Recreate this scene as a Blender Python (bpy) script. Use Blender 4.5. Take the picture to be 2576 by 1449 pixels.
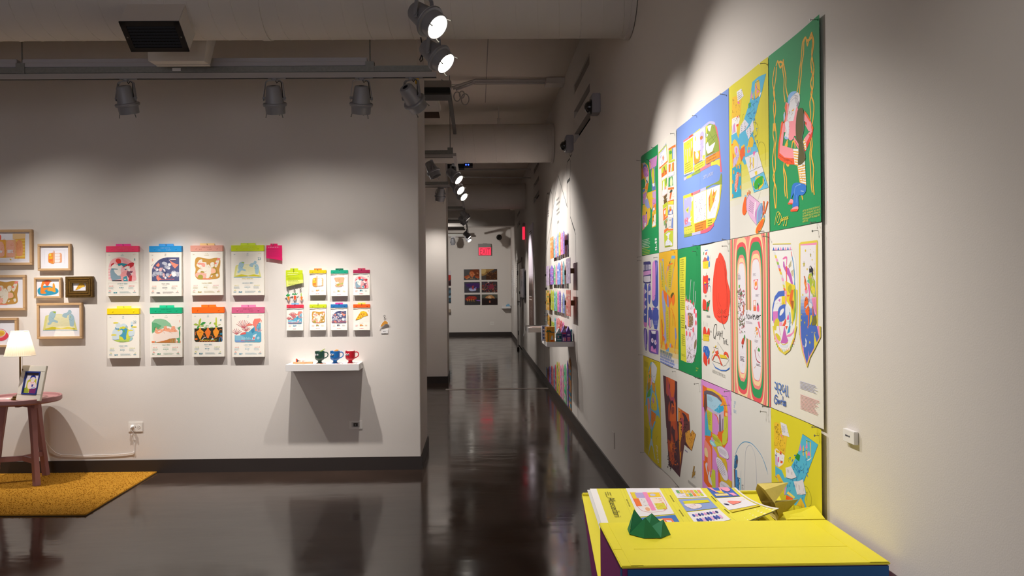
import bpy, bmesh, math, random
from mathutils import Vector, Matrix
random.seed(7)
for o in list(bpy.data.objects):
    bpy.data.objects.remove(o)
SC = bpy.context.scene
COL = SC.collection
V = Vector
PI = math.pi

# ---------------------------------------------------------------- camera, world, exposure
F, PX, PY = 1960.0, 1230.0, 722.0            # focal length and principal point in px of the 2576 x 1449 photo
YAW, ROLL, CAMZ = 0.0148, 0.0095, 1.46
fw = V((math.sin(YAW), math.cos(YAW), 0)); r0 = V((math.cos(YAW), -math.sin(YAW), 0)); up0 = V((0, 0, 1))
RI = r0*math.cos(ROLL) - up0*math.sin(ROLL)
UP = r0*math.sin(ROLL) + up0*math.cos(ROLL)
CAM = V((0, 0, CAMZ))
cd = bpy.data.cameras.new('camera'); co = bpy.data.objects.new('camera', cd); COL.objects.link(co)
M = Matrix((RI, UP, -fw)).transposed().to_4x4(); M.translation = CAM; co.matrix_world = M
cd.sensor_fit = 'HORIZONTAL'; cd.sensor_width = 36.0; cd.lens = 36.0*F/2576
cd.shift_x = 0.5 - PX/2576; cd.shift_y = (PY - 724.5)/2576
cd.clip_start = 0.05
SC.camera = co
W = bpy.data.worlds.new('world'); SC.world = W; W.use_nodes = True
W.node_tree.nodes['Background'].inputs[0].default_value = (0.91, 0.88, 0.97, 1)
W.node_tree.nodes['Background'].inputs[1].default_value = .9
SC.view_settings.view_transform = 'Standard'; SC.view_settings.look = 'None'
SC.view_settings.exposure = 0.0; SC.view_settings.gamma = 1.0; SC.view_settings.use_curve_mapping = False
SC.cycles.use_denoising = True
SC.cycles.max_bounces = 8; SC.cycles.diffuse_bounces = 5
SC.cycles.sample_clamp_indirect = 4.0
SPOT_W = 60.0                                 # power of one gallery spot

def ray(x, y): return fw + RI*((x-PX)/F) + UP*(-(y-PY)/F)
def onx(x, y, X):
    d = ray(x, y); return CAM + d*(X/d.x)
def ony(x, y, Y):
    d = ray(x, y); return CAM + d*(Y/d.y)
def onz(x, y, Z):
    d = ray(x, y); return CAM + d*((Z-CAMZ)/d.z)

WX = 1.01        # right wall
WF = 6.27        # front of the left partition
PXE = -0.468     # corridor edge of both partitions
CEIL = 3.83

# ---------------------------------------------------------------- materials
def lin(h):
    h = h.lstrip('#')
    return tuple(((c/12.92) if c <= .04045 else ((c+.055)/1.055)**2.4) for c in (int(h[i:i+2], 16)/255 for i in (0, 2, 4)))
MATS = {}
def mat(name, hexc='cccccc', rough=.6, metal=0., var=.06, scale=8., bump=0., bscale=200., spec=.5, emit=0., coat=0.):
    if name in MATS: return MATS[name]
    m = bpy.data.materials.new(name); m.use_nodes = True; nt = m.node_tree; N = nt.nodes; L = nt.links
    b = N['Principled BSDF']; c = lin(hexc)
    tc = N.new('ShaderNodeTexCoord'); nz = N.new('ShaderNodeTexNoise'); nz.inputs['Scale'].default_value = scale; nz.inputs['Detail'].default_value = 4
    L.new(tc.outputs['Object'], nz.inputs['Vector'])
    mx = N.new('ShaderNodeMix'); mx.data_type = 'RGBA'
    mx.inputs[6].default_value = (*[x*(1-var) for x in c], 1); mx.inputs[7].default_value = (*[min(1, x*(1+var)) for x in c], 1)
    L.new(nz.outputs[0], mx.inputs[0]); L.new(mx.outputs[2], b.inputs['Base Color'])
    b.inputs['Roughness'].default_value = rough; b.inputs['Metallic'].default_value = metal; b.inputs['Specular IOR Level'].default_value = spec
    b.inputs['Coat Weight'].default_value = coat
    if emit:
        b.inputs['Emission Color'].default_value = (*c, 1); b.inputs['Emission Strength'].default_value = emit
    if bump:
        n2 = N.new('ShaderNodeTexNoise'); n2.inputs['Scale'].default_value = bscale; n2.inputs['Detail'].default_value = 3
        L.new(tc.outputs['Object'], n2.inputs['Vector'])
        bp = N.new('ShaderNodeBump'); bp.inputs['Strength'].default_value = bump; bp.inputs['Distance'].default_value = .002
        L.new(n2.outputs[0], bp.inputs['Height']); L.new(bp.outputs[0], b.inputs['Normal'])
    MATS[name] = m; return m
def ink():
    if 'ink' in MATS: return MATS['ink']
    m = bpy.data.materials.new('printed_ink'); m.use_nodes = True; nt = m.node_tree
    b = nt.nodes['Principled BSDF']; a = nt.nodes.new('ShaderNodeAttribute'); a.attribute_name = 'ink'
    nz = nt.nodes.new('ShaderNodeTexNoise'); nz.inputs['Scale'].default_value = 900
    tc = nt.nodes.new('ShaderNodeTexCoord'); nt.links.new(tc.outputs['Object'], nz.inputs['Vector'])
    mr = nt.nodes.new('ShaderNodeMapRange'); mr.inputs[3].default_value = .9; mr.inputs[4].default_value = .9
    nt.links.new(nz.outputs[0], mr.inputs[0])
    mu = nt.nodes.new('ShaderNodeVectorMath'); mu.operation = 'SCALE'
    nt.links.new(a.outputs['Color'], mu.inputs[0]); nt.links.new(mr.outputs[0], mu.inputs['Scale'])
    nt.links.new(mu.outputs[0], b.inputs['Base Color'])
    b.inputs['Roughness'].default_value = .75; b.inputs['Specular IOR Level'].default_value = .25
    MATS['ink'] = m; return m
WALL = mat('white_wall_paint', 'd9d2cb', .82, var=.012, scale=1.5, bump=.16, bscale=260, spec=.3)
CEILM = mat('ceiling_paint', 'd2c6b8', .85, var=.05, scale=2.)
BASE = mat('dark_baseboard', '2b221d', .45, var=.15, scale=3)
WHITE = mat('white_satin', 'e4e1df', .55, var=.01)
GALV = mat('galvanised_steel', '83837e', .5, .6, var=.25, scale=60)
TRACKM = mat('track_white', 'aaa4a0', .6, var=.02)
LAMPM = mat('lamp_grey_paint', '8f8f93', .45, .2, var=.05)
BLACK = mat('matte_black', '151515', .6, var=.1)
DUCTM = mat('duct_paint', 'd0c9c1', .75, var=.04, scale=3, bump=.1, bscale=40)

# ---------------------------------------------------------------- objects
ORG = {}
def tag(o, label=None, cat=None, group=None, kind=None):
    for k, v in (('label', label), ('category', cat), ('group', group), ('kind', kind)):
        if v: o[k] = v
    return o
def thing(name, label, cat, loc, group=None):
    o = bpy.data.objects.new(name, None); COL.objects.link(o); o.location = loc; o.empty_display_size = .05
    ORG[o.name] = V(loc); return tag(o, label, cat, group)
class MB:
    def __init__(s): s.v = []; s.f = []
    def add(s, vs, fs):
        n = len(s.v); s.v += [V(p) for p in vs]; s.f += [tuple(i+n for i in f) for f in fs]; return s
    def box(s, a, b):
        x0, y0, z0 = a; x1, y1, z1 = b
        return s.add([(x0,y0,z0),(x1,y0,z0),(x1,y1,z0),(x0,y1,z0),(x0,y0,z1),(x1,y0,z1),(x1,y1,z1),(x0,y1,z1)],
                     [(0,3,2,1),(4,5,6,7),(0,1,5,4),(1,2,6,5),(2,3,7,6),(3,0,4,7)])
    def obox(s, c, ex, ey, ez):               # oriented box, half-extent vectors
        c, ex, ey, ez = V(c), V(ex), V(ey), V(ez)
        p = [c+ex*i+ey*j+ez*k for k in (-1,1) for (i,j) in ((-1,-1),(1,-1),(1,1),(-1,1))]
        return s.add(p, [(0,3,2,1),(4,5,6,7),(0,1,5,4),(1,2,6,5),(2,3,7,6),(3,0,4,7)])
    def lathe(s, o, d, prof, n=20, caps=True):  # prof: (distance along d, radius)
        o, d = V(o), V(d).normalized(); a = d.orthogonal().normalized(); b = d.cross(a)
        vs = [o+d*t+(a*math.cos(2*PI*k/n)+b*math.sin(2*PI*k/n))*r for t, r in prof for k in range(n)]
        fs = [(i*n+k, i*n+(k+1)%n, (i+1)*n+(k+1)%n, (i+1)*n+k) for i in range(len(prof)-1) for k in range(n)]
        if caps: fs += [tuple(range(n))[::-1], tuple(range((len(prof)-1)*n, len(prof)*n))]
        return s.add(vs, fs)
    def cyl(s, p, q, r, r2=None, n=12):
        p, q = V(p), V(q); return s.lathe(p, q-p, [(0, r), ((q-p).length, r if r2 is None else r2)], n)
    def tube(s, path, r, n=6):
        path = [V(p) for p in path]; vs = []; a = None
        for i, p in enumerate(path):
            d = (path[min(i+1, len(path)-1)]-path[max(i-1, 0)]).normalized()
            a = d.orthogonal().normalized() if a is None else (a-d*a.dot(d)).normalized()
            b = d.cross(a); vs += [p+(a*math.cos(2*PI*k/n)+b*math.sin(2*PI*k/n))*r for k in range(n)]
        m = len(path)
        fs = [(i*n+k, i*n+(k+1)%n, (i+1)*n+(k+1)%n, (i+1)*n+k) for i in range(m-1) for k in range(n)]
        return s.add(vs, fs+[tuple(range(n))[::-1], tuple(range((m-1)*n, m*n))])
    def prism(s, poly, ext):                  # planar 3D polygon extruded by a vector
        n = len(poly); p = [V(q) for q in poly]; e = V(ext)
        return s.add(p+[q+e for q in p], [tuple(range(n))[::-1], tuple(range(n, 2*n))]+[(i, (i+1)%n, n+(i+1)%n, n+i) for i in range(n)])
    def build(s, name, m, parent=None, smooth=False, bevel=0., loc=None, mats=None):
        if parent is not None: org = ORG[parent.name]
        elif loc is not None: org = V(loc)
        else:
            xs = [p.x for p in s.v]; ys = [p.y for p in s.v]; zs = [p.z for p in s.v]
            org = V(((min(xs)+max(xs))/2, (min(ys)+max(ys))/2, min(zs)))
        me = bpy.data.meshes.new(name); me.from_pydata([tuple(p-org) for p in s.v], [], s.f)
        bm = bmesh.new(); bm.from_mesh(me); bmesh.ops.recalc_face_normals(bm, faces=bm.faces); 
        if bevel: bmesh.ops.bevel(bm, geom=list(bm.edges), offset=bevel, segments=2, affect='EDGES', clamp_overlap=True)
        bm.to_mesh(me); bm.free()
        me.materials.append(m)
        if smooth:
            me.polygons.foreach_set('use_smooth', [True]*len(me.polygons))
            try: me.set_sharp_from_angle(angle=math.radians(38))
            except Exception: pass
        o = bpy.data.objects.new(name, me); COL.objects.link(o)
        if parent is not None: o.parent = parent
        else: o.location = org
        ORG[o.name] = org; return o
def struct(name, mb, m, **k): return tag(mb.build(name, m, **k), kind='structure')
def one(name, mb, m, label, cat, group=None, **k): return tag(mb.build(name, m, **k), label, cat, group)

# ---------------------------------------------------------------- flat print on sheets
def nums(s): 
    a = [float(t) for t in s.replace(',', ' ').split()]; return list(zip(a[0::2], a[1::2]))
def smooth_pts(p, closed=True, n=5):
    m = len(p); out = []
    for i in range(m if closed else m-1):
        g = (lambda j: p[j % m]) if closed else (lambda j: p[max(0, min(m-1, j))])
        a, b, c, d = g(i-1), g(i), g(i+1), g(i+2)
        for k in range(n):
            t = k/n
            out.append(tuple(.5*(2*b[q]+(c[q]-a[q])*t+(2*a[q]-5*b[q]+4*c[q]-d[q])*t*t+(3*b[q]-a[q]-3*c[q]+d[q])*t**3) for q in (0, 1)))
    if not closed: out.append(p[-1])
    return out
TXT = {}
def glyphs(s):
    if s in TXT: return TXT[s]
    cu = bpy.data.curves.new('tmp', 'FONT'); cu.body = s; cu.size = 1; cu.resolution_u = 2
    ob = bpy.data.objects.new('tmp', cu); COL.objects.link(ob)
    dg = bpy.context.evaluated_depsgraph_get(); me = bpy.data.meshes.new_from_object(ob.evaluated_get(dg))
    vs = [(v.co.x, v.co.y) for v in me.vertices]; fs = [tuple(p.vertices) for p in me.polygons]
    bpy.data.objects.remove(ob); bpy.data.meshes.remove(me); bpy.data.curves.remove(cu)
    w = max([v[0] for v in vs] or [0]); TXT[s] = (vs, fs, w); return TXT[s]
class Print:
    """flat coloured shapes in sheet coordinates (u right, v up, metres); px() turns a photo reading into sheet coordinates"""
    def __init__(s, px=None, sx=1.0): s.items = []; s.pxf = px; s.o = (0, 0, 1); s.sx = sx
    def at(s, ox, oy, k): s.o = (ox, oy, k); return s
    def uv(s, p):
        q = (s.o[0]+p[0]/s.o[2], s.o[1]+p[1]/s.o[2]); return s.pxf(*q) if s.pxf else q
    def raw(s, pts, h): s.items.append((pts, [tuple(range(len(pts)))], lin(h))); return s
    def f(s, h, pts, sm=0):
        p = nums(pts) if isinstance(pts, str) else pts
        if sm: p = smooth_pts(p)
        return s.raw([s.uv(q) for q in p], h)
    def e(s, h, cx, cy, rx, ry, a=0, n=18):
        ca, sa = math.cos(a), math.sin(a)
        return s.raw([s.uv((cx+rx*math.cos(t)*ca-ry*math.sin(t)*sa, cy+rx*math.cos(t)*sa+ry*math.sin(t)*ca)) for t in [2*PI*k/n for k in range(n)]], h)
    def r(s, h, x0, y0, x1, y1): return s.f(h, [(x0, y0), (x1, y0), (x1, y1), (x0, y1)])
    def l(s, h, w, pts, sm=1, closed=False):
        p = nums(pts) if isinstance(pts, str) else pts
        if sm and len(p) > 2: p = smooth_pts(p, closed, 4)
        elif closed: p = p+[p[0]]
        q = [V(s.uv(t)).to_2d() if False else V((*s.uv(t),)) for t in p]; w = w/2000.0
        vs = []
        for i, c in enumerate(q):
            d = q[min(i+1, len(q)-1)]-q[max(0, i-1)]
            d = d.normalized() if d.length > 1e-9 else V((1, 0)); nn = V((-d.y, d.x))*w
            vs += [tuple(c+nn), tuple(c-nn)]
        s.items.append((vs, [(2*i, 2*i+1, 2*i+3, 2*i+2) for i in range(len(q)-1)], lin(h))); return s
    def t(s, txt, x, y, hmm, h, c=0, wx=1.0, ang=0.0):  # baseline start (or centre, c=1) at x,y; cap height in mm
        vs, fs, w = glyphs(txt)
        if not vs: return s
        k = hmm/1000/.7; o = s.uv((x, y)); dx = -w*k*wx/2 if c else 0; ca, sa = math.cos(ang), math.sin(ang)
        pp = [(dx+a*k*wx, b*k) for a, b in vs]
        s.items.append(([(o[0]+a*ca-b*sa, o[1]+a*sa+b*ca) for a, b in pp], fs, lin(h))); return s
    def g(s, h, x0, y0, x1, y1, rows, fill=.5, rnd=None):  # illegible small writing: rows of short strokes between two px corners
        a, b = s.uv((x0, y0)), s.uv((x1, y1)); R = rnd or random; vs = []; fs = []
        for i in range(rows):
            v1 = a[1]+(b[1]-a[1])*i/rows; v0 = v1+(b[1]-a[1])/rows*fill; u = a[0]; end = b[0]-(b[0]-a[0])*R.random()*.3
            hh = abs(v1-v0)
            while u < end:
                w = min(hh*R.uniform(1.2, 4), end-u+1e-4); n = len(vs)
                vs += [(u, v0), (u+w, v0), (u+w, v1), (u, v1)]; fs.append((n, n+1, n+2, n+3)); u += w+hh*.7
        s.items.append((vs, fs, lin(h))); return s
    def scrib(s, h, w, x0, y0, x1, y1, n, seed=1):          # loose pen marks in a px box
        R = random.Random(seed); vs = []; fs = []
        for i in range(n):
            x, y = R.uniform(x0, x1), R.uniform(y0, y1); L = (abs(x1-x0)+abs(y1-y0))*.065; sx = s.sx
            s.l(h, w, [(x, y), (x+R.uniform(-L, L)*sx, y+R.uniform(-L, L)), (x+R.uniform(-L, L)*sx, y+R.uniform(-L, L))])
            a, b, c = s.items.pop(); fs += [tuple(q+len(vs) for q in f) for f in b]; vs += a
        s.items.append((vs, fs, lin(h))); return s
    def build(s, name, parent, fmap, base=.0003, eps=1e-5, cu=(), cv=(), clip=None):
        if not s.items: return None
        bm = bmesh.new(); lay = bm.faces.layers.float_color.new('ink')
        for k, (vs, fs, c) in enumerate(s.items):
            q = [bm.verts.new((p[0], p[1], base+eps*k)) for p in vs]
            for f in fs:
                try: bm.faces.new([q[i] for i in f])[lay] = (*c, 1)
                except ValueError: pass
        def cut(co, no, clear=False): bmesh.ops.bisect_plane(bm, geom=bm.verts[:]+bm.edges[:]+bm.faces[:], plane_co=co, plane_no=no, clear_outer=clear)
        if clip:
            u0, v0, u1, v1 = clip
            cut((u0, 0, 0), (-1, 0, 0), True); cut((u1, 0, 0), (1, 0, 0), True); cut((0, v0, 0), (0, -1, 0), True); cut((0, v1, 0), (0, 1, 0), True)
        for u in cu: cut((u, 0, 0), (1, 0, 0))
        for v in cv: cut((0, v, 0), (0, 1, 0))
        bmesh.ops.triangulate(bm, faces=bm.faces)
        bmesh.ops.recalc_face_normals(bm, faces=bm.faces)
        org = ORG[parent.name]
        for v in bm.verts: v.co = fmap(v.co.x, v.co.y, v.co.z) - org
        me = bpy.data.meshes.new(name); bm.to_mesh(me); bm.free(); me.materials.append(ink())
        o = bpy.data.objects.new(name, me); COL.objects.link(o); o.parent = parent; ORG[o.name] = org; return o
# ---------------------------------------------------------------- room shell
def floor_mat():
    m = bpy.data.materials.new('polished_concrete'); m.use_nodes = True; nt = m.node_tree; N = nt.nodes; L = nt.links; b = N['Principled BSDF']
    tc = N.new('ShaderNodeTexCoord')
    n1 = N.new('ShaderNodeTexNoise'); n1.inputs['Scale'].default_value = 1.3; n1.inputs['Detail'].default_value = 7; n1.inputs['Roughness'].default_value = .62
    L.new(tc.outputs['Object'], n1.inputs['Vector'])
    cr = N.new('ShaderNodeValToRGB'); e = cr.color_ramp.elements
    e[0].position = .3; e[0].color = (*lin('281e18'), 1); e[1].position = .72; e[1].color = (*lin('41322a'), 1)
    L.new(n1.outputs[0], cr.inputs[0]); L.new(cr.outputs[0], b.inputs['Base Color'])
    n3 = N.new('ShaderNodeTexNoise'); n3.inputs['Scale'].default_value = 4; n3.inputs['Detail'].default_value = 5; L.new(tc.outputs['Object'], n3.inputs['Vector'])
    mr = N.new('ShaderNodeMapRange'); mr.inputs[1].default_value = .3; mr.inputs[2].default_value = .7; mr.inputs[3].default_value = .08; mr.inputs[4].default_value = .17
    L.new(n3.outputs[0], mr.inputs[0]); L.new(mr.outputs[0], b.inputs['Roughness'])
    mp = N.new('ShaderNodeMapping'); mp.inputs['Scale'].default_value = (1.0, 2.6, 1); L.new(tc.outputs['Object'], mp.inputs[0])
    n2 = N.new('ShaderNodeTexNoise'); n2.inputs['Scale'].default_value = 1.6; n2.inputs['Detail'].default_value = 3; L.new(mp.outputs[0], n2.inputs['Vector'])
    bp = N.new('ShaderNodeBump'); bp.inputs['Strength'].default_value = .22; bp.inputs['Distance'].default_value = .01
    L.new(n2.outputs[0], bp.inputs['Height']); L.new(bp.outputs[0], b.inputs['Normal'])
    b.inputs['Specular IOR Level'].default_value = .62
    return m
XL, YB, YE = -7.0, -5.0, 23.45
struct('floor', MB().box((XL, YB, -.1), (WX+.2, YE+.1, 0)), floor_mat())
struct('ceiling', MB().box((XL, YB, CEIL), (WX+.2, YE+.1, CEIL+.1)), CEILM)
tape = mat('floor_joint_metal', 'a59b92', .4, .2, var=.08)
struct('trim_1', MB().box((PXE, 11.08, 0), (WX-.01, 11.2, .003)), tape)

def slit(y0, y1, z0, z1, d, m): return (y0, y1, z0, z1, d, m)
def px_slot(xl, xr, ytl, ybl):                       # far edge reading of a slot on the right wall
    a = onx(xl, ytl, WX); b = onx(xl, ybl, WX); c = onx(xr, 200, WX)
    return c.y, a.y, b.z, a.z
holes = [px_slot(1443.3, 1483.3, 216, 240)+(.012, 'vent_plate_grey'), px_slot(1443.8, 1483.5, 281, 299.5)+(.05, 'shaft_shade'), px_slot(1444.5, 1484, 338, 361)+(.05, 'shaft_shade')]
for (y0, y1, z0, z1, d, m) in list(holes): holes.append((12.55, 13.75, z0, z1, d, m))
for (y0, y1, z0, z1, d, m) in list(holes[:3]): holes.append((18.2, 19.4, z0, z1, d, m))
DY0, DY1, DZ = 17.45, 19.62, 2.12
holes.append((DY0, DY1, 0, DZ, .1, 'white_wall_paint'))
mat('vent_plate_grey', '8d867f', .7); mat('shaft_shade', '1b1917', .9)  # near-black colour stands in for the unlit depth of the wall slots
ys = sorted({YB, YE}|{h[0] for h in holes}|{h[1] for h in holes}); zs = sorted({0, CEIL}|{h[2] for h in holes}|{h[3] for h in holes})
mb = MB()
for i in range(len(ys)-1):
    for j in range(len(zs)-1):
        cy, cz = (ys[i]+ys[i+1])/2, (zs[j]+zs[j+1])/2
        if any(h[0] < cy < h[1] and h[2] < cz < h[3] for h in holes): continue
        mb.add([(WX, ys[i], zs[j]), (WX, ys[i+1], zs[j]), (WX, ys[i+1], zs[j+1]), (WX, ys[i], zs[j+1])], [(0, 1, 2, 3)])
for h in holes:
    y0, y1, z0, z1, d = h[:5]
    c = [(y0, z0), (y1, z0), (y1, z1), (y0, z1)]
    mb.add([(WX, *p) for p in c]+[(WX+d, *p) for p in c], [(i, (i+1) % 4, 4+(i+1) % 4, 4+i) for i in range(4)])
wr = mb.build('wall_right', WALL, loc=(WX, YB, 0)); tag(wr, kind='structure')
bm = bmesh.new(); bm.from_mesh(wr.data); bmesh.ops.remove_doubles(bm, verts=bm.verts, dist=1e-5); bm.to_mesh(wr.data); bm.free()
for h in holes[:9]:
    y0, y1, z0, z1, d, m = h
    if d > .02:
        c = [(y0, z0), (y1, z0), (y1, z1), (y0, z1)]
        MB().add([(WX+d, *p) for p in c]+[(WX+d+.45, *p) for p in c], [(i, (i+1) % 4, 4+(i+1) % 4, 4+i) for i in range(4)]+[(4, 5, 6, 7)]).build('vent_shaft', MATS[m], wr)
    else: MB().box((WX+d, y0-.02, z0-.02), (WX+d+.01, y1+.02, z1+.02)).build('vent_plate', MATS[m], wr)
MB().box((WX+.1, DY0-.02, 0), (WX+.11, DY1+.02, DZ+.02)).build('recess_back', WALL, wr)
struct('wall_far', MB().box((XL, YE, 0), (WX+.2, YE+.1, CEIL)), WALL)
struct('wall_left', MB().box((XL-.1, YB, 0), (XL, YE+.1, CEIL)), WALL)
struct('wall_front', MB().box((XL, WF, 0), (PXE, 7.12, CEIL)), WALL, bevel=.004)
struct('wall_middle', MB().box((XL, 11.88, 0), (PXE-.0, 12.65, CEIL)), WALL, bevel=.004)
BH = .105
struct('baseboard_right', MB().box((WX-.012, YB, 0), (WX, DY0, BH)), BASE)
struct('baseboard_right_far', MB().box((WX-.012, DY1, 0), (WX, YE, BH)), BASE)
struct('baseboard_far', MB().box((XL, YE-.012, 0), (WX, YE, BH)), BASE)
for nm, a, b in (('front', WF, 7.12), ('middle', 11.88, 12.65)):
    struct('baseboard_'+nm, MB().box((XL, a-.012, 0), (PXE+.012, b+.012, BH)), BASE)
struct('trim_2', MB().box((XL, 20.8, 3.09), (WX, 21.35, 3.5)), WALL)      # soffit across the far end
struct('ceiling_seams', MB().box((-1.7, 7.3, CEIL-.004), (-1.69, 20, CEIL)).box((.12, 4.2, CEIL-.003), (.128, 10, CEIL)).box((-.3, 9.1, CEIL-.003), (1.0, 9.108, CEIL)), mat('seam_line', '8c857d', .9))
# double door in the right wall
dm = mat('door_paint', 'cfc9c2', .5, var=.01); steel = mat('brushed_steel', '8a8781', .35, .85, var=.1, scale=30); hing = mat('hinge_steel', '4a4745', .4, .7)
for k, (y0, y1) in enumerate(((17.55, 18.53), (18.55, 19.52))):
    dd = tag(thing('door_%d' % (k+1), None, None, (WX+.02, y0, 0)), kind='structure')
    MB().box((WX+.015, y0, .01), (WX+.06, y1, 2.04)).build('door_leaf', dm, dd, bevel=.003)
    for z in (.25, 1.0, 1.75):
        MB().box((WX-.004, (y0-.03) if k == 0 else y1-.01, z), (WX+.016, (y0+.01) if k == 0 else y1+.03, z+.11)).build('hinge', hing, dd)
    if k == 1:
        MB().box((WX+.0, y0+.05, .98), (WX+.016, y0+.1, 1.2)).cyl((WX+.015, y0+.075, 1.1), (WX-.05, y0+.075, 1.1), .011).cyl((WX-.05, y0+.075, 1.1), (WX-.05, y0+.2, 1.1), .01).build('door_handle', steel, dd, smooth=True)
        MB().cyl((WX+.016, y0+.075, 1.32), (WX-.012, y0+.075, 1.32), .03, n=16).build('deadbolt', steel, dd, smooth=True)
fr = MB()
for y in (DY0, DY1-.1): fr.box((WX-.015, y, 0), (WX+.04, y+.1, DZ))
fr.box((WX-.015, DY0, DZ-.08), (WX+.04, DY1, DZ)); struct('trim_3', fr, WALL)
one('door_stop', MB().cyl((.93, 18.0, 0), (.93, 18.0, .03), .028).lathe((.93, 18.0, .03), (0, 0, 1), [(0, .028), (.02, .026), (.035, .012)], 14), mat('stop_rubber', '3b2f29', .6), 'small dark floor stop in front of the double door', 'door stop', smooth=True)

# ---------------------------------------------------------------- ducts, struts, tracks
def duct(y, z, r, label, x0=XL+.02, x1=WX-.005):
    t = thing('air_duct', label, 'duct', (x0, y, z), 'round white ducts under the ceiling')
    MB().lathe((x0, y, z), (1, 0, 0), [(0, r), (x1-x0, r)], 64).build('duct_body', DUCTM, t, smooth=True)
    path = []; n = int((x1-x0)/.135*24)
    for k in range(n): a = 2*PI*k/24; path.append((x0+.135*k/24, y+math.cos(a)*r, z+math.sin(a)*r))
    MB().tube(path, .004, 4).build('spiral_seam', DUCTM, t)
    MB().lathe((x1-.03, y, z), (1, 0, 0), [(0, r+.012), (.03, r+.012)], 48).build('wall_collar', DUCTM, t, smooth=True)
    for x in (x0+2.4, x0+5.6): MB().lathe((x, y, z), (1, 0, 0), [(0, r+.006), (.05, r+.006)], 48).build('joint_band', DUCTM, t, smooth=True)
    for x in (x0+1.2, x0+4.0, .3): MB().tube([(x, y-.0, CEIL), (x, y, z+r)], .006).box((x-.02, y-.02, z+r-.005), (x+.02, y+.02, z+r+.08)).build('hanger_rod', DUCTM, t)
    return t
DUCT1 = duct(5.05, 3.34, .26, 'big white spiral duct nearest the camera, carrying the black vent grille')
duct(10.22, 3.34, .25, 'second white spiral duct, crossing above the corridor before the lit drawing wall')
duct(16.2, 3.34, .26, 'farthest white spiral duct, deep in the corridor')
# vent boot with black grille on the near duct
n_ = V((0, -.6, -.8)); t_ = V((0, .8, -.6)); e_ = V((1, 0, 0)); c_ = V((-1.96, 4.80, 3.015))
t = thing('ceiling_vent', 'white vent boot with black louvred grille under the near duct', 'vent', c_)
MB().prism([c_-e_*.18-t_*.106, c_+e_*.18-t_*.106, c_+e_*.18+t_*.106, c_-e_*.18+t_*.106], -n_*.2).build('boot', DUCTM, t, bevel=.003)
g = MB(); B2 = c_+n_*.001
for a, b, hx, ht in ((0, -.092, .18, .016), (0, .092, .18, .016), (-.163, 0, .017, .106), (.163, 0, .017, .106)):
    g.obox(B2+e_*a+t_*b+n_*.004, e_*hx, t_*ht, n_*.005)
gm = mat('grille_black', '26262a', .45, .3); g.build('grille_frame', gm, t, bevel=.001)
MB().obox(B2-n_*.0, e_*.16, t_*.09, n_*.0015).build('grille_back', mat('vent_void', '0a0a0a', .9), t)
for k in range(7):
    MB().obox(B2+t_*(-.066+.022*k)+n_*.004, e_*.146, (t_*.006+n_*.003), (n_*.001)).build('louvre', gm, t)
f = MB()
for k in range(15): f.obox(B2+e_*(-.135+.0193*k)+n_*.0022, e_*.001, t_*.075, n_*.0012)
tag(f.build('fin', gm, t), kind='stuff')
for q in (1, -1): MB().cyl(B2+e_*.163*q, B2+e_*.163*q+n_*.011, .005).build('screw', GALV, t)
t = DUCT1
a, b = V((-2.17, 5.18, 2.985)), V((-1.80, 5.44, 3.2))
MB().add([(-2.17, 5.2, 2.98), (-1.80, 5.2, 2.98), (-1.80, 5.32, 2.985), (-2.17, 5.32, 2.985), (-2.15, 5.12, 3.22), (-1.74, 5.12, 3.22), (-1.74, 5.36, 3.3), (-2.15, 5.36, 3.3)],
         [(0, 3, 2, 1), (4, 5, 6, 7), (0, 1, 5, 4), (1, 2, 6, 5), (2, 3, 7, 6), (3, 0, 4, 7)]).build('boot_body', DUCTM, t, bevel=.003)
MB().box((-2.16, 5.3, 2.978), (-1.8, 5.325, 2.984)).build('boot_flange', DUCTM, t)

def strut_track(y, x0, x1, label, z=2.98, track=True, rods=()):
    t = thing('strut_rail', label, 'rail', (x1, y, z), 'galvanised rails across the ceiling')
    MB().box((x0, y-.02, z), (x1, y+.02, z+.041)).build('strut_channel', GALV, t, bevel=.003)
    if track:
        MB().box((x0, y-.018, z-.038), (x1+.03, y+.018, z-.002)).build('light_track', TRACKM, t)
        MB().box((x0, y-.008, z-.041), (x1+.03, y+.008, z-.038)).build('track_groove', BLACK, t)
    for x in rods:
        MB().cyl((x, y, z+.04), (x, y, CEIL), .005).build('hanger_rod', GALV, t)
        MB().box((x-.03, y-.026, z-.002), (x+.03, y+.026, z+.07)).build('rail_clamp', GALV, t)
    return t
TY = 5.42
xr = lambda x, y: (x-1201)/1960*y
strut_track(TY, XL+.05, xr(1092, TY), 'long galvanised rail in front of the calendar wall', 2.958, rods=(xr(71, TY), xr(937, TY), -5.6))
t = thing('strip_light', 'long pale strip light channel on top of the front rail', 'strip light', (xr(75, TY), TY, 3.0))
for a, b in ((76, 930), (-700, 62)):
    MB().box((xr(a, TY), TY-.022, 3.0), (xr(b, TY), TY+.03, 3.056)).build('channel', mat('strip_white', 'a9a6aa', .5), t, bevel=.003)
    MB().box((xr(a, TY), TY-.0235, 3.028), (xr(b, TY), TY-.021, 3.031)).build('lip', TRACKM, t)
one('rail_sticker', MB().box((xr(446, TY), TY-.0212, 2.968), (xr(467, TY), TY-.0202, 2.99)), WHITE, 'small white arrow sticker on the front rail', 'sticker')
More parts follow.
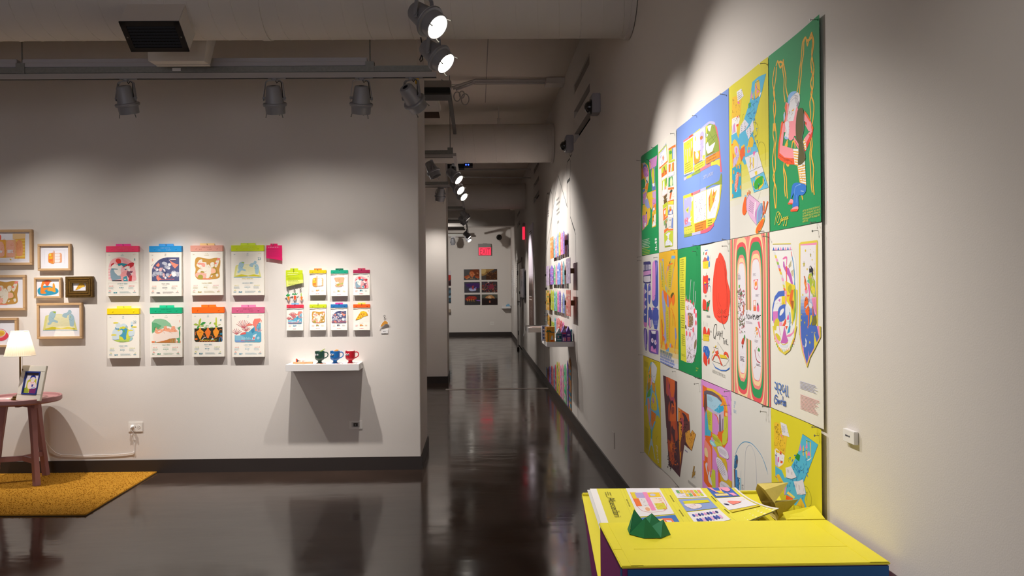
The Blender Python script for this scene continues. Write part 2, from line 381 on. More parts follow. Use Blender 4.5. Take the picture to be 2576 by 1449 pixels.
for y, x, lb, r in ((8.72, 1136, 'second galvanised rail, ending in mid air beside the corridor opening', ((1136, 8.72),)), (11.3, 1130, 'third galvanised rail in the corridor', ()), (14.75, 1167, 'fourth galvanised rail in the corridor', ()),
                    (17.6, 1168.5, 'fifth galvanised rail in the corridor', ()), (19.8, 1169, 'sixth galvanised rail in the corridor', ()), (22.4, 1166, 'last galvanised rail, nearest the far wall', ())):
    strut_track(y, -3.5, xr(x, y), lb, 2.95, rods=[xr(a, b) for a, b in r])
AX = -.245
t = thing('long_rail', 'grey rail running down the corridor carrying the lit spotlights', 'rail', (AX, 3.0, 2.98))
for a, b in ((-4.5, 5.3), (8.85, 11.2), (11.4, 14.65), (14.85, 17.5), (17.7, 22.2)):
    MB().box((AX-.018, a, 2.95), (AX+.018, b, 2.985)).build('light_track', TRACKM, t)

LAMPS = []
def lamp(P, aim, label, lit=None, watt=1.0, ang=62, top=None, blend=1.0, beam=None):
    P = V(P); d = (V(aim)-P).normalized(); top = (P.z+.121) if top is None else top
    t = thing('track_spotlight', label, 'spotlight', (P.x, P.y, top), 'grey track spotlights')
    b0 = P-d*.085
    MB().lathe(b0, d, [(0, .02), (.002, .042), (.012, .049), (.115, .063), (.118, .078), (.126, .081), (.138, .079), (.140, .068), (.19, .066), (.19, .061), (.165, .061), (.165, .0)], 32, caps=False).build('can', LAMPM, t, smooth=True)
    MB().lathe(b0, d, [(.124, .0813), (.127, .083), (.13, .0813)], 32, caps=False).build('rim_bead', LAMPM, t, smooth=True)
    h = V((d.x, d.y, 0)); h = h.normalized() if h.length > .05 else V((0, 1, 0)); ax = V((h.y, -h.x, 0)); u = V((0, 0, 1))
    A = V((P.x, P.y, top))
    yk = MB()
    for s in (-1, 1):
        pts = [A-u*.012, A+ax*s*.045-u*.014, A+ax*s*.058-u*.025, P+ax*s*.073+u*.012, P+ax*s*.073-u*.018]
        for i in range(len(pts)-1):
            q0, q1 = pts[i], pts[i+1]; m_ = (q1-q0); s_ = V((m_.y*ax.x*0, 0, 0)); w = h*.011; nrm = m_.cross(w).normalized()*.0016
            yk.obox((q0+q1)/2, m_*.5, w, nrm)
        yk.cyl(P+ax*s*.056, P+ax*s*.08, .009)
    yk.build('yoke', LAMPM, t)
    hx = V((1, 0, 0)) if abs(h.y) > abs(h.x) or P.y > 5.3 and P.y < 5.6 else V((0, 1, 0))
    hy = V((hx.y, hx.x, 0))
    MB().obox(A+u*.006+hx*.02, hx*.062, hy*.015, u*.007).cyl(A-u*.014, A, .02, n=14).build('track_adapter', LAMPM, t, bevel=.002)
    MB().tube([A+ax*.01-u*.012, A+ax*.018-u*.03, A+ax*.034-u*.014, A+ax*.05-u*.028, P+ax*.062-h*.01], .0032).build('cable', BLACK, t)
    a = d.orthogonal().normalized(); b = d.cross(a)
    for k in range(3):
        w = (a*math.cos(2.1*k+.4)+b*math.sin(2.1*k+.4)); MB().cyl(b0+d*.183+w*.062, b0+d*.212+w*.07, .003, n=6).cyl(b0+d*.212+w*.07, b0+d*.214+w*.07, .005, n=6).build('clip', GALV, t)
    if lit:
        MB().lathe(b0, d, [(.1652, .0), (.1655, .03), (.167, .042)], 28, caps=False).build('lens', mat('lamp_lens', 'fffaf0', .3, emit=9.), t)
        MB().lathe(b0, d, [(.168, .0445), (.187, .0605)], 28, caps=False).build('reflector', mat('lamp_reflector', 'fff4e6', .3, emit=3.), t)
    else:
        MB().lathe(b0, d, [(.166, .0), (.166, .06)], 24, caps=False).build('lens', mat('dark_lens', '3a3a3c', .15), t)
    if lit != False:
        ld = bpy.data.lights.new('spot', 'SPOT'); ld.energy = SPOT_W*watt; ld.color = (1, .95, .90); ld.spot_size = math.radians(ang); ld.spot_blend = blend; ld.shadow_soft_size = .022
        lo = bpy.data.objects.new('spot_light', ld); COL.objects.link(lo); lo.parent = t
        if beam:                                  # reflector lamp: a strong narrow beam on top of the wide spill
            l2 = ld.copy(); l2.energy = SPOT_W*beam[0]; l2.spot_size = math.radians(beam[1]); l2.spot_blend = 1
            d2 = (V(beam[2])-P).normalized(); o2 = bpy.data.objects.new('beam_light', l2); COL.objects.link(o2); o2.parent = t
            o2.rotation_euler = d2.to_track_quat('-Z', 'Y').to_euler(); o2.location = b0+d*.2-V((P.x, P.y, top))
        lo.rotation_euler = d.to_track_quat('-Z', 'Y').to_euler(); lo.location = b0+d*.2-V((P.x, P.y, top))
    return t
# front rail
for x, nm, ax_, w in ((317, 'grey spotlight on the front rail, above the pink topped calendar', .15, 1.0), (690, 'grey spotlight on the front rail, second of its row', .0, 1.0), (909, 'grey spotlight on the front rail, third of its row', -.2, .62)):
    p = ony(x, 247, TY); lamp(p, (p.x+ax_, WF, .6), nm, watt=w*.3, ang=120, top=2.917, beam=(w*2.9, 58, (p.x+ax_, WF, .35)))
p = ony(1035, 243, TY); lamp(p, (.75, 7.2, 1.1), 'grey spotlight turned toward the corridor at the right end of the front rail', lit=False, top=2.917)
one('yellow_tape', MB().box((p.x+.028, TY-.016, 2.875), (p.x+.052, TY+.004, 2.91)), mat('tape_yellow', 'd9a400', .6), 'yellow tape tag on the spotlight at the right end of the front rail', 'tape')
for x in (-3.55, -4.7): lamp((x, TY, 2.79), (x+.5, WF, .6), 'grey spotlight farther along the front rail, out past the lamp table' if x < -4 else 'grey spotlight on the front rail over the framed pictures', watt=.32, ang=120, top=2.917, beam=(2.9, 58, (x+.45, WF, .35)))
# corridor rail
LZ = 2.815
for px_, aim, lb, w, an, *bl in (((1068, 44), (WX, 3.05, 1.6), 'lit spotlight nearest the camera on the corridor rail', 2.5, 74), ((1092, 135), (WX, 3.9, 1.6), 'lit spotlight just below the nearest one on the corridor rail', 2.4, 68),
        ((1140, 440), (WX, 8.75, 1.6), 'lit corridor spotlight over the house cards, first of its cluster', 1.9, 84, .6), ((1147, 469), (WX, 9.5, 1.6), 'lit corridor spotlight over the house cards, middle of its cluster', 1.9, 84, .6),
        ((1156, 486), (WX, 10.3, 1.6), 'lit corridor spotlight over the house cards, farthest of its cluster', 1.9, 84, .6), ((1168, 541), (WX, 14.7, 1.5), 'lit corridor spotlight that shines on the tall banner', 2.4, 70, .6),
        ((1163, 553), (WX, 16.0, 1.2), 'lit corridor spotlight behind the banner spotlight', 1.2, 60), ((1174, 590), (WX, 19.9, 1.5), 'lit spotlight near the far wall, upper of two', .9, 64), ((1176, 599), (WX, 20.6, 1.2), 'lit spotlight near the far wall, lower of two', .9, 64)):
    p = onz(*px_, LZ)
    lamp(p, aim, lb, lit=True, watt=w, ang=an, blend=bl[0] if bl else 1.)
p = onz(1086, 424, LZ); lamp(p, (.4, p.y-.2, 1.0), 'unlit spotlight hanging from the second rail at the corridor mouth', lit=False, top=2.896)
p = onz(1108, 487, LZ); lamp(p, (-.75, 11.88, 1.0), 'lit spotlight hanging from the third rail', lit=True, watt=.9, ang=84, top=2.896)
p = onz(1139, 606, LZ-.02); lamp(p, (-.6, 23.4, 1.2), 'small unlit spotlight on the last rail by the far wall', lit=False, top=2.896)
# unseen spotlights for the near poster wall; one added to brighten the table
for y in (2.55, 1.1): lamp((-.245, y, LZ), ((WX, y+.05, 1.2) if y < 2 else (.85, 2.25, .8)), 'spotlight on the corridor rail behind the photographer' if y < 2 else 'spotlight on the corridor rail above the yellow table', watt=1.9 if y > 2 else .3, ang=74)
for x, y, aim, w in ((-1.7, 11.3, (-1.9, 8.6, .8), 1.7), (-2.9, 11.3, (-3.0, 11.88, 1.), 1.7), (-1.7, 14.75, (-1.9, 12.65, 1.2), 1.7), (-1.6, 17.6, (-1.9, 19.5, .8), 1.7), (-1.2, 19.8, (.1, YE, 1.0), 3.4)):  # unseen spots added to brighten the corridor; the last washes the far wall
    lamp((x, y, LZ), aim, 'lit spotlight in the side gallery %s' % ('before the pillar wall, nearest the corridor' if x == -1.7 and y < 12 else 'before the pillar wall, away from the corridor' if y < 12 else 'just past the pillar wall' if y < 15 else 'midway to the far wall' if y < 18 else 'by the far wall'), lit=True, watt=w, ang=110, top=2.896)
# black box, white beam, ceiling box, conduits, cables
one('white_beam', MB().box((-1.6, 7.42, 3.36), (xr(1140, 7.42), 7.5, 3.43)), TRACKM, 'short white beam above the black box at the corridor mouth', 'beam')
t = thing('black_box', 'flat black device with a blue light hanging over the corridor mouth', 'device', (xr(1100, 7.45), 7.45, 3.3))
MB().box((xr(1040, 7.45), 7.38, 3.30), (xr(1137, 7.45), 7.6, 3.356)).build('case', BLACK, t, bevel=.004)
MB().box((xr(1040, 7.45), 7.37, 3.283), (xr(1138, 7.45), 7.61, 3.30)).build('bracket', mat('bracket_grey', '3c3a38', .5), t)
MB().lathe((xr(1065.5, 7.45), 7.379, 3.31), (0, -1, 0), [(0, .005), (.003, .003)], 8).build('status_light', mat('blue_led', '3050ff', .4, emit=6.), t)
t = thing('ceiling_diffuser', 'white box diffuser with sooty marks under the corridor ceiling', 'vent', (-.5, 8.8, 3.5))
MB().box((-1.3, 9.02, 3.655), (xr(1107, 9.1), 9.75, 3.72)).build('diffuser_box', DUCTM, t, bevel=.01)
for q in (((-1.4, 9.3, 3.826), (-.5, 9.75, 3.829)), ((-1.4, 10.3, 3.826), (-.5, 10.9, 3.829))): MB().box(*q).build('soot_mark', mat('soot', '4a3424', .95, var=.4, scale=4), t)
MB().box((-1.2, 9.1, 3.72), (-.55, 9.65, CEIL)).build('neck', DUCTM, t)
t = thing('conduit_run', 'bundle of pale conduits along the ceiling ending in a small box', 'conduit', (.3, 8.9, 3.78))
for k in range(3): MB().tube([(-.28+.03*k, 8.75+.05*k, 3.7), (0.0, 8.8+.06*k, 3.8), (.95, 8.86+.06*k, 3.81)], .012).build('conduit', TRACKM, t, smooth=True)
MB().box((.8, 8.8, 3.76), (WX, 9.0, 3.826)).build('junction_box', DUCTM, t, bevel=.004)
t = thing('cable_coils', 'loose loops of pale cable beside the black box', 'cable', (-.2, 8.2, 3.5))
for k, (cx, cy, r) in enumerate(((1150, 243, 12), (1162, 238, 9), (1170, 250, 14))):
    MB().tube([ony(cx+r*.7*math.cos(a), cy+r*math.sin(a), 8.2+.02*k) for a in [2*PI*i/14 for i in range(15)]], .006).build('cable_loop', TRACKM, t)
MB().tube([ony(x, y, 7.9) for x, y in ((1110, 200), (1130, 214), (1148, 222), (1170, 214), (1190, 206))], .006).build('cable_run', TRACKM, t)
one('ceiling_strut', MB().box((-.29, 7.7, 3.42), (-.25, 10.1, 3.46)), mat('strut_dark', '4b4845', .5, .5), 'dark strut channel under the ceiling, above the second rail', 'rail')
t = thing('cable_coil_black', 'small black cable loop hanging behind the second nearest spotlight', 'cable', ony(1060, 130, 5.05))
pp = 4.95
MB().tube([ony(x, y, pp+.1) for x, y in ((1058, 90), (1059, 98), (1062, 112), (1067, 108), (1066, 118), (1060, 140), (1056, 150), (1058, 156), (1063, 150), (1062, 138))], .004).build('loop', BLACK, t)
for k, (x, y) in enumerate(((1180, 437), (1105, 452))):
    Y = 12.2 if k == 0 else 8.9
t = thing('data_box', 'small black box with blue lights on a rail deep in the corridor', 'device', ony(1165, 422, 13.0))
p = ony(1165, 422, 13.0); MB().box((p.x-.28, 12.9, p.z-.02), (p.x+.02, 13.1, p.z+.05)).box((p.x+.02, 12.9, p.z+.01), (p.x+.16, 13.1, p.z+.06)).build('case', BLACK, t)
for q in (.09, .05): MB().cyl((p.x+q, 12.9, p.z+.034), (p.x+q, 12.895, p.z+.034), .012).build('status_light', MATS['blue_led'], t)
MB().cyl((p.x-.1, 13., p.z+.05), (p.x-.1, 13., CEIL), .006).build('hanger_rod', GALV, t)
for q, r, lb in ((((-.4, 14.4, 3.63), (WX, 14.4, 3.63)), .016, 'upper thin conduit crossing before the farthest duct'), (((-.4, 14.4, 3.5), (WX, 14.4, 3.47)), .012, 'lower thin conduit crossing before the farthest duct'), (((-.4, 12.2, 3.78), (WX, 12.2, 3.8)), .016, 'thin conduit crossing just past the second duct')):
    one('conduit', MB().tube(q, r), TRACKM, lb, 'conduit')
# dome cameras on the right wall
for (xa, xb, ya, yb, lb) in ((1490, 1511, 233, 282, 'grey wall box with a smoked camera dome, nearer of the two'), (1424, 1443, 339, 378, 'grey wall box with a smoked camera dome, farther and lower of the two')):
    p = onx(xb, (ya+yb)/2, WX); h = (yb-ya)/1960*p.y/2; dpt = p.x-ony(xa, ya, p.y).x
    t = thing('dome_camera', lb, 'camera', p, 'dome cameras high on the right wall')
    MB().box((WX-dpt, p.y, p.z-h), (WX, p.y+2*h, p.z+h)).build('mount_box', mat('camera_box', '9b979c', .6), t, bevel=.006)
    MB().lathe((WX-dpt, p.y+h, p.z-.02), (-1, 0, 0), [(0, h*.8), (.012, h*.8), (.012, h*.62), (.03, h*.58), (.045, h*.42), (.054, h*.2), (.056, .001)], 24).build('dome', mat('smoked_dome', '1c1b1b', .12, coat=.6), t, smooth=True)
# ---------------------------------------------------------------- posters on the right wall
def wpx(x, y):
    p = onx(x, y, WX-.004); return (-p.y, p.z)
ROWZ = [2.243, 1.640, 1.036, .448]
NOODLE, GREEN, CREAM, YEL, ORG_, PINK = 'f3b73c', '0a8f50', 'e3dfd5', 'dcd63a', 'ff6a2a', 'fb9aa2'
def poster(name, short, row, xl, xr_, color, art, ym, lift=0., wave=.0025, pins=(), grad=None):
    y1, y0 = onx(xl, ym, WX).y, onx(xr_, ym, WX).y          # far, near
    u0, u1 = -y1+.001, -y0-.001; v1, v0 = ROWZ[row]-.001, ROWZ[row+1]+.001
    t = thing('poster', name, 'poster', (WX-.004, -u0, v0), 'letter posters pinned to the right wall')
    rnd = random.Random(int(xl)+row); ph = rnd.uniform(0, 6); n = 14 if u1-u0 < .6 else 24
    bow = lambda u: .0035+wave*(1+math.sin(ph+9*(u-u0)))*min(1, 8*(u-u0)/(u1-u0))*min(1, 8*(u1-u)/(u1-u0)+.15)+lift*max(0, (u-u0)/(u1-u0))**5
    fm = lambda u, v, o: V((WX-bow(u)-o, -u, v))
    cu = [u0+(u1-u0)*k/n for k in range(1, n)]
    us = [u0]+cu+[u1]; mb = MB()
    vs = [(WX-bow(u), -u, v) for u in us for v in (v0, v1)]+[(WX-bow(u)+.0006, -u, v) for u in us for v in (v0, v1)]
    m = 2*len(us)
    fs = [(2*i, 2*i+2, 2*i+3, 2*i+1) for i in range(len(us)-1)]+[(m+2*i, m+2*i+1, m+2*i+3, m+2*i+2) for i in range(len(us)-1)]
    fs += [(2*i, m+2*i, m+2*i+2, 2*i+2) for i in range(len(us)-1)]+[(2*i+1, 2*i+3, m+2*i+3, m+2*i+1) for i in range(len(us)-1)]+[(0, 1, m+1, m), (m-2, 2*m-2, 2*m-1, m-1)]
    mb.add(vs, fs).build('sheet', mat('poster_paper_'+color, color, .7, var=.015, scale=20, spec=.25), t)
    P = Print(wpx, .4)
    if grad:
        for k in range(24):
            a, b = grad(k/24); h = a
            P.raw([(u0, v1-(v1-v0)*(k/24)), (u1, v1-(v1-v0)*(k/24)), (u1, v1-(v1-v0)*((k+1)/24)), (u0, v1-(v1-v0)*((k+1)/24))], h)
    art(P)
    P.build('artwork', t, fm, base=.0002, eps=1e-5, cu=cu, clip=(u0+.0005, v0+.0005, u1-.0005, v1-.0005))
    t['short'] = short
    for k, (where, x, y) in enumerate(pins):
        p = onx(x, y, WX); q = V((WX-.001, p.y, p.z)); e = q+V((-.024, rnd.uniform(-.004, .002), rnd.uniform(-.004, .004)))
        one('pin', MB().cyl(q, e, .0011, n=6).lathe(e, e-q, [(0, .0034), (.0012, .0034)], 8), GALV, 'thin steel pin at the %s of the %s' % (where, short), 'pin', 'steel pins holding the posters', loc=q)
    return t
def mixh(a, b, t):
    A = [int(a[i:i+2], 16) for i in (0, 2, 4)]; B = [int(b[i:i+2], 16) for i in (0, 2, 4)]
    return '%02x%02x%02x' % tuple(round(x+(y-x)*t) for x, y in zip(A, B))

def artE(P):
    P.at(1920, 40, 4.994)
    for s in ('640 240 660 330 640 480 620 600 640 740 615 850 640 960 605 1080 615 1240 600 1380', '630 225 645 330 632 480 662 640 655 760 650 900 620 980 660 1100 655 1250 625 1420',
              '500 340 490 460 485 540 465 660 455 760 440 900 425 960', '520 330 515 480 490 620 485 740 465 880 460 985', '535 270 500 340', '145 640 125 760 120 860 145 1000 128 1140 140 1300 130 1449', '165 640 160 760 140 900 130 970 150 1080 155 1200 140 1320 150 1449',
              '245 580 245 680 262 800 258 950 275 1080', '250 580 270 680 285 780 285 900 310 1020', '160 630 180 570 195 600 215 650 240 610', '190 600 215 575 250 590 250 545', '520 330 545 270 560 320 570 370 590 310 630 215 640 240', '560 310 600 300 635 265', '265 1210 260 1300', '130 970 150 1080'):
        P.l(NOODLE, 7.5, s)
    for s in ('485 520 480 545', '625 690 628 715', '655 740 658 770', '640 470 634 500', '625 940 630 970', '128 1090 132 1120', '150 1270 140 1300', '450 760 455 790'): P.l('f08a28', 5, s)
    for s in ('640 215 646 330 634 470', '655 560 664 660', '150 640 128 780'): P.l('8a5a20', 1.2, s)
    P.at(1920, 310, 4.994)
    for s in ('130 0 125 140 140 260 118 480 145 700 135 880 155 1070', '150 0 165 180 150 330 155 560 125 680 165 830 160 1070', '265 490 255 590 270 720 268 820 280 920', '258 560 290 680 295 820 305 945', '605 200 620 300 605 380 615 600 625 780 640 870', '630 180 640 280 625 400 660 560 650 740 668 900',
              '440 530 455 640 470 740', '485 870 505 960', '360 310 370 240 395 230 405 310', '270 300 290 250 310 210'): P.l(NOODLE, 7.5, s)
    P.f(NOODLE, '270 290 295 235 310 250 300 300', 1); P.f(NOODLE, '285 510 330 520 310 548', 1)
    # figure: far arm, packet, face, hair, near arm
    P.at(1920, 310, 4.994)
    P.f('e7402a', '532 1 560 -60 655 60 640 160 545 350 525 350 520 200 610 100', 0)
    P.f(PINK, '540 20 545 -40 640 70 590 105', 0); P.f(PINK, '595 110 645 90 620 130 545 260 520 200', 0); P.f('f0efe8', '510 230 545 180 555 330 540 340', 0)
    for k in range(4): P.l('f0b43c', 4, [(515, 225+32*k), (548, 205+36*k)])
    P.at(1920, 40, 4.994)
    P.f(PINK, '530 1190 600 1290 650 1400 620 1460 590 1440 560 1340 525 1320'); P.f('f26a2c', '528 1185 575 1240 620 1320 658 1410 640 1460 610 1340 530 1225')
    P.f('8fbdf0', '310 1100 315 1010 350 960 400 945 425 955 400 975 350 1030 325 1105', 1); P.f('b5cdf0', '255 1240 275 1200 275 1300 258 1330')
    P.f(PINK, '285 1080 320 1100 325 1180 280 1460 232 1460 260 1380 290 1250 270 1150'); P.f('f26a2c', '265 1330 285 1230 272 1140 290 1085 300 1120 290 1260 255 1460 232 1460')
    P.f('e8e6ea', '330 1100 350 1030 400 980 440 960 465 1000 465 1080 440 1140 395 1300 350 1460 280 1460 310 1250', 1)
    P.f('9a98a2', '420 1130 455 1060 462 1110 440 1150'); P.l('9a98a2', 1.2, '345 1080 400 1030 440 1050'); P.l('9a98a2', 1.2, '340 1060 390 1000 445 1010')
    for k in range(6): P.l('77757e', 1., [(400+8*k, 985+5*k), (410+6*k, 1090+6*k)])
    P.f('f1b33c', '360 1190 380 1200 395 1160 375 1175'); P.scrib('c08a50', 1.3, 300, 1180, 370, 1449, 16, 4); P.l('e04050', 3, '335 1320 325 1400')
    P.f(PINK, '430 1140 400 1240 380 1320 330 1460 440 1500 470 1300', 1); P.f('f9b09a', '415 1370 440 1350 425 1420 405 1430', 1)
    P.at(1920, 310, 4.994)
    P.f(PINK, '325 -20 430 -20 415 70 390 170 365 210 340 215 320 185 330 60', 1)
    P.f('e7e6ee', '275 -10 325 -10 320 100 320 180 300 200 270 180 285 90', 1); P.f('9cc0ea', '268 160 320 190 300 203 275 195', 1); P.l('d5a850', 1.5, '290 70 300 140 290 170'); P.l('f08a28', 1.5, '410 20 425 40')
    P.f(PINK, '395 175 450 260 450 325 425 290 385 195'); P.f('e2402c', '398 200 448 290 448 305 395 215')
    P.f(PINK, '225 0 272 0 245 280 375 320 395 440 270 440 200 395 205 240'); P.f('f7571d', '232 -20 255 -20 215 220 205 370 270 430 390 445 405 520 300 515 225 470 185 430 195 250', 0)
    P.l('f4a08a', 2, '240 60 225 200'); P.l('7a2a14', 1.2, '200 400 260 440 330 460'); P.l('7a2a14', 1.2, '260 460 330 470 370 490'); P.scrib('8a3010', 1, 260, 450, 370, 500, 10, 2)
    P.f('f2f0ea', '378 320 448 322 460 540 400 520'); P.f('f2f0ea', '440 540 535 455 555 780 480 750')
    for k in range(6): P.f('f0ae38', [(380+k*5, 345+33*k), (450, 355+33*k), (450, 372+33*k), (383+k*5, 362+33*k)])
    for k in range(8): P.f('f0ae38', [(444+k*4, 550+27*k), (538+k*2, 520+34*k), (540+k*2, 535+34*k), (447+k*4, 563+27*k)])
    P.scrib('4a3a1c', 1.4, 490, 490, 540, 720, 14, 5)
    P.f('5a5226', '415 10 440 -160 500 -190 525 -100 520 100 500 180 520 300 545 440 500 510 450 525 443 470 455 270 420 200', 1)
    P.l('3d3818', 1.5, '430 -100 425 60 440 190 490 260'); P.l('8c8798', 1.6, '520 -120 522 80 500 190 545 440')
    P.f('2d78cf', '350 960 360 830 380 765 430 745 520 760 552 785 548 860 505 905 452 915 448 1050 372 1060 388 880', 1)
    P.l('7fb0ea', 2, '395 900 410 800 480 765'); P.l('d8e6f6', 2, '480 850 520 855'); P.l('7fb0ea', 1.5, '425 900 420 1000')
    P.f(PINK, '345 955 378 965 372 1010 318 1018', 1); P.f('f0552a', '312 1000 372 1000 372 1018 315 1020'); P.f(PINK, '380 1060 442 1045 440 1090 350 1105', 1); P.f('f0552a', '345 1085 440 1075 440 1098 430 1105 350 1112')
    for s in ('152 1278 158 1200 180 1120 205 1125 205 1190 185 1250 175 1200 210 1130 235 1200 215 1260 190 1278', '235 1195 220 1215 225 1232 243 1215 248 1195 246 1225 252 1222', '270 1180 252 1195 255 1215 275 1195 278 1180 262 1285 252 1270', '300 1175 282 1190 287 1212 303 1190 306 1175 292 1285 280 1270', '318 1165 312 1200 320 1195'): P.l('e6d34c', 3, s)
    P.o = (1920, 310, 4.994)
    for k, s in enumerate(('AFTER I\'M DONE EATING IT,', 'I LICK THE BOWL LIKE I\'M STILL', 'WORRIED ABOUT MY MOTHER', 'FINDING OUT I RUINED MY', 'APPETITE.')):
        P.t(s, 506, 1117+33*k, 6, 'dfd552', wx=1.25)
def artK(P):      # upright of the yellow K, shared by two posters
    pass
def artD(P):
    P.at(1820, 150, 6.038)
    P.f('efc02c', '140 580 205 545 275 610 250 920 235 1000 200 1110 130 1150 125 1000')
    P.scrib('6b5312', 1.1, 145, 590, 260, 850, 46, 3)
    P.f('f0eee8', '135 900 230 850 250 900 225 1020 200 1110 130 1145'); P.f('f0641e', '205 865 228 850 226 900 204 910'); P.f('f0641e', '198 990 232 970 228 1010 200 1020')
    P.f('c9b6dc', '150 1000 175 960 190 1100 135 1135'); P.f('ec78c0', '165 1000 180 960 178 1090 168 1100'); P.f('efc02c', '205 1020 235 1000 232 1150 212 1160'); P.l('3a6a74', 2.5, '130 1000 128 1090'); P.scrib('3a3a3a', 1, 150, 870, 240, 1000, 14, 9)
    P.f('54b8dd', '125 1150 200 1105 230 1200 255 1080 400 640 440 340 540 260 655 212 600 480 455 960 445 1120 540 1400 530 1450 320 1600 240 1450 130 1300', 0)
    P.f('f2bd2a', '490 350 550 315 570 480 540 560 480 600 440 590', 1); P.l('2a2a2a', 1.5, '440 590 490 598 560 540'); P.l('3f9a30', 2, '490 350 555 315'); P.f('ee7fc0', '480 470 510 380 515 430', 0); P.f('ee7fc0', '505 525 525 460 555 480'); P.l('6a3a20', 1.2, '490 380 520 440 560 470'); P.f('ef86c4', '412 600 432 470 440 560 425 590'); P.f('f4f2ec', '545 560 570 500 590 495 560 570')
    P.f('3aa438', '385 660 420 650 415 720 378 745'); P.scrib('2a86c4', 2.5, 380, 600, 520, 1300, 34, 6); P.l('2a6a9a', 1.4, '350 880 370 830 405 810 440 880 400 900'); P.l('2a3a4a', 1., '460 690 470 740 420 800 360 840'); pass
    P.f('e4e0ea', '320 905 385 980 345 1050 250 1130 258 1010'); P.g('4a4a52', 272, 990, 350, 1080, 5, .35)
    P.f('e4e0ea', '450 915 470 1060 420 1130 380 1210 338 1080 400 1010'); P.g('4a4a52', 365, 1040, 450, 1150, 6, .35)
    P.f('eceaf0', '205 490 272 437 308 550 260 600 220 635'); P.g('55525a', 220, 510, 290, 580, 4, .35); P.f('ee6fb4', '212 645 240 635 245 675 225 668')
    P.l('6e6a22', 1., '455 960 500 955 535 1030 520 1130 480 1210'); P.l('6e6a22', .9, '530 1360 545 1280 580 1250 630 1280 650 1400 645 1600'); P.l('6e6a22', .9, '285 930 290 850 310 830')
    P.f('f0c22c', '390 1220 430 1170 462 1240 440 1340 400 1420 340 1430 360 1350', 1); P.f('ee6fb4', '370 1400 405 1360 400 1410 375 1425'); P.l('8a6a10', 1.2, '400 1230 390 1350'); P.f('f0c22c', '150 1240 180 1205 215 1250 235 1300 230 1500 140 1520 130 1330')
    P.f('f0641e', '130 1280 158 1280 130 1320'); P.f('f0641e', '250 1400 275 1340 325 1315 320 1420 290 1520 250 1480'); P.f('3f9a30', '285 1400 298 1370 300 1420 285 1450'); P.f('f0c22c', '270 1320 315 1285 325 1310 270 1350')
    P.f('c0a4e0', '240 1290 250 1280 245 1449 232 1449'); P.f('d4c2e6', '175 1340 205 1310 225 1370 205 1449 175 1440', 1); P.f('ee6fb4', '190 1350 205 1340 210 1430 195 1449')
    P.at(1820, 370, 6.038)
    P.f('efc02c', '110 0 240 0 270 160 270 240 145 320 135 150'); P.f('f0641e', '150 80 165 120 165 270 150 240'); P.f('c6b8e0', '160 180 215 120 235 60 245 130 200 260 155 310'); P.f('d4c2e6', '175 0 225 0 225 100 200 130 178 90', 1); P.f('ee6fb4', '192 20 210 10 210 100 195 90'); P.f('f0641e', '255 40 320 0 335 150 300 130 270 220 252 130'); P.scrib('7a3a5a', 1.2, 150, 60, 260, 290, 12, 2)
    P.f('27a8c8', '140 320 270 262 272 748 138 782'); P.f('eee6e6', '175 600 195 450 215 370 238 440 232 560 200 690', 1); P.f('ef5a22', '178 600 205 410 235 390 225 560 190 685', 1)
    for k in range(13): P.l('f4d6c8', 2, [(190-k*.6, 430+18*k), (232-k*2, 410+18*k)])
    for (x, y) in ((165, 380), (245, 300), (150, 530), (255, 420), (262, 610), (150, 740), (210, 300)): P.e('ee9a28', x, y, 9, 32)
    P.f('68bfe0', '325 0 520 0 545 70 330 155'); P.f('f0c22c', '340 0 430 0 420 60 330 90', 1); P.f('ee6fb4', '370 60 405 30 400 80 375 90'); P.f('e8e6ea', '328 160 535 68 628 375 415 478')
    P.f('efd030', '385 190 460 155 480 280 440 340 395 320', 1); P.f('ee6fb4', '450 80 500 55 470 145'); P.l('7a4a10', 2, '395 310 440 230'); P.l('d75a9a', 2, '400 220 420 260'); P.l('d75a9a', 2, '430 240 460 300'); P.l('2a2a2a', 1.2, '385 382 500 330 600 288'); P.l('777777', 1, '525 120 535 200 520 290 480 340'); P.f('efd030', '480 375 520 360 525 400 500 445'); P.l('777777', 1, '375 140 420 160 430 140')
    P.f('68bfe0', '415 480 628 375 690 615 468 692'); P.f('f0c22c', '460 520 540 440 620 470 625 560 560 640 470 635', 1); P.f('2fae2a', '475 550 520 480 610 440 620 540 560 600 520 640 480 625', 1); P.l('173a12', 4, '545 650 550 560'); P.l('173a12', 2, '548 600 530 570'); P.l('173a12', 2, '552 590 580 550'); P.l('2a2a2a', 1.2, '415 480 628 375'); P.scrib('2a86c4', 3, 430, 420, 670, 660, 10, 8)
    P.l('777777', .9, '575 680 555 740 530 800')
    # the pan with hands
    P.f('ff6a18', '290 990 300 870 340 730 350 860 355 970 318 1035', 1); P.f('ff6a18', '365 730 370 690 362 680'); P.l('ff6a18', 5, '368 735 372 690', 0); P.l('ff6a18', 5, '388 710 390 655', 0); P.l('ff6a18', 5, '402 720 410 670', 0); P.f('88c6e0', '323 735 345 728 350 750 330 760')
    P.f('e8b8da', '355 960 355 800 400 720 450 750 575 850 530 960 515 1190 420 1080', 0); P.l('6a5a6a', 1.4, '400 720 560 840', 0); P.l('6a5a6a', 1.2, '370 980 420 1080 515 1190'); P.f('c48cc0', '480 1000 560 860 585 850 530 980 515 1180 495 1100'); P.f('f3eef2', '470 1050 485 820 500 840 480 1060'); P.l('a48ab0', 4, '355 960 352 810 400 715')
    for k in range(6): P.l('7a5a80', 1.6, [(400-3*k, 800+32*k), (425, 830+30*k), (475-4*k, 870+28*k)], 0)
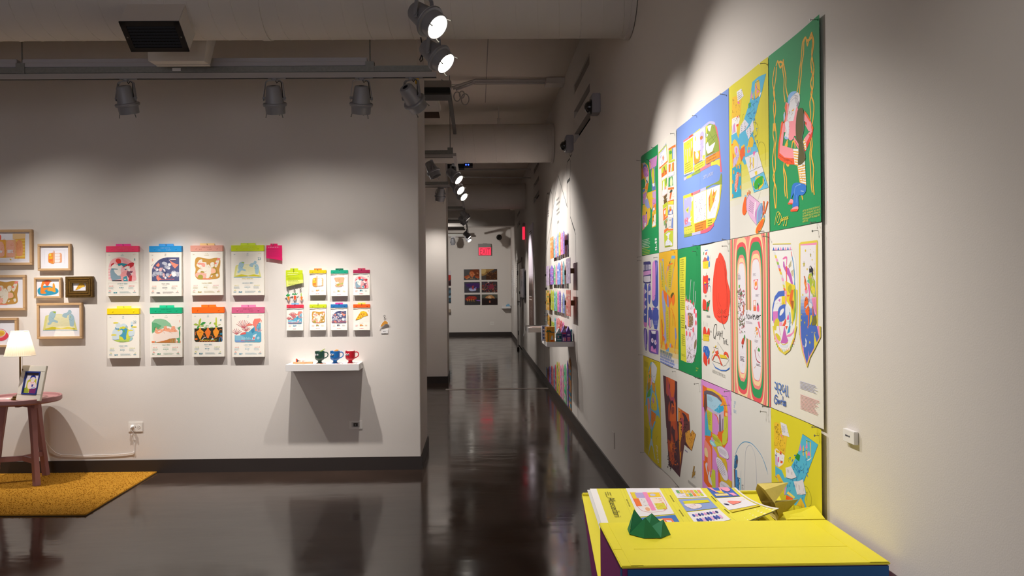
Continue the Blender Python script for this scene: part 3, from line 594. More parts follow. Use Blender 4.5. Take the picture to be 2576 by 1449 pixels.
    P.f('86c4de', '515 1150 520 1010 545 910 590 850 600 870 555 940 530 1080 530 1160', 1); P.f('8698cc', '530 1140 535 1000 570 910 605 880 605 1000 585 1100 540 1145', 1)
    P.f('f0dc3a', '500 1310 505 1230 580 1110 640 1070 620 1180 560 1290', 1); P.f('ff6a18', '505 1310 515 1220 590 1110 632 1090 615 1190 555 1285', 1); P.f('86c4de', '583 1030 605 1010 600 1060 585 1070'); P.f('86c4de', '622 1040 642 1030 640 1080 622 1085')
    P.l('ff6a18', 8, '615 1080 625 980 630 820'); P.l('ff6a18', 8, '640 1010 665 900 682 825'); P.f('e8b8da', '608 985 632 965 640 990 615 1000')
def gradD(t): 
    return (mixh('dfd432', 'e4df8e', max(0, (t-.5)/.16)) if t < .66 else mixh('e4df8e', CREAM, min(1, (t-.66)/.1)), 0)
def artC(P):
    P.at(1690, 220, 6.587)
    P.f('ef7383', '192 880 285 820 360 770 360 820 190 920'); P.f('e8532e', '285 810 355 765 350 800 285 845'); P.f('d9cf3c', '345 780 490 675 490 700 355 790'); P.f('b3b0de', '490 690 590 600 650 560 720 570 730 620 650 600 580 650 495 720', 1); P.f('ef5f76', '712 595 760 660 800 900 830 1300 838 1400 815 1400 800 1050 760 760 715 640')
    P.f('e9e5ee', '192 910 365 800 365 1400 200 1449'); P.f('dccb38', '197 925 358 820 358 1385 205 1436')
    P.f('a9a6cf', '215 970 230 1030 310 980 320 890 335 930 315 1100 275 1170 262 1260 250 1250 245 1160 220 1100', 1); P.f('8a9a34', '205 1130 225 1110 210 1220'); P.f('ef8a22', '330 1020 350 1000 345 1120 315 1170', 1); P.g('6e641c', 215, 1275, 350, 1430, 6, .3); P.l('4a4410', 1.4, '255 950 275 930 290 940')
    P.f('ece9ee', '370 770 575 650 580 1190 375 1260'); P.f('b3a8dc', '480 800 520 730 555 760 550 900 520 1190 475 1180 490 980', 1); P.e('b0702c', 510, 833, 24, 36, .4); P.f('d9cf3c', '378 1080 470 1040 470 1190 380 1200'); P.f('ece9ee', '400 1110 430 1060 460 1120 430 1180', 1); P.f('ef8a22', '372 1075 395 1065 405 1170 460 1180 465 1060 485 1060 480 1210 400 1270 378 1240', 1); P.e('e6d640', 398, 850, 10, 42); P.scrib('8a80c0', 2.4, 480, 900, 570, 1180, 14, 7); P.f('d9cf3c', '530 1130 572 1110 572 1190 530 1195'); P.f('d9cf3c', '378 1290 575 1195 578 1290 380 1405'); P.g('7a7020', 392, 1270, 560, 1390, 5, .3); P.e('e8532e', 376, 1345, 7, 26)
    P.f('8a9c38', '582 650 650 600 730 620 790 900 800 1050 582 1150', 0); P.f('e9e6ea', '610 640 680 615 655 730 630 720'); P.f('d9cf3c', '585 645 620 630 600 760 585 760'); P.f('e9e6ea', '595 760 625 780 600 830'); P.f('e9e6ea', '590 940 620 900 640 980 740 900 690 1060 620 1100 590 1030', 0); P.f('d9cf3c', '585 830 605 840 600 900 585 920'); P.l('5c6a20', 1.4, '650 760 740 920', 0); P.l('5c6a20', 1.4, '640 960 770 780', 0); P.l('5c6a20', 1.4, '600 900 745 780', 0); P.l('5c6a20', 1.2, '700 640 780 850', 0)
    P.f('f08a1e', '580 1170 800 1050 808 1160 585 1275'); P.g('8a5210', 600, 1120, 760, 1240, 4, .3); P.f('d9cf3c', '665 1240 808 1180 812 1310 760 1275 670 1300'); P.f('ef7383', '490 1340 660 1255 668 1300 492 1395')
    P.at(1690, 420, 6.587)
    P.f('8a9c38', '330 115 492 40 492 90 330 155'); P.f('d9cf3c', '245 155 330 120 330 165 245 200'); P.f('b3b0de', '198 175 245 160 240 210 200 230'); P.f('8a9c38', '800 220 825 100 838 130 838 290 700 290 590 365 590 330 760 250', 0); P.t('DIRTY LAUNDRY', 545, 205, 15, 'cfd4ee', ang=-.0, wx=.86)
    P.f('d9cf3c', '190 480 330 430 330 480 192 530'); P.f('e8532e', '318 440 358 425 352 470 325 475'); P.f('ef7383', '350 425 490 372 480 410 360 468'); P.f('b3b0de', '490 370 588 330 590 380 490 420')
    P.f('d9cf3c', '192 520 330 480 815 290 838 290 800 680 750 860 700 960 600 1050 205 1120')
    P.f('a7a4d2', '200 525 345 485 335 570 320 840 330 960 205 1000', 0); P.f('e9e6ea', '215 560 240 520 235 555 215 580'); P.f('e9e6ea', '330 500 355 490 352 560 330 580'); P.f('d5d24a', '228 715 285 655 270 770'); P.f('8a9c38', '240 715 275 680 265 750'); P.f('ef7383', '215 870 265 840 270 920 225 955', 1); P.e('a7a4d2', 242, 865, 12, 14); P.e('a7a4d2', 245, 920, 12, 14); P.f('e9e6ea', '270 880 340 810 300 890 345 915 275 905'); P.f('c8c64a', '200 1010 375 965 380 1075 205 1120'); P.g('4f4a14', 212, 1000, 370, 1105, 3, .34)
    P.f('e6e2e8', '362 475 478 430 590 385 596 870 375 935'); P.scrib('8a7a86', 1.1, 375, 470, 585, 890, 70, 11); P.scrib('c06a6a', 1.3, 380, 470, 580, 900, 14, 12); P.l('8a6a78', 2, '492 660 475 740 472 880')
    P.f('e8841e', '385 950 592 880 592 1020 392 1080'); P.g('8a5210', 400, 945, 585, 1060, 4, .3)
    P.f('e6e2ee', '600 385 812 290 800 560 738 840 610 862'); P.l('9a98c8', 1.4, '640 640 650 820 735 640', 0); P.f('e8b63a', '630 520 665 420 680 350 690 480 715 340 715 440 765 370 725 560 655 750 635 700', 0); P.f('e07a28', '640 500 655 450 655 600 660 700 645 640'); P.f('e07a28', '700 470 712 400 735 430 715 590 700 560'); P.f('c8b830', '700 500 735 450 725 520'); P.scrib('a05a10', 1.2, 640, 430, 740, 700, 14, 14)
    P.g('5c5618', 620, 890, 705, 990, 3, .3); P.f('ef5f76', '492 1060 600 1020 690 950 715 920 718 970 660 1050 580 1095 492 1105', 0); P.f('8a9c38', '205 1125 340 1090 340 1140 205 1170'); P.f('b3b0de', '340 1095 495 1060 495 1105 340 1140'); P.l('5870b0', 1., '490 0 482 500 490 1449', 0)
def artA(P):
    P.at(1605, 360, 9.055)
    P.f('e9bf3a', '95 470 175 440 235 500 262 620 262 860 235 1060 215 1180 290 1449 290 1700 120 1700 135 1410 190 1400 135 1390 135 1040 180 1010 190 900 165 800 100 840', 0)
    P.f('e5802c', '108 580 135 560 150 800 105 830'); P.f('5f79b8', '140 530 200 480 240 600 250 760 160 680', 1); P.f('cf86c8', '155 560 205 540 250 650 255 760 200 780 155 720', 1); P.f('8a6a2a', '105 470 128 460 125 580 108 570'); P.f('c9c4cc', '130 460 185 440 180 480 135 510'); P.f('e8e4e6', '200 790 250 750 250 900 225 960 180 1000 200 900'); P.f('4a4a48', '205 850 225 830 240 920 225 930'); P.f('f08a2a', '205 920 245 900 235 1060 180 1030'); P.f('5f79b8', '135 1060 180 1030 190 1080 140 1140'); P.f('c48ac0', '135 1170 210 1100 215 1160 170 1380 140 1390'); P.f('d8d2e2', '195 1290 210 1220 240 1300 205 1330'); P.f('9aa4d4', '175 1370 215 1330 265 1449 200 1449'); P.scrib('6a4a7a', 1.5, 140, 560, 250, 1380, 22, 3)
    P.f('cf8ac6', '265 385 437 275 418 515 275 605'); P.scrib('f0c8e8', 1.4, 290, 340, 420, 560, 26, 5); P.f('e0a878', '262 440 285 410 300 560 275 570'); P.l('1a1a18', 3, '210 370 250 390 290 440')
    P.f('5f79b8', '300 590 385 545 385 850 405 1060 325 1090'); P.l('e9bf3a', 4, '300 600 320 900 325 1090'); P.l('e9bf3a', 4, '382 560 385 850 408 1060'); P.f('d6c838', '315 620 360 590 365 900 330 910', 1); P.f('ece8ea', '330 930 375 905 378 980 340 990'); P.f('e9bf3a', '325 1095 408 1060 412 1449 412 1800 330 1840 330 1449 225 1130'); P.f('e9cf34', '220 1160 330 1110 330 1449 320 1520 290 1449'); P.f('c9a0d0', '330 1120 408 1075 410 1280 335 1240'); P.f('ece8ea', '350 1290 390 1270 392 1340 355 1340'); P.f('f08a2a', '360 1390 410 1350 412 1449 360 1449')
    P.at(1605, 500, 9.055)
    P.f('9aa4d4', '165 30 240 0 285 200 230 225 205 150'); P.f('e9bf3a', '230 230 290 215 285 420 240 590 130 725 125 370 195 350 230 300', 0); P.f('cf8ac6', '125 390 200 360 225 330 230 560 140 705', 0); P.scrib('46467a', 1.6, 135, 390, 225, 690, 18, 8); P.f('ece8ea', '172 560 205 540 200 630 172 640'); P.f('46508a', '205 300 228 290 225 340 200 350')
    P.f('e9bf3a', '240 0 325 -10 325 190 300 180'); P.f('cf8ac6', '330 20 410 -10 412 130 335 170'); P.f('f08a2a', '350 150 412 100 412 290 385 330 335 340'); P.f('9aa4d4', '330 180 355 160 352 300 330 310'); P.f('ece8ea', '345 215 385 190 388 250 350 270'); P.f('e9bf3a', '325 300 410 260 408 625 325 660'); P.f('e8632c', '335 350 365 330 360 560 335 590'); P.f('ece8ea', '362 380 402 340 402 560 332 610 360 480', 0); P.scrib('2a2a3a', 1.8, 340, 100, 405, 560, 20, 2); P.f('1c1c1c', '340 400 360 380 350 450'); P.f('f0eef0', '332 590 400 560 400 600 332 640')
    P.g('c8d8c4', 118, 945, 290, 1120, 6, .4); P.g('b8c23a', 118, 1130, 285, 1275, 5, .4); pass
    P.g('e8ece6', 385, 905, 445, 1030, 2, .7); P.g('e8ece6', 412, 1040, 432, 1095, 2, .6); P.g('e8ece6', 390, 1100, 450, 1180, 2, .7)
def artB(P):
    P.at(1605, 360, 9.055)
    P.f('c3cf36', '465 215 660 20 685 400 680 420 480 600 485 560'); P.f('ebe8ee', '480 240 650 70 672 400 490 565 478 400')
    for (s, x, y, a) in (('WINGED IN', 500, 300, .62), ('MY', 505, 380, .5), ('STORY', 525, 510, .6)): P.t(s, x, y, 19, '6a7cc0', ang=a*.3, wx=1.1)
    P.f('f07a2c', '560 330 580 280 590 340 578 400', 1); P.f('ef7a28', '485 560 690 395 690 425 490 595')
    P.f('c3cf36', '535 570 665 460 668 640 540 740'); P.f('f06a24', '535 700 668 610 668 700 540 790'); P.f('33302c', '570 690 600 515 635 640 600 740', 0); P.f('f08a2a', '580 680 600 560 625 690 600 750', 1); P.f('ebe8ee', '545 800 665 720 665 760 548 830')
    P.f('c3cf36', '552 860 668 780 672 960 555 1080'); P.f('e6e8ee', '575 900 605 860 605 1090 570 1100', 1); P.f('4a9a3a', '640 830 665 800 660 900 640 960', 1); P.f('f0a08a', '610 1020 650 985 650 1030 615 1070'); P.f('ebe4e4', '552 1110 680 1020 680 1150 560 1220'); P.l('e07a4a', 1.5, '556 1220 680 1140', 0); P.l('e07a4a', 1.5, '535 600 545 1000 556 1220', 0)
    P.f('6e5226', '580 1220 680 1150 660 1220 640 1270 680 1330 600 1400 610 1300', 0); P.l('6a7cc0', 3, '575 1300 590 1290'); P.f('c3cf36', '565 1420 685 1330 690 1420 575 1500')
    P.f('f07a2c', '705 130 858 30 862 80 712 170'); P.f('c3cf36', '710 170 790 120 795 370 710 420'); P.f('4aa83c', '730 190 775 170 790 220 740 260', 1); P.f('6f9ed8', '795 120 815 110 812 360 795 370'); P.f('e4e2f0', '820 110 850 90 845 340 820 355'); P.l('f07a2c', 2, '858 60 845 340', 0); P.f('c3cf36', '710 420 845 365 845 410 712 465')
    P.f('f07a2c', '712 490 760 470 755 650 712 665'); P.f('e4e2f0', '765 470 795 455 775 640 750 650'); P.f('c3cf36', '790 460 810 450 800 640 780 650'); P.f('f07a2c', '800 450 830 435 830 630 800 645'); P.f('ebe8ee', '705 700 830 645 835 720 705 770'); P.l('6f7cc8', 1.4, '705 770 838 720', 0)
    P.f('2f9a54', '710 790 800 750 815 960 705 1000'); P.f('d8e2b0', '745 860 770 765 800 850 795 960 750 970', 1); P.f('f07a2c', '700 1020 830 1000 828 1050 698 1065')
    P.f('f06a24', '735 1250 760 1080 790 1060 780 1170 750 1285', 1); P.f('3e4a36', '735 1130 760 1070 800 1065 790 1110 760 1130', 1); P.l('f4b0a0', 1.2, '800 1215 835 1210', 0); P.l('f4b0a0', 1.2, '795 1190 830 1150', 0); P.f('f06a24', '698 1320 830 1280 830 1320 698 1340'); P.f('e6d63a', '700 1335 830 1310 828 1400 702 1400')
    P.at(1605, 500, 9.055)
    P.f('6e5226', '590 30 680 -20 640 60 600 130'); P.f('c3cf36', '570 180 690 70 692 110 575 245'); P.f('f07a2c', '575 250 655 195 640 380 585 480', 0); P.f('e6d63a', '650 200 690 130 690 380 640 400'); P.f('e8e8ee', '605 280 635 250 630 340 608 350', 1); P.f('f07a2c', '580 460 695 375 695 410 585 505'); P.f('8ab06a', '590 520 680 440 685 500 600 620'); P.f('5a6a3a', '635 570 662 560 660 670 635 675'); P.f('f06a24', '640 480 655 470 658 560 642 560'); P.f('ef7a28', '600 710 700 655 705 700 605 790')
    P.f('e6d63a', '700 80 825 55 825 100 700 135'); P.f('f0642a', '730 200 745 170 770 190 780 260 735 300', 0); P.f('d8c83a', '735 180 770 170 765 230 735 230'); P.f('5f79b8', '705 270 740 240 740 300 800 240 812 350 705 365', 0); P.f('ebe8ee', '735 300 790 260 790 350 720 350'); P.l('e07a4a', 1.5, '695 140 700 365', 0); P.l('e07a4a', 1.5, '825 100 820 360', 0); P.f('e6e6ee', '695 375 825 360 825 410 695 430')
    P.f('6f86c8', '790 440 818 430 812 670 775 660'); P.l('5f79b8', 2.4, '725 470 745 500 770 460', 0); P.l('5f79b8', 2.4, '728 630 740 650 755 620', 0); P.f('ef7a28', '690 695 818 680 818 715 695 725')
    P.f('c3cf36', '600 800 700 735 818 725 808 1080 615 1110'); P.f('e6e8f0', '640 820 700 765 760 770 725 830 720 930 790 1000 800 1060 625 1070 640 980 680 930 690 860', 0); P.scrib('5a70b8', 1.6, 640, 960, 780, 1050, 16, 3); P.e('4a70c0', 698, 908, 8, 10); P.g('8a9430', 635, 1075, 795, 1100, 1, .6)
def artF(P):
    P.at(1610, 630, 8.525)
    P.f('3d3a78', '85 280 100 245 165 238 225 238 245 290 245 650 225 700 110 705 80 640', 1); P.f('dcd6e2', '88 305 240 300 242 405 85 430'); P.f('d59ad2', '82 455 245 425 245 510 80 545'); P.f('dcd6e2', '90 560 235 540 240 660 200 680 110 680 88 640'); P.scrib('5a56a0', 1.5, 100, 340, 230, 400, 12, 1); P.scrib('c070c0', 1.6, 95, 450, 235, 520, 12, 4)
    P.f('4a58b0', '275 300 310 225 350 215 380 260 390 600 392 1100 370 1200 320 1210 275 1130 268 960 272 600', 1); P.f('df92d4', '275 300 300 230 325 240 335 500 335 860 320 1050 268 1030 272 600', 1); P.f('8a76cc', '345 220 375 280 360 500 350 560 340 400'); P.l('4a58b0', 2, '335 960 300 990 310 1010')
    P.f('4a58b0', '105 760 120 715 160 730 172 900 168 1400 150 1600 100 1580 88 1200 92 900', 1); P.f('b679c4', '92 800 110 790 112 1449 88 1449'); P.f('dcd6e2', '112 820 160 880 112 940'); P.f('dcd6e2', '112 1010 155 1040 112 1100'); P.f('dcd6e2', '112 1160 155 1210 112 1260'); P.f('dcd6e2', '112 1320 150 1370 112 1400')
    P.f('4a58b0', '190 780 210 718 235 730 242 900 235 1080 212 1150 190 1060', 1); P.f('dccfe0', '195 880 240 850 238 960 195 950'); P.f('c98ad0', '210 730 232 740 225 780')
    P.f('4a58b0', '190 1330 215 1200 245 1230 265 1449 265 1500 190 1500', 0); P.l('c0a8d8', 1.4, '210 1250 255 1400'); P.f('4a58b0', '275 1300 310 1225 370 1235 392 1320 392 1500 280 1500', 1); P.f('e07ac0', '275 1230 292 1215 300 1330 280 1335', 1)
    P.at(1610, 780, 8.05)
    P.f('4a58b0', '85 0 155 0 150 230 130 300 95 250 80 150'); P.f('dcd6e2', '100 60 140 95 100 120'); P.f('cf7cc0', '80 150 95 240 152 260 145 340 110 345 82 280', 1)
    P.f('4a58b0', '180 0 250 0 255 260 250 330 215 370 180 300'); P.f('d78ccc', '195 180 215 170 220 360 200 350', 1); P.f('dcd6e2', '222 200 245 190 245 330 225 350'); P.f('4a58b0', '262 0 375 0 370 250 345 395 300 385 270 250', 0)
    for x in (307, 328, 347): P.l('c8cce8', 1.6, [(x-6, 230+x*.05), (x+2, 215), (x+8, 260), (x+2, 300), (x-6, 280), (x-6, 230)])
    P.f('584aa0', '85 400 115 365 155 410 165 560 160 680 150 810 120 800 90 600', 1); P.f('a890d4', '100 420 130 400 135 600 125 780 98 620', 1); P.l('dcd6e2', 4, '140 690 125 810', 0); P.l('dcd6e2', 3, '160 690 140 815', 0)
    P.f('7a5cb4', '190 430 215 400 350 410 375 470 375 860 350 895 215 855 188 760', 1); P.f('35347c', '222 420 340 425 335 860 225 840', 0); P.f('e6e0e8', '235 415 328 425 318 485 250 475'); P.f('e0d2ea', '242 580 268 570 285 630 268 665 240 640', 1); P.f('e0d2ea', '300 620 320 605 340 670 322 705 300 680', 1); P.f('d05a8a', '255 610 270 600 268 640'); P.f('d05a8a', '312 650 326 640 322 690'); P.f('e08ad2', '235 740 262 720 290 810 318 770 340 870 230 830', 0); P.g('8a8a8a', 125, 850, 160, 870, 1, .8); P.g('8a8a8a', 290, 905, 330, 925, 1, .8)
def artG(P):
    P.at(1610, 630, 8.525)
    P.f('ef9a5a', '425 180 490 180 490 215 430 220'); P.f('6aaee0', '485 180 510 180 530 470 555 720 585 800 590 900 575 880 520 600', 0); P.f('6aaee0', '440 260 452 270 470 640 460 640'); P.f('d6bc30', '448 235 500 225 520 470 575 860 590 920 510 850 470 620', 0)
    P.f('6aaee0', '705 112 770 112 770 175 695 175'); P.l('ef9a5a', 4, '780 125 760 300 720 560 680 860', 0); P.l('6aaee0', 4, '745 380 715 600 680 850', 0); P.f('d6bc30', '700 185 770 180 740 370 690 700 660 950 590 930 600 640 650 400 680 260', 0); P.l('6aaee0', 4, '700 175 670 290', 0)
    P.f('4a5a30', '660 240 672 230 668 290 650 290'); P.f('f0761e', '650 290 730 265 710 300 660 320 640 400 600 440 615 350 640 310', 1); P.f('9aa0c8', '615 340 632 335 630 430 612 430'); P.l('8a9cd0', 4, '600 420 575 560 600 700 610 780 640 860'); P.f('f0761e', '630 850 650 845 645 900 632 890')
    P.f('f0761e', '495 830 560 880 630 960 700 1020 690 1100 660 1200 650 1449 640 1449 640 1210 580 1150 530 1000', 0); P.f('a8a2c8', '480 880 505 850 530 1000 555 1200 565 1449 520 1449 490 1200 475 1000', 0); P.f('7ab0da', '530 1050 560 1150 570 1330 545 1200', 1); P.f('8a92c4', '605 960 628 970 640 1210 610 1200 600 1080', 1); P.f('5f561a', '680 980 700 930 730 900 750 920 740 980 700 1030', 1); P.f('f0761e', '700 1030 755 940 762 1100 735 1190 710 1120', 1); P.f('d6bc30', '570 1190 640 1220 630 1449 580 1449')
    P.l('f0761e', 4, '690 1230 730 1320 740 1449'); P.g('8a9a3a', 470, 330, 515, 790, 14, .4); P.g('8a9a3a', 640, 330, 700, 800, 12, .4)
    P.at(1610, 780, 8.05)
    P.f('a8a2c8', '470 0 525 0 545 400 555 640 520 720 500 600 510 300', 0); P.f('d6bc30', '550 0 605 0 605 640 560 700 545 400'); P.l('6aaee0', 4, '605 0 608 350', 0); P.l('f0761e', 6, '630 0 625 350 618 660', 0); P.g('7a9a4a', 558, 30, 598, 640, 18, .4); P.l('6aaee0', 3.5, '545 420 552 640', 0)
    P.f('f0761e', '530 690 560 680 580 770 560 810 525 770', 1); P.f('6aaee0', '545 800 608 760 605 845 545 835'); P.f('f0761e', '432 200 445 175 480 480 520 600 490 650 470 560 450 750 425 770 455 560', 0); P.l('5a4a18', 3, '450 180 470 350'); P.f('a0a8cc', '475 500 492 495 490 525 475 525'); P.f('a0a8cc', '622 680 655 675 660 750 630 755', 0); P.f('f0761e', '655 680 685 730 680 765 655 750')
    P.l('f0761e', 4, '680 40 715 130 735 330'); P.l('5a4a18', 2.5, '690 90 688 320', 0); P.f('8a92c4', '725 380 740 370 755 540 745 590 735 580', 1); P.l('8a9cd0', 4, '745 580 735 700 725 830', 0); P.l('f0761e', 4, '725 830 740 890', 0)
    for k in range(5): P.g(('7a8a8a', '8a98b0', '8a98c0', '8090d0', '6a80d0')[k], 415, 850+52*k, 770-10*k, 880+60*k+18, 1, .75)
def gradG(t): return ('e9b52a' if t < .8 else mixh('e9b52a', 'dfe0ea', min(1, (t-.8)/.14)), 0)
def artH(P):
    P.at(1610, 630, 8.525)
    P.f('d5d237', '850 170 1003 133 990 700 985 1449 985 1500 865 1500 845 700'); P.g('7a7a1e', 868, 200, 965, 700, 11, .4); P.l('6a6a1a', 1.6, '862 745 910 735', 0); P.g('7a7a1e', 868, 790, 980, 1449, 14, .4)
    for s in ('1118 620 1080 1100', '1187 670 1170 1130', '1222 870 1195 1250'): P.l('dccfdc', 5, s, 0)
    for x, y in ((1122, 615), (1187, 640), (1223, 860)): P.l('33302c', 2, [(x, y), (x+4, y-18)], 0)
    P.f('e2d6e0', '985 1060 1040 1090 1110 1110 1170 1180 1220 1260 1240 1449 1245 1500 985 1500', 0); P.f('8a6a4a', '1040 1300 1100 1290 1180 1400 1190 1500 1030 1500', 1); P.f('e2d6e0', '1090 1300 1140 1290 1130 1400 1100 1370', 1); P.scrib('5a4632', 1.8, 1010, 1180, 1190, 1449, 30, 3); P.f('e8a0b8', '990 1060 1010 950 1015 1080 995 1120')
    for x, y in ((1000, 1060), (1047, 1080), (1110, 1095), (1170, 1140), (1203, 1280), (1230, 1390)): P.e('ef5364', x, y, 13, 38)
    P.f('e08a5a', '1022 1190 1035 1190 1050 1449 1025 1449')
    P.at(1610, 780, 8.05)
    P.f('d5d237', '822 0 930 0 925 300 958 1060 832 1010 825 500'); P.g('7a7a1e', 835, 100, 918, 400, 6, .4); P.g('7a7a1e', 850, 490, 935, 760, 6, .4); P.g('7a7a1e', 840, 880, 930, 960, 2, .4)
    P.f('e6dce6', '930 0 1175 0 1185 350 1180 600 1165 850 1110 1040 1080 1075 960 1060 940 700 928 400', 0); P.f('8a6e50', '990 60 1080 80 1105 220 1080 330 1000 340 985 200', 1); P.scrib('e6dce6', 3, 1000, 70, 1090, 330, 16, 4); P.scrib('6a523a', 2., 940, 60, 1100, 410, 40, 6); P.f('4a3a30', '930 300 960 320 960 390 930 370'); P.f('f08a5a', '985 110 1010 110 1015 320 990 330'); P.f('e2c4e0', '950 100 985 80 985 330 955 340', 1)
    for k in range(16): P.l('a98ab0', 1.6, [(945+14*k, 480+90*math.sin(k*.9)), (955+14*k, 560+60*math.sin(k*.9)), (975+13*k, 500+80*math.sin(k))])
    for x, y in ((962, 470), (1035, 490), (1103, 400), (1158, 260), (1160, 105), (1128, 20)): P.e('ef5364', x, y, 15, 55)
    P.scrib('7a6450', 2.2, 960, 770, 1150, 1050, 60, 8); P.f('8a7050', '1130 650 1170 590 1165 720 1125 790', 1); P.scrib('7a7aa8', 1.8, 950, 700, 1090, 760, 8, 3); P.f('f0a0c8', '925 0 935 0 960 200 940 200'); P.t('BIRTHDAY', 1160, 1185, 7, 'c6d03a', wx=.75); P.t('DAWN', 1160, 1235, 7, 'c6d03a', wx=.75)
def artJ(P):
    P.at(1755, 600, 7.245)
    P.f('dfe3ea', '132 210 185 205 185 310 130 305'); P.l('4a7ac4', 3, '132 220 185 210', 0); P.f('e8684a', '138 270 165 240 168 290 142 300', 1); P.f('c86a5a', '100 400 125 340 160 360 185 380 185 420 95 425', 1); P.f('4a7ad0', '165 390 185 300 215 350 205 420'); P.f('4a90d8', '200 440 222 420 222 510 200 520', 1); P.f('e8d02c', '92 425 195 410 195 550 95 550'); P.f('2e8a50', '105 250 118 240 112 300 104 300'); P.l('5a5a5a', 1, '235 300 225 420'); P.scrib('8a7a20', 1.2, 105, 450, 185, 530, 12, 2)
    P.f('e7402a', '95 880 95 720 110 670 130 690 180 665 192 720 190 850 165 990 105 990', 1); P.l('4a4030', 2.4, '145 690 165 625'); P.f('e8c82c', '118 790 150 800 145 825 118 820'); P.l('3a4a90', 3, '110 985 108 870 135 830 160 870 165 970'); P.l('3a4a90', 3, '185 975 190 880 215 860 240 900 242 975'); P.l('3a4a90', 3, '130 830 210 820 205 740'); P.e('3a4a90', 210, 745, 16, 26); P.l('3a62b8', 4, '135 830 170 960')
    P.g('a8a8a0', 132, 1030, 165, 1080, 1, .8); P.f('1f7a48', '165 1160 230 1120 195 1335 90 1310 95 1280 160 1300', 0); P.f('e7402a', '92 1290 92 1140 115 1105 155 1150 155 1290 130 1310', 1); P.f('e7402a', '180 1300 185 1250 208 1240 200 1310', 1); P.e('e7402a', 205, 1160, 10, 18); P.g('a0a098', 165, 1400, 245, 1440, 1, .8)
    P.f('f4472e', '275 980 290 720 310 560 345 380 375 350 410 262 440 270 485 340 520 440 545 620 548 740 590 950 597 1100 570 1400 550 1500 480 1560 330 1449 285 1280', 1)
    for s in ('350 400 330 560 305 800 300 1050', '365 480 350 700 345 1000 380 1240', '400 440 415 425 432 470', '450 340 500 480 535 690', '470 420 505 560 520 700 545 960 545 1250', '390 1000 400 1150 440 1240', '560 1000 555 1200 540 1300'): P.l('b3281c', 1.6, s)
    P.l('3f8a4a', 2.5, '445 1290 450 1449'); 
    for k in range(5): P.l('a3241a', 1.5, [(390-8*k, 1260+34*k), (420-4*k, 1310+30*k), (445, 1330+26*k)]); P.l('a3241a', 1.5, [(450, 1280+34*k), (490, 1330+28*k), (530-3*k, 1290+34*k)])
    P.at(1755, 790, 7.245)
    P.f('f4472e', '310 0 450 0 450 120 415 155 360 110', 0); P.f('f4472e', '465 0 580 0 555 80 500 110 470 80', 0)
    for k in range(3): P.l('a3241a', 1.5, [(370+14*k, 20+10*k), (400+10*k, 60), (435, 40+5*k)]); P.l('a3241a', 1.5, [(480, 20+14*k), (520, 50+8*k), (555, 30)])
    P.l('4a4038', 3.4, '455 20 460 130 510 275'); P.g('a0a098', 165, 30, 245, 80, 1, .8); P.g('a8a8a0', 232, 300, 262, 345, 1, .8)
    P.f('e7402a', '108 390 105 260 130 230 150 270 165 350 195 260 215 270 215 390', 1); P.f('e8c82c', '98 365 210 375 208 495 98 485'); P.l('2a2a2a', 2, '98 375 140 400 210 405'); P.l('3a3a3a', 1.2, '75 458 100 455'); P.l('3a3a3a', 1.2, '205 465 225 475')
    for k in range(4): P.l('8a8a8a', 1.2, [(110+22*k, 230), (112+24*k, 130+12*k)], 0)
    P.f('2f6ac0', '105 600 120 580 150 585 185 590 222 680 215 760 185 820 130 790 102 670', 0); P.l('b8cfe8', 2.4, '160 660 180 740', 0); P.l('e4e4e4', 3, '125 600 120 650', 0); P.f('e7402a', '108 870 108 720 130 700 150 760 170 780 175 880 160 945', 1); P.f('e7402a', '188 850 215 795 215 900 195 910', 1)
    for s, w in (('355 190 320 200 295 300 298 420 320 440 345 360 358 240 355 190', 3.2), ('310 400 335 460', 3), ('358 330 362 385 378 385 380 310', 3), ('385 390 395 310 405 395', 2.6), ('388 360 403 360', 2), ('412 310 413 470', 3.2), ('430 320 432 410', 2.8), ('440 345 442 420', 2.6), ('436 352 448 350', 2.2), ('452 300 462 360', 2.6), ('474 300 462 440', 2.6), ('478 440 502 445', 2.6), ('488 445 490 550', 2.8), ('506 480 507 550', 2.6), ('515 550 517 470 526 510 534 470 536 550', 2.6), ('550 465 540 465 541 550 552 548', 2.6), ('541 505 550 505', 2.2), ('562 545 566 570', 3)):
        P.l('2a2826', w, s, 1 if w > 3 else 0)
    P.l('3a3a3a', 1.2, '375 510 500 690 570 790 585 850', 0); P.l('3a3a3a', 1.2, '375 510 385 620 400 730', 0); P.l('3a3a3a', 1.2, '290 600 380 630', 0); P.f('e7502e', '300 610 330 690 380 660 395 720 375 730 340 720 310 660', 0); P.f('e7502e', '268 840 310 740 350 720 400 750 430 840 470 940 440 930 410 830 370 760 320 760 280 850', 0); P.f('e8c82c', '405 730 530 755 560 815 430 800'); P.f('e8c82c', '320 600 345 565 350 585 330 610'); P.f('e8c82c', '275 700 295 660 298 690 278 720'); P.f('e7502e', '490 730 520 685 560 710 575 790 555 780 535 730 510 745', 1)
    P.l('3a3a3a', 1.2, '280 850 470 920 480 950 530 930 575 850', 0); P.l('3a3a3a', 1.2, '285 740 260 790 265 850'); P.l('3a3a3a', 1.2, '430 800 560 818 580 850', 0); P.f('3f74c4', '270 870 330 960 440 1015 540 1020 595 965 580 1010 530 1040 440 1035 330 985', 0); P.l('3a3a3a', 1, '595 960 590 860', 0); P.t('A PLATE OF CUT FRUIT WILL DO', 272, 1062, 14, '97958e', wx=.62, ang=-.02)
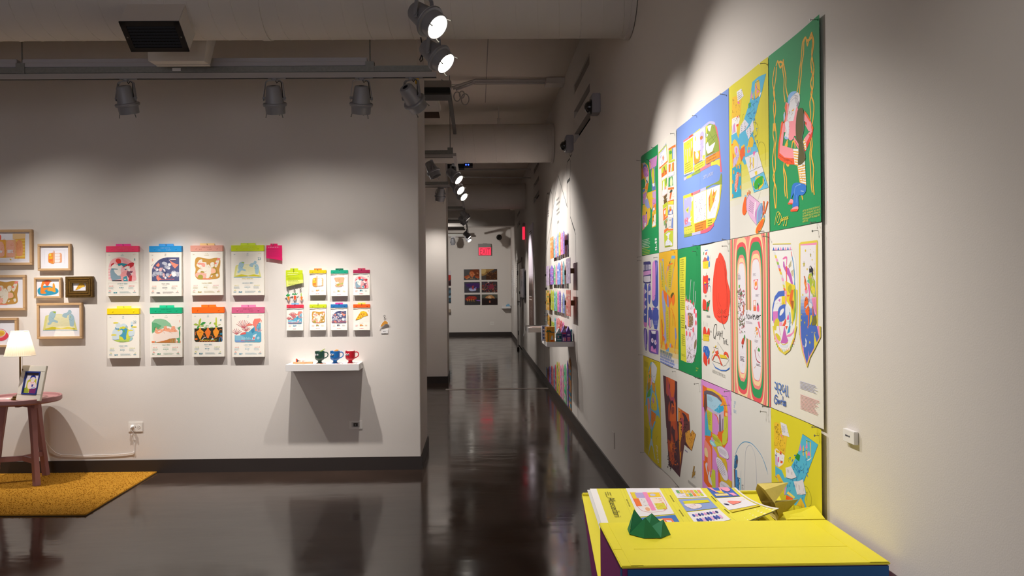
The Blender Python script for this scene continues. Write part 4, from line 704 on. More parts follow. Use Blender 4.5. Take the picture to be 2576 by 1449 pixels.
def artKk(P):
    # ribbons in sheet coordinates: two lobes of nested loops
    P.at(1830, 590, 6.3)
    cols = ['e8565c', 'f4d3a0', 'f08a80', '2f9a5a', 'e8565c', 'f4d3a0', 'f08a80', 'e8565c', 'f4d3a0', '2f9a5a', 'f08a80', 'e8565c', 'f4d3a0', 'f08a80', '2f9a5a', 'e8565c', 'f4d3a0', 'f08a80', '2f9a5a', 'e8565c', 'f4d3a0']
    uL, vT = P.uv((160, 460)); uLr, _ = P.uv((285, 620)); uR, vT2 = P.uv((385, 400)); uRr, _ = P.uv((548, 620))
    P.o = (1830, 800, 6.033); _, vB = P.uv((260, 845)); _, vB2 = P.uv((495, 955))
    mid = (uLr+uR)/2; N = 27
    P.raw([(mid-.5, 0), (mid+.5, 0), (mid+.5, 3), (mid-.5, 3)], 'e8565c')
    def lobe(cx, hw, v1, v0, k, side):
        g = .0083*k; hw_ = hw+g*.82; e = .0215*k
        return [(cx+hw_*math.copysign(abs(math.cos(a))**.55, math.cos(a)), (v1+e-hw-.06 if math.sin(a) > 0 else v0-e+hw+.06)+math.copysign(abs(math.sin(a))**.9, math.sin(a))*(hw+.06)) for a in [2*PI*i/56 for i in range(56)]]
    for lo, hi, cx, hw, a, b in ((-9, mid, (uL+uLr)/2, (uLr-uL)/2, vT, vB), (mid, 9, (uR+uRr)/2, (uRr-uR)/2, vT2, vB2)):
        for k in range(N, 0, -1):
            pts = [(min(max(u, lo), hi), v) for u, v in lobe(cx, hw, a, b, k-.25+.25*math.sin(k*2.4), 0)]
            P.raw(pts, cols[k % len(cols)])
        P.raw([(min(max(u, lo), hi), v) for u, v in lobe(cx, hw*1.02, a, b, .15, 0)], 'ef6f8c')
        P.raw(lobe(cx, hw, a, b, 0, 0), 'e6e1e6')
    P.at(1830, 590, 6.3)
    P.f('e6e1e6', '270 1200 300 1190 320 1205 345 1185 370 1210 395 1190 420 1200 430 1700 300 1640 275 1500', 0)
    for s, w in (('318 1215 305 1290 300 1340', 4), ('303 1300 318 1270 330 1340', 4), ('345 1265 333 1310 348 1340 360 1300 345 1268', 4), ('368 1268 372 1335 388 1290 396 1335 418 1262', 4), ('420 1310 445 1290 432 1275 418 1320 440 1350', 4), ('450 1275 462 1345 485 1272', 4), ('482 1318 510 1300 498 1280 482 1325 506 1352', 4), ('515 1285 518 1350', 4.5), ('518 1310 535 1285 552 1282', 4)): P.l('1d1b1c', w, s)
    P.g('9a8a96', 300, 1375, 410, 1430, 2, .5); P.g('8a7a8a', 162, 640, 212, 730, 5, .35); P.l('e8a0a8', 1.2, '160 635 175 615 195 625'); P.g('8a7a8a', 418, 615, 475, 665, 3, .35)
    P.f('e8607a', '428 720 505 705 495 870 470 880 440 860', 0); P.f('f4d8d2', '440 740 492 725 485 840 450 850', 1); P.f('f0902c', '450 770 480 740 485 800 460 820', 1)
    P.g('8a7a8a', 462, 945, 530, 1000, 3, .35); P.f('e8a090', '422 1045 470 1035 472 1210 425 1212'); P.f('f0e6e4', '428 1060 462 1050 462 1120 430 1120'); P.f('e8703c', '428 1150 470 1140 470 1208 428 1210'); P.f('e86a8c', '485 1140 515 1110 525 1210 490 1215', 1); P.e('2a2224', 500, 1105, 9, 26)
    for k in range(3): P.scrib(('c84a5c', '4a3036', '5a9a4a')[k], 2.2, 168, 850, 275, 1449, (34, 26, 16)[k], k+3)
    P.f('7ab04a', '180 800 200 795 195 850 178 840'); P.f('c86a4a', '255 1120 275 1100 262 1260 245 1290')
    P.at(1830, 800, 6.033)
    for k in range(3): P.scrib(('c84a5c', '5a9a4a', '4a3036')[k], 2.2, 175, 0, 270, 230, 14, k+8)
    P.f('4a9a44', '250 290 265 250 272 300 258 350', 1); P.f('c8402c', '215 390 225 330 250 300 258 340 245 400', 1); P.f('6a3a2a', '220 420 240 410 235 470'); P.g('6a5a66', 195, 575, 262, 675, 4, .45); P.scrib('e8a0b0', 1.2, 200, 690, 275, 730, 5, 2); P.scrib('e0b0b8', 1.2, 190, 520, 260, 560, 5, 3)
    P.f('e8647a', '478 60 505 50 522 150 500 155', 0); P.e('f0902c', 460, 165, 14, 30); P.e('f0902c', 468, 230, 10, 26); P.f('e88a9a', '475 150 490 150 525 290 508 295'); P.scrib('d8c060', 2, 430, 120, 470, 290, 10, 5); P.g('8a7a8a', 428, 330, 490, 385, 3, .35)
    P.l('e8a0b0', 1.6, '450 520 450 470 470 430'); P.l('e8a0b0', 1.6, '480 520 500 580 520 600'); P.l('b0344a', 4, '430 480 445 580 470 650 518 680'); P.f('4a9a44', '478 490 495 450 515 490 500 510', 1); P.g('6a5a66', 455, 690, 528, 745, 2, .5); P.l('f0902c', 1.8, '425 760 440 730')
def artL(P):
    P.at(1930, 570, 5.575)
    P.f('e9e6e8', '75 240 330 235 350 330 75 330'); P.f('dccd48', '78 240 330 232 330 248 80 252'); P.l('7a6a20', 1., '78 252 330 248')
    for k in range(8): P.f(('4a6ac0', 'f08ac0')[k % 2], [(78+33*k, 332), (92+33*k, 285-k), (106+33*k, 330)])
    P.l('5a4a60', 1.2, '75 334 350 328', 0)
    P.f('ecebe8', '80 340 355 330 400 480 430 900 420 1300 395 1449 95 1449 70 1300 80 1100 130 930 240 900 245 800 215 650 140 430', 0)
    for k, h in enumerate(('dcdcdc', 'e4cf50', 'f0a0c8', '9ac050', 'c8a0d8', 'f07a3c', 'e8c83c', 'dcdcdc', 'f0a0c8', 'dcdcdc', 'd8d250', 'f07a3c', 'f0b0c8', 'dcdcdc')):
        x, y = 92+13.5*k+ (0 if k < 8 else -5*(k-8)), 350+46*k; P.f(h, [(x, y), (x+28, y+10), (x+36, y+50), (x+10, y+44)])
    P.l('3a8ac4', 5, '345 400 370 540 385 720 378 880'); P.l('e85a50', 4, '335 350 348 420'); P.f('c060b8', '225 490 240 490 250 560 300 580 340 680 365 820 350 850 300 700 260 640 225 560', 0); P.f('e870a8', '218 450 250 420 280 430 275 530 265 540 268 450 230 460', 1); P.f('ef5a48', '262 540 280 560 275 700 280 830 270 830 265 700')
    for k in range(12): P.l('b8a840', 1.4, [(300+2*k, 550+8*k), (340, 470+18*k)] if k < 5 else [(325+2*k, 590+8*k), (375, 500+20*k)], 0)
    P.f('e8d030', '255 760 330 800 390 820 410 1000 380 1240 350 1400 330 1130 270 1040', 0); P.f('e8702c', '275 960 320 960 340 880 375 890 370 1050 365 1200 330 1100 300 1000', 0); P.f('b8b030', '290 870 320 810 345 850 320 940', 1); P.f('a8602c', '330 1040 375 1040 365 1200', 0); P.f('8aae40', '375 870 410 900 408 1150 375 1340 365 1300 385 1100', 0); P.f('e8d840', '400 880 428 890 422 1200 400 1449 385 1449 405 1200'); P.l('68b0d0', 3, '385 760 400 900 410 1100 400 1300')
    P.f('4a6cc4', '70 1320 75 1130 110 980 160 910 245 895 245 970 180 980 120 1030 85 1200 82 1320', 0); P.f('e9e7ea', '85 1190 110 1050 170 985 240 975 262 1050 262 1100 180 1110 150 1200', 0); P.f('e8d030', '205 975 260 975 268 1095 205 1100'); P.f('f08ab8', '262 900 275 900 268 1090 255 1080'); P.f('c878c0', '155 1030 190 1010 185 1060'); P.scrib('8a7a3a', 1.6, 110, 1070, 250, 1090, 10, 3); P.f('d878c0', '85 1190 155 1185 150 1290 95 1360 85 1300', 0); P.f('4a6cc4', '158 1290 160 1160 210 1100 265 1105 262 1270 210 1330 170 1325', 1); P.f('ecebea', '178 1240 190 1180 220 1150 238 1155 230 1200 195 1245', 1); P.f('d8c83a', '100 1449 105 1340 140 1285 175 1330 160 1449', 1); P.f('f0a0c8', '175 1340 215 1340 200 1449 170 1449'); P.f('dce4ec', '260 1110 310 1150 325 1300 290 1340 262 1290', 1); P.f('ef5a3c', '215 1390 255 1300 270 1290 265 1360 250 1380 262 1449 245 1449', 0); P.f('e8409a', '280 1300 298 1230 305 1300', 1); P.l('3a9ac8', 6, '318 1200 322 1320 310 1449'); P.f('f4b0c8', '345 1449 372 1400 385 1449'); P.scrib('6a6a7a', 1.2, 330, 1330, 370, 1440, 12, 4)
    # banner with two dancers
    P.f('e3cf4a', '450 240 480 215 720 190 728 210 728 1449 745 1520 450 1520', 0); P.f('f092b8', '462 252 715 222 715 250 705 265 702 1449 728 1520 468 1520 470 265', 0)
    for k in range(26):
        t = k/25; P.raw([P.uv(q) for q in ((472, 265+47.4*k-(0 if k else 0)), (703, 255+47.4*k), (703+(0 if k < 25 else 10), 255+47.4*(k+1.05)), (472, 265+47.4*(k+1.05)))], mixh('e9e5e6', '4a6cc0', min(1, max(0, (t-.55)/.27))))
    for (x, y, r) in ((545, 337, 9), (615, 320, 4), (645, 465, 6), (570, 597, 8), (505, 957, 8), (485, 1315, 7), (670, 355, 3), (680, 525, 3), (488, 1232, 5)): P.e('dcc030', x, y, r, r*2)
    for (x, y, r) in ((523, 530, 22), (622, 400, 15), (535, 1345, 16)): P.f('d8c83c', [(x+(r if k % 2 == 0 else r*.35)*math.sin(PI*k/5)*.8, y-(r if k % 2 == 0 else r*.35)*2*math.cos(PI*k/5)) for k in range(10)]); P.l('5a5220', 1., [(x+(r if k % 2 == 0 else r*.35)*math.sin(PI*k/5)*.8, y-(r if k % 2 == 0 else r*.35)*2*math.cos(PI*k/5)) for k in range(10)], 0, True)
    P.f('2c2c36', '600 600 605 560 625 545 640 570 660 590 668 640 655 710 635 640 605 650', 0); P.e('e9e5e6', 616, 575, 9, 18); P.f('a8bc3c', '580 720 600 660 635 650 660 710 690 760 700 990 660 985 635 940 620 900 615 830', 0); P.f('e6d63a', '635 770 665 760 660 830 690 870 680 960 645 920 630 850', 1); P.f('68c0a0', '575 750 600 740 610 800 575 780'); P.f('f4a03c', '600 690 620 680 625 720 605 730'); P.f('e8d8a0', '660 640 680 560 690 660 680 690'); P.f('e87ab0', '575 790 600 800 618 870 610 960 600 1050 595 1040 598 930 580 850', 0); P.f('ef8a3c', '525 790 535 700 555 760 562 810 545 860', 0); P.f('c8602c', '522 700 534 690 560 780 548 790'); P.f('ef7a3c', '535 880 560 830 572 870 545 900'); P.f('f090b0', '535 900 575 880 575 930 548 940'); P.f('f29ac0', '635 1000 710 985 716 1240 690 1230 660 1110', 0)
    for k in range(6): P.l('d86aa0', 1.5, [(645+9*k, 1010), (665+9*k, 1130+18*k)], 0)
    P.f('dcdce0', '600 1060 640 1080 650 1130 630 1150 600 1120', 0); P.f('ef6a1e', '527 1080 540 1010 560 985 580 1010 585 1090 560 1140 530 1150', 1); P.f('c0c8dc', '540 1140 580 1090 590 1110 560 1150'); P.f('ef6a1e', '540 1180 590 1100 605 1150 600 1300 595 1420 583 1420 585 1240 560 1240', 0); P.f('e85a20', '650 1120 660 1120 670 1250 655 1255'); P.f('d8c83a', '610 1380 620 1260 640 1240 650 1290 630 1360', 1); P.f('7a7430', '650 1330 665 1260 705 1250 715 1350 690 1385 640 1385', 0); P.scrib('3a3a20', 1.8, 540, 1000, 600, 1230, 10, 4); P.scrib('f0d8e0', 1.8, 640, 680, 690, 980, 12, 5)
    P.at(1930, 820, 5.175)
    P.f('ecebe8', '80 0 390 0 365 140 300 320 230 370 160 320 110 220', 0); P.f('e3cf4a', '75 0 95 0 110 150 160 270 220 340 290 300 350 140 365 0 390 0 365 150 300 320 235 375 160 320 105 200', 0)
    for k in range(14): a = .2+k*.2; P.l(('ef6a2c', '4a9a44')[k//2 % 2], 3, [(233-135*math.cos(a), 130+205*math.sin(a)), (233-120*math.cos(a), 120+185*math.sin(a))], 0)
    P.f('f0a8c8', '105 100 160 130 170 240 140 230 110 150'); P.f('d8c83a', '115 110 135 95 175 140 180 190 150 185', 1); P.f('d8c83a', '95 0 130 0 125 60 100 50'); P.f('c868b8', '180 220 200 160 230 0 260 140 280 190 260 230', 0); P.f('dce2ea', '165 250 280 240 265 280 200 280'); P.l('dcc030', 2.4, '180 215 220 245 275 215'); P.f('ef5a3c', '240 0 275 0 255 50'); P.f('3aa0c8', '290 0 310 0 300 80 265 100', 0); P.f('f08ab8', '250 130 330 90 360 20 350 90 300 140 260 140', 0); P.l('f090b0', 3, '160 0 180 120', 0)
    P.f('e3cf4a', '422 0 720 0 721 145 640 300 575 410 530 545 460 330 430 150', 0); P.f('f092b8', '433 0 700 0 710 145 630 295 568 400 530 520 470 320 440 150', 0); P.f('4a6cc0', '443 0 668 0 700 148 625 290 560 400 527 490 478 310 450 150', 0)
    P.f('f0efe6', '505 150 525 195 520 260 495 290 480 255 500 260 512 220', 0); P.f('d8c83a', '560 210 568 190 576 210 582 210 574 225 570 240 564 225'); 
    for (x, y) in ((530, 123), (600, 82), (645, 87)): P.e('c8b858', x, y, 6, 9)
    P.l('ef8a3c', 5, '540 0 545 30', 0)
    P.t('ગરબા', 100, 865, 44, '4a78c8', wx=.9)
    for s in ('142 925 125 900 105 925 98 975 118 1010 138 985 138 955 118 950', '160 965 145 975 150 1010 165 985 166 965 168 1015', '180 960 184 1020', '182 985 198 965', '208 910 210 1025 228 1010 226 985 210 985', '240 975 225 1000 232 1040 245 1010 244 978 247 1045'): P.l('4a6cb8', 4.5, s)
    P.g('9a9ac8', 432, 715, 700, 905, 6, .36); P.g('dc8a90', 437, 890, 705, 1185, 11, .36)
def artM(P):
    P.at(1610, 890, 8.05)
    P.g('8a8420', 90, 140, 185, 300, 9, .4); P.g('9a9424', 95, 320, 150, 750, 26, .4)
    P.f('6ab4d8', '145 700 190 330 240 165 275 175 320 560 345 800 375 950 405 1250 400 1320 385 1250 350 1250 300 1449 210 1449 165 1200 145 1020 112 1060 108 1100 120 980', 0)
    P.f('e8a02c', '180 420 245 200 250 560 230 680 160 780 165 600', 0); P.scrib('7a7a30', 2.2, 170, 350, 245, 760, 26, 2); P.f('a88a2a', '160 600 215 560 225 690 165 770', 0); P.f('5aa04a', '200 430 225 400 212 500 198 500'); P.f('dcdce0', '255 190 290 175 355 270 358 330 340 480 310 585 270 560 252 400', 1); P.l('4a6a7a', 1.2, '260 420 305 470 355 400'); P.l('6ab4d8', 4, '265 480 290 540 325 560'); P.f('e8a8d0', '245 500 262 480 258 620 240 640'); P.f('6aa83c', '155 860 180 760 230 720 225 850 165 880', 1); P.f('e0a02c', '260 570 325 600 325 820 270 720', 0); P.scrib('8a5a2a', 2, 262, 590, 325, 760, 14, 3); P.f('d8c03a', '250 900 280 780 330 850 350 950 355 1140 250 1110', 1); P.f('c68ac8', '270 920 290 880 308 960 290 1010', 1); P.scrib('8a3a4a', 2, 250, 950, 345, 1100, 12, 5); P.f('e8987a', '160 900 200 900 225 1100 225 1449 205 1449 175 1200', 0); P.f('c4a4d0', '190 1130 215 1100 222 1449 205 1449'); P.f('e8862c', '245 1140 345 1220 310 1449 245 1449', 0)
    for k in range(9): P.l('b8561c', 1.4, [(248, 1170+30*k), (335-5*k, 1225+26*k)], 0)
    P.l('6ab4d8', 5, '245 1115 350 1210'); P.l('d8d0c0', 1.6, '265 760 320 830 350 940'); P.l('3a6a8a', 1., '145 700 190 330 240 165')
    P.at(1610, 1060, 8.05)
    P.f('6ab4d8', '190 0 340 0 270 200 262 380 240 370 240 200', 0); P.f('e8862c', '245 0 310 0 262 150'); P.f('5aa04a', '235 150 250 160 250 340 240 330'); P.f('e8987a', '205 0 235 0 250 180', 0); P.f('b0c8d0', '240 350 268 360 290 520 335 780 320 760 275 510 245 480 210 580 190 680 185 660 210 480', 0)
    P.g('9a9424', 112, 100, 200, 600, 22, .4); P.l('5a5a1a', 1.2, '375 300 350 350 345 430'); 
    for k in range(12): P.l('e6e2dc', 3, [(340+6*(k % 3)+3*k, 480+32*k), (365+3*k, 500+30*k), (380, 530+28*k)])
    P.g('7a7420', 370, 880, 420, 920, 1, .6)
def artN(P):
    P.at(1610, 890, 8.05)
    P.f('55323a', '467 435 775 565 780 1449 780 1500 532 1500', 0); P.f('b4513c', '515 460 560 470 620 560 600 800 560 860 520 780', 0); P.f('d9642c', '555 470 720 545 725 700 700 860 740 1000 755 1449 620 1449 600 1300 640 1000 590 830 600 620', 0); P.f('b04a58', '560 540 600 700 640 880 690 880 720 720 700 1000 640 980 560 800', 0); P.f('d9642c', '640 600 710 580 700 820 620 800', 1); P.f('a8483a', '575 1330 570 1100 590 985 605 1000 600 1360', 1); P.f('d9642c', '580 1100 595 1010 598 1200 585 1280', 1); P.f('3a2330', '632 1000 640 950 675 955 700 1050 680 1045 655 1000', 1); P.f('4a2a34', '660 1140 680 1120 685 1180 665 1170', 1); P.f('8a4038', '640 1100 700 1080 700 1200 650 1220', 1); P.f('d9642c', '665 1115 685 1110 680 1135'); P.f('4a2d38', '730 560 775 575 780 1449 760 1449 745 1000 720 880')
    P.f('c8602e', '795 1080 1015 1225 1035 1460 795 1460', 0); P.f('e08a2c', '800 1090 850 1120 840 1300 800 1460', 0); P.f('4a2d38', '880 1190 960 1250 1020 1460 900 1460 920 1300', 1); P.f('3a2330', '830 1340 850 1300 880 1320 850 1330', 1); P.f('3a2330', '815 1370 830 1380 850 1430 830 1420'); P.f('3a2330', '818 1160 835 1170 825 1190'); P.f('b04a58', '860 1330 900 1300 900 1449 870 1449', 1)
    P.at(1610, 1060, 8.05)
    P.f('55323a', '530 0 805 0 820 690 835 1130 582 880', 0); P.f('c8562e', '615 0 765 0 770 150 740 200 690 150 660 70 640 200 630 360', 0); P.f('3a2330', '690 150 740 190 760 220 740 215 700 165'); P.f('b04e34', '560 360 620 400 650 240 680 350 720 500 700 700 720 880 640 860 590 700 570 560', 0); P.f('d9702c', '600 480 650 380 680 480 640 620', 0); P.scrib('3e2630', 3.5, 560, 360, 800, 980, 60, 5); P.scrib('d9702c', 3, 590, 400, 790, 900, 30, 6); P.f('b04e34', '740 0 760 0 790 300 760 400 720 300', 1)
    P.f('6a3a38', '805 0 1030 0 1042 250 1080 172 1145 265 1070 600 930 470 835 1130 815 700', 0); P.f('e0922c', '810 0 880 60 890 250 850 420 840 640 870 600 845 900 835 700 820 400', 0); P.f('b04a50', '880 0 920 0 915 150 880 260'); P.f('e0a03c', '950 230 1030 170 1045 260 1078 180 1140 265 1065 590 960 420', 0); P.scrib('8a4a20', 2.6, 960, 220, 1120, 540, 24, 9); P.scrib('2e1c26', 3.5, 810, 30, 1000, 460, 26, 3); P.f('4a2d38', '930 470 960 420 980 500'); P.t('WATCHMAN', 940, 600, 9, '6a5ab0', wx=.6, ang=-.0)
    P.f('a8823a', '1105 900 1125 910 1110 1040 1135 1000 1130 1080 1070 1150 1080 1060', 0); P.scrib('4a3a20', 1.4, 1075, 950, 1135, 1150, 14, 6); P.g('8a8680', 1000, 1180, 1175, 1400, 7, .36); P.l('a8a69e', 1., '820 1130 820 1380', 0); P.l('c0beb6', .9, '-20 0 -20 10', 0)
def artO(P):
    P.at(1755, 950, 9.66)
    P.f('e86a1c', '128 170 250 240 400 275 560 390 670 500 720 650 742 920 745 1200 740 1449 740 1560 640 1750 500 1500 520 1400 390 1390 390 1450 200 1450 190 880 200 700 135 715', 0); P.f('ecc030', '250 240 400 275 560 390 670 500 720 650 738 830 690 800 650 560 560 440 400 340 260 300', 0); P.f('c8cc3c', '660 940 742 950 745 1449 740 1560 700 1600 600 1449 650 1290', 0)
    P.f('6a5c6a', '175 420 185 330 250 305 400 340 520 430 600 540 620 600 580 620 500 480 380 420 250 400 245 430', 0); P.f('6e4636', '190 420 245 380 262 700 240 780 200 860 170 700', 0)
    P.f('a8d0e4', '248 395 380 430 500 490 600 600 650 700 655 790 600 860 540 870 440 820 265 700', 0); P.f('38aad4', '560 650 620 640 655 740 640 820 590 870 520 860 430 790 500 740', 0); P.g('6a7a90', 270, 440, 415, 620, 6, .3); P.f('f0902c', '560 690 600 640 620 560 560 460 620 480 690 600 720 830 670 820 650 660 600 690', 0); P.scrib('e0f0f4', 2.4, 480, 720, 550, 850, 10, 3); P.scrib('7a98a8', 1.4, 380, 670, 480, 760, 8, 4)
    P.f('c8b4cc', '265 710 440 820 540 870 655 800 655 1260 600 1310 530 1310 540 1000 480 900 380 850 262 770', 0); P.f('7a6478', '545 900 580 890 600 1310 545 1310', 0); P.f('ddd0e0', '510 890 545 900 548 1100 530 1000'); P.f('8a7488', '620 1000 640 990 640 1280 615 1290')
    P.f('c8cc3c', '262 770 380 850 390 1340 290 1240', 0); P.g('5a5a1e', 275, 820, 365, 1190, 13, .35); P.f('4aaccc', '200 940 230 790 258 860 280 1100 300 1260 355 1300 352 1420 270 1435 215 1400 200 1449', 0); P.l('2a5a70', 1.2, '240 1000 250 1180 245 1400 290 1430'); P.f('d88ad0', '390 850 440 890 500 960 540 1180 520 1380 480 1395 390 1340', 0); P.l('8a8a2a', 1.2, '705 950 715 1220', 0); P.f('f0c87a', '690 840 740 860 740 950 680 920'); P.scrib('6a6a2a', 1.4, 670, 1210, 710, 1300, 6, 2)
    P.at(1755, 1090, 9.66)
    P.f('e86a1c', '215 130 240 50 350 80 390 380 385 760 385 860 340 950 440 1449 350 1380 165 1160 155 650 195 680 185 300', 0); P.f('c8cc3c', '370 0 480 40 560 140 640 300 700 260 735 100 740 0 600 0 500 60', 0); P.f('c8cc3c', '375 0 470 40 590 190 630 325 530 310 480 330 420 170', 0); P.g('5a5a1e', 400, 60, 590, 270, 7, .35)
    P.f('e86a1c', '500 40 560 0 620 0 620 250 560 150', 0); P.f('c8a8d0', '380 110 345 175 400 160 465 210 440 170'); P.f('8ed0da', '325 190 350 165 420 200 475 290 475 325 420 315 350 260', 1); P.f('b8e4e4', '355 215 400 220 445 300 400 285', 1)
    P.f('d88ad0', '390 345 450 380 490 460 520 780 530 1449 470 1449 465 910 390 840', 0); P.f('d8b42c', '400 330 490 330 560 560 700 630 725 720 735 900 745 1110 830 1170 830 1449 560 1449 520 780 500 500', 0); P.f('e86a1c', '525 880 570 980 590 1250 600 1449 545 1449', 0)
    P.f('c8cc3c', '390 860 460 910 470 1349 400 1400 350 1100', 0); P.f('ee8a80', '190 190 205 150 270 230 340 330 362 400 372 940 300 910 270 760 275 560 255 400 190 330', 0); P.f('e8cc94', '195 350 250 370 280 480 275 585 220 550 195 480', 1); P.f('dcd0dc', '215 760 245 710 270 740 262 860 290 1000 350 1080 385 1240 370 1260 300 1160 280 1020 240 900', 1); P.f('dcd0dc', '300 920 330 930 335 1050 310 1040'); P.l('8a7a50', 1.2, '240 560 250 1090', 0)
    for s, gx in (('520 330 545 312 620 325 720 420 760 540 750 625 650 590 560 500 515 400', (545, 345, 735, 590)), ('480 600 520 580 600 650 690 830 745 1000 745 1120 700 1150 640 1100 540 880 490 720', (500, 620, 720, 1110)), ('560 1250 575 1190 620 1165 720 1220 800 1330 800 1449 600 1449', (585, 1200, 770, 1400))): P.f('e2dae6', s, 1); P.l('8a7a4a', 1., s, 1, True); P.g('6a6478', *gx, 8, .28)
    P.f('c07ac0', '0 0 1 0 1 1'); P.l('7a2a7a', 1., '112 -1350 110 1449', 0)
def artQ(P):
    P.at(1835, 980, 5.575)
    P.t('OUT', 78, 200, 13, '8fb6dc', wx=.75); P.t('OF', 72, 252, 13, '8fb6dc', wx=.75); P.t('SIGHT,', 70, 318, 13, '8fb6dc', wx=.75)
    P.l('4a9ac8', 2.6, '105 900 150 800 210 740 270 735 330 760 400 840 470 960 530 1150'); P.l('8ab0cc', 1.6, '470 960 510 1060 540 1190'); P.l('a8b0cc', 1.4, '232 1440 238 1000 250 850 280 790 310 780 340 830 370 930 388 1150 395 1440'); 
    P.f('2f5f8a', '75 1100 85 980 110 905 135 930 140 990 130 1080 100 1120', 0); P.f('6a4a40', '115 990 135 980 135 1030 120 1060'); P.l('7ab0d8', 2.4, '90 960 100 1080'); P.l('7ab0d8', 2.4, '110 930 105 1000'); P.f('6a4430', '75 1110 100 1120 105 1380 85 1380'); P.f('3f8ac8', '100 1120 125 1130 130 1220 155 1260 158 1449 105 1449', 0); P.f('9ac8d8', '168 1240 185 1240 185 1420 168 1420'); P.scrib('2a3a50', 2.4, 130, 1230, 165, 1430, 26, 3); P.scrib('5a4a5a', 2, 195, 1330, 215, 1420, 14, 4); P.l('9ab8d0', 1.4, '182 1140 180 1240', 0); P.f('4a8ac0', '425 1418 440 1412 440 1430'); P.scrib('3a8ac8', 2.6, 85, 920, 130, 1090, 12, 5)
def artS(P):
    P.at(1900, 1060, 5.573)
    P.f('ecc22c', '272 20 300 10 360 40 450 220 410 520 380 660 290 620 270 400', 0); P.scrib('6b5312', 1.2, 280, 40, 420, 400, 46, 3); P.f('eceaf0', '278 400 300 375 415 480 405 560 395 600 340 640 288 600'); P.f('f0641e', '350 410 375 430 372 470 350 460'); P.f('ee6aa8', '325 500 340 500 342 580 320 560'); P.f('c8b8dc', '285 500 310 440 330 640 288 610'); P.f('ecc22c', '290 390 345 420 350 450 300 430'); P.f('f0641e', '360 550 390 560 388 590 358 585'); P.l('8a8432', .9, '275 110 270 95 290 85 305 110'); P.scrib('2a3a3a', 1.2, 290, 400, 410, 560, 16, 7)
    P.f('54b8dd', '287 625 375 685 420 800 440 760 600 440 665 178 918 325 680 850 720 1010 690 1100 765 1330 750 1345 660 1150 560 1180 420 1020 290 760', 0); P.l('2a4a5a', 1.4, '665 178 918 325 680 850', 0)
    P.f('efc22c', '655 430 715 265 790 290 805 510 760 530 700 500', 1); P.l('2f8a30', 2, '715 265 785 292'); P.f('ee7fc0', '615 420 640 300 655 400'); P.f('ee7fc0', '708 378 730 300 745 370'); P.f('ee7fc0', '730 480 765 410 788 480'); P.f('1f8a34', '555 510 590 445 632 480 618 565', 0); P.f('f2f4f6', '720 550 800 510 815 500 760 550'); P.scrib('2a86c4', 3.2, 470, 480, 760, 830, 34, 8); P.l('2a4a6a', 1.4, '660 430 700 420 740 400'); P.l('2a3a5a', 1.3, '545 640 560 610 600 640 650 690 690 650 680 590'); P.l('2a3a5a', 1.3, '545 640 600 720 600 780'); P.scrib('2a86c4', 3, 440, 850, 680, 1150, 26, 4); pass
    P.f('e4e2ea', '358 8 440 45 482 220 385 190'); P.g('55525a', 375, 55, 460, 190, 6, .3); P.f('ee6fb4', '355 180 375 190 398 255'); P.f('e4e0ea', '428 650 505 628 580 785 510 805 440 790', 0); P.g('55525a', 450, 670, 555, 775, 6, .3); P.f('e4e0ea', '540 840 600 840 672 812 715 1025 590 1032', 0); P.g('55525a', 565, 865, 695, 1005, 9, .3); P.l('2a2a2a', 1.2, '440 790 510 808 580 785'); P.l('2a2a2a', 1.2, '590 1032 640 1015 715 1028')
    P.f('f0641e', '440 1030 530 1080 535 1170 430 1110', 0); P.f('1f8a34', '478 1110 500 1100 495 1160'); P.f('efc22c', '425 1090 480 1110 480 1150 430 1130'); P.f('efd66a', '445 1010 465 980 560 1060 545 1085', 0); P.f('efc22c', '575 1175 640 1070 700 1180 695 1220 640 1190', 0); P.f('efc22c', '300 750 340 740 400 850 420 1000 380 960', 0); P.f('c8a4d8', '420 940 440 915 430 1010 410 1040'); P.f('ee6fb4', '425 930 445 915 435 960'); P.l('6e6a22', 1., '690 905 740 930 800 1060 795 1170 755 1195'); P.l('6e6a22', .9, '715 1000 740 995 720 1110'); P.l('6e6a22', .9, '480 580 465 540 470 520 490 545'); P.f('f0641e', '285 760 312 780 300 790')
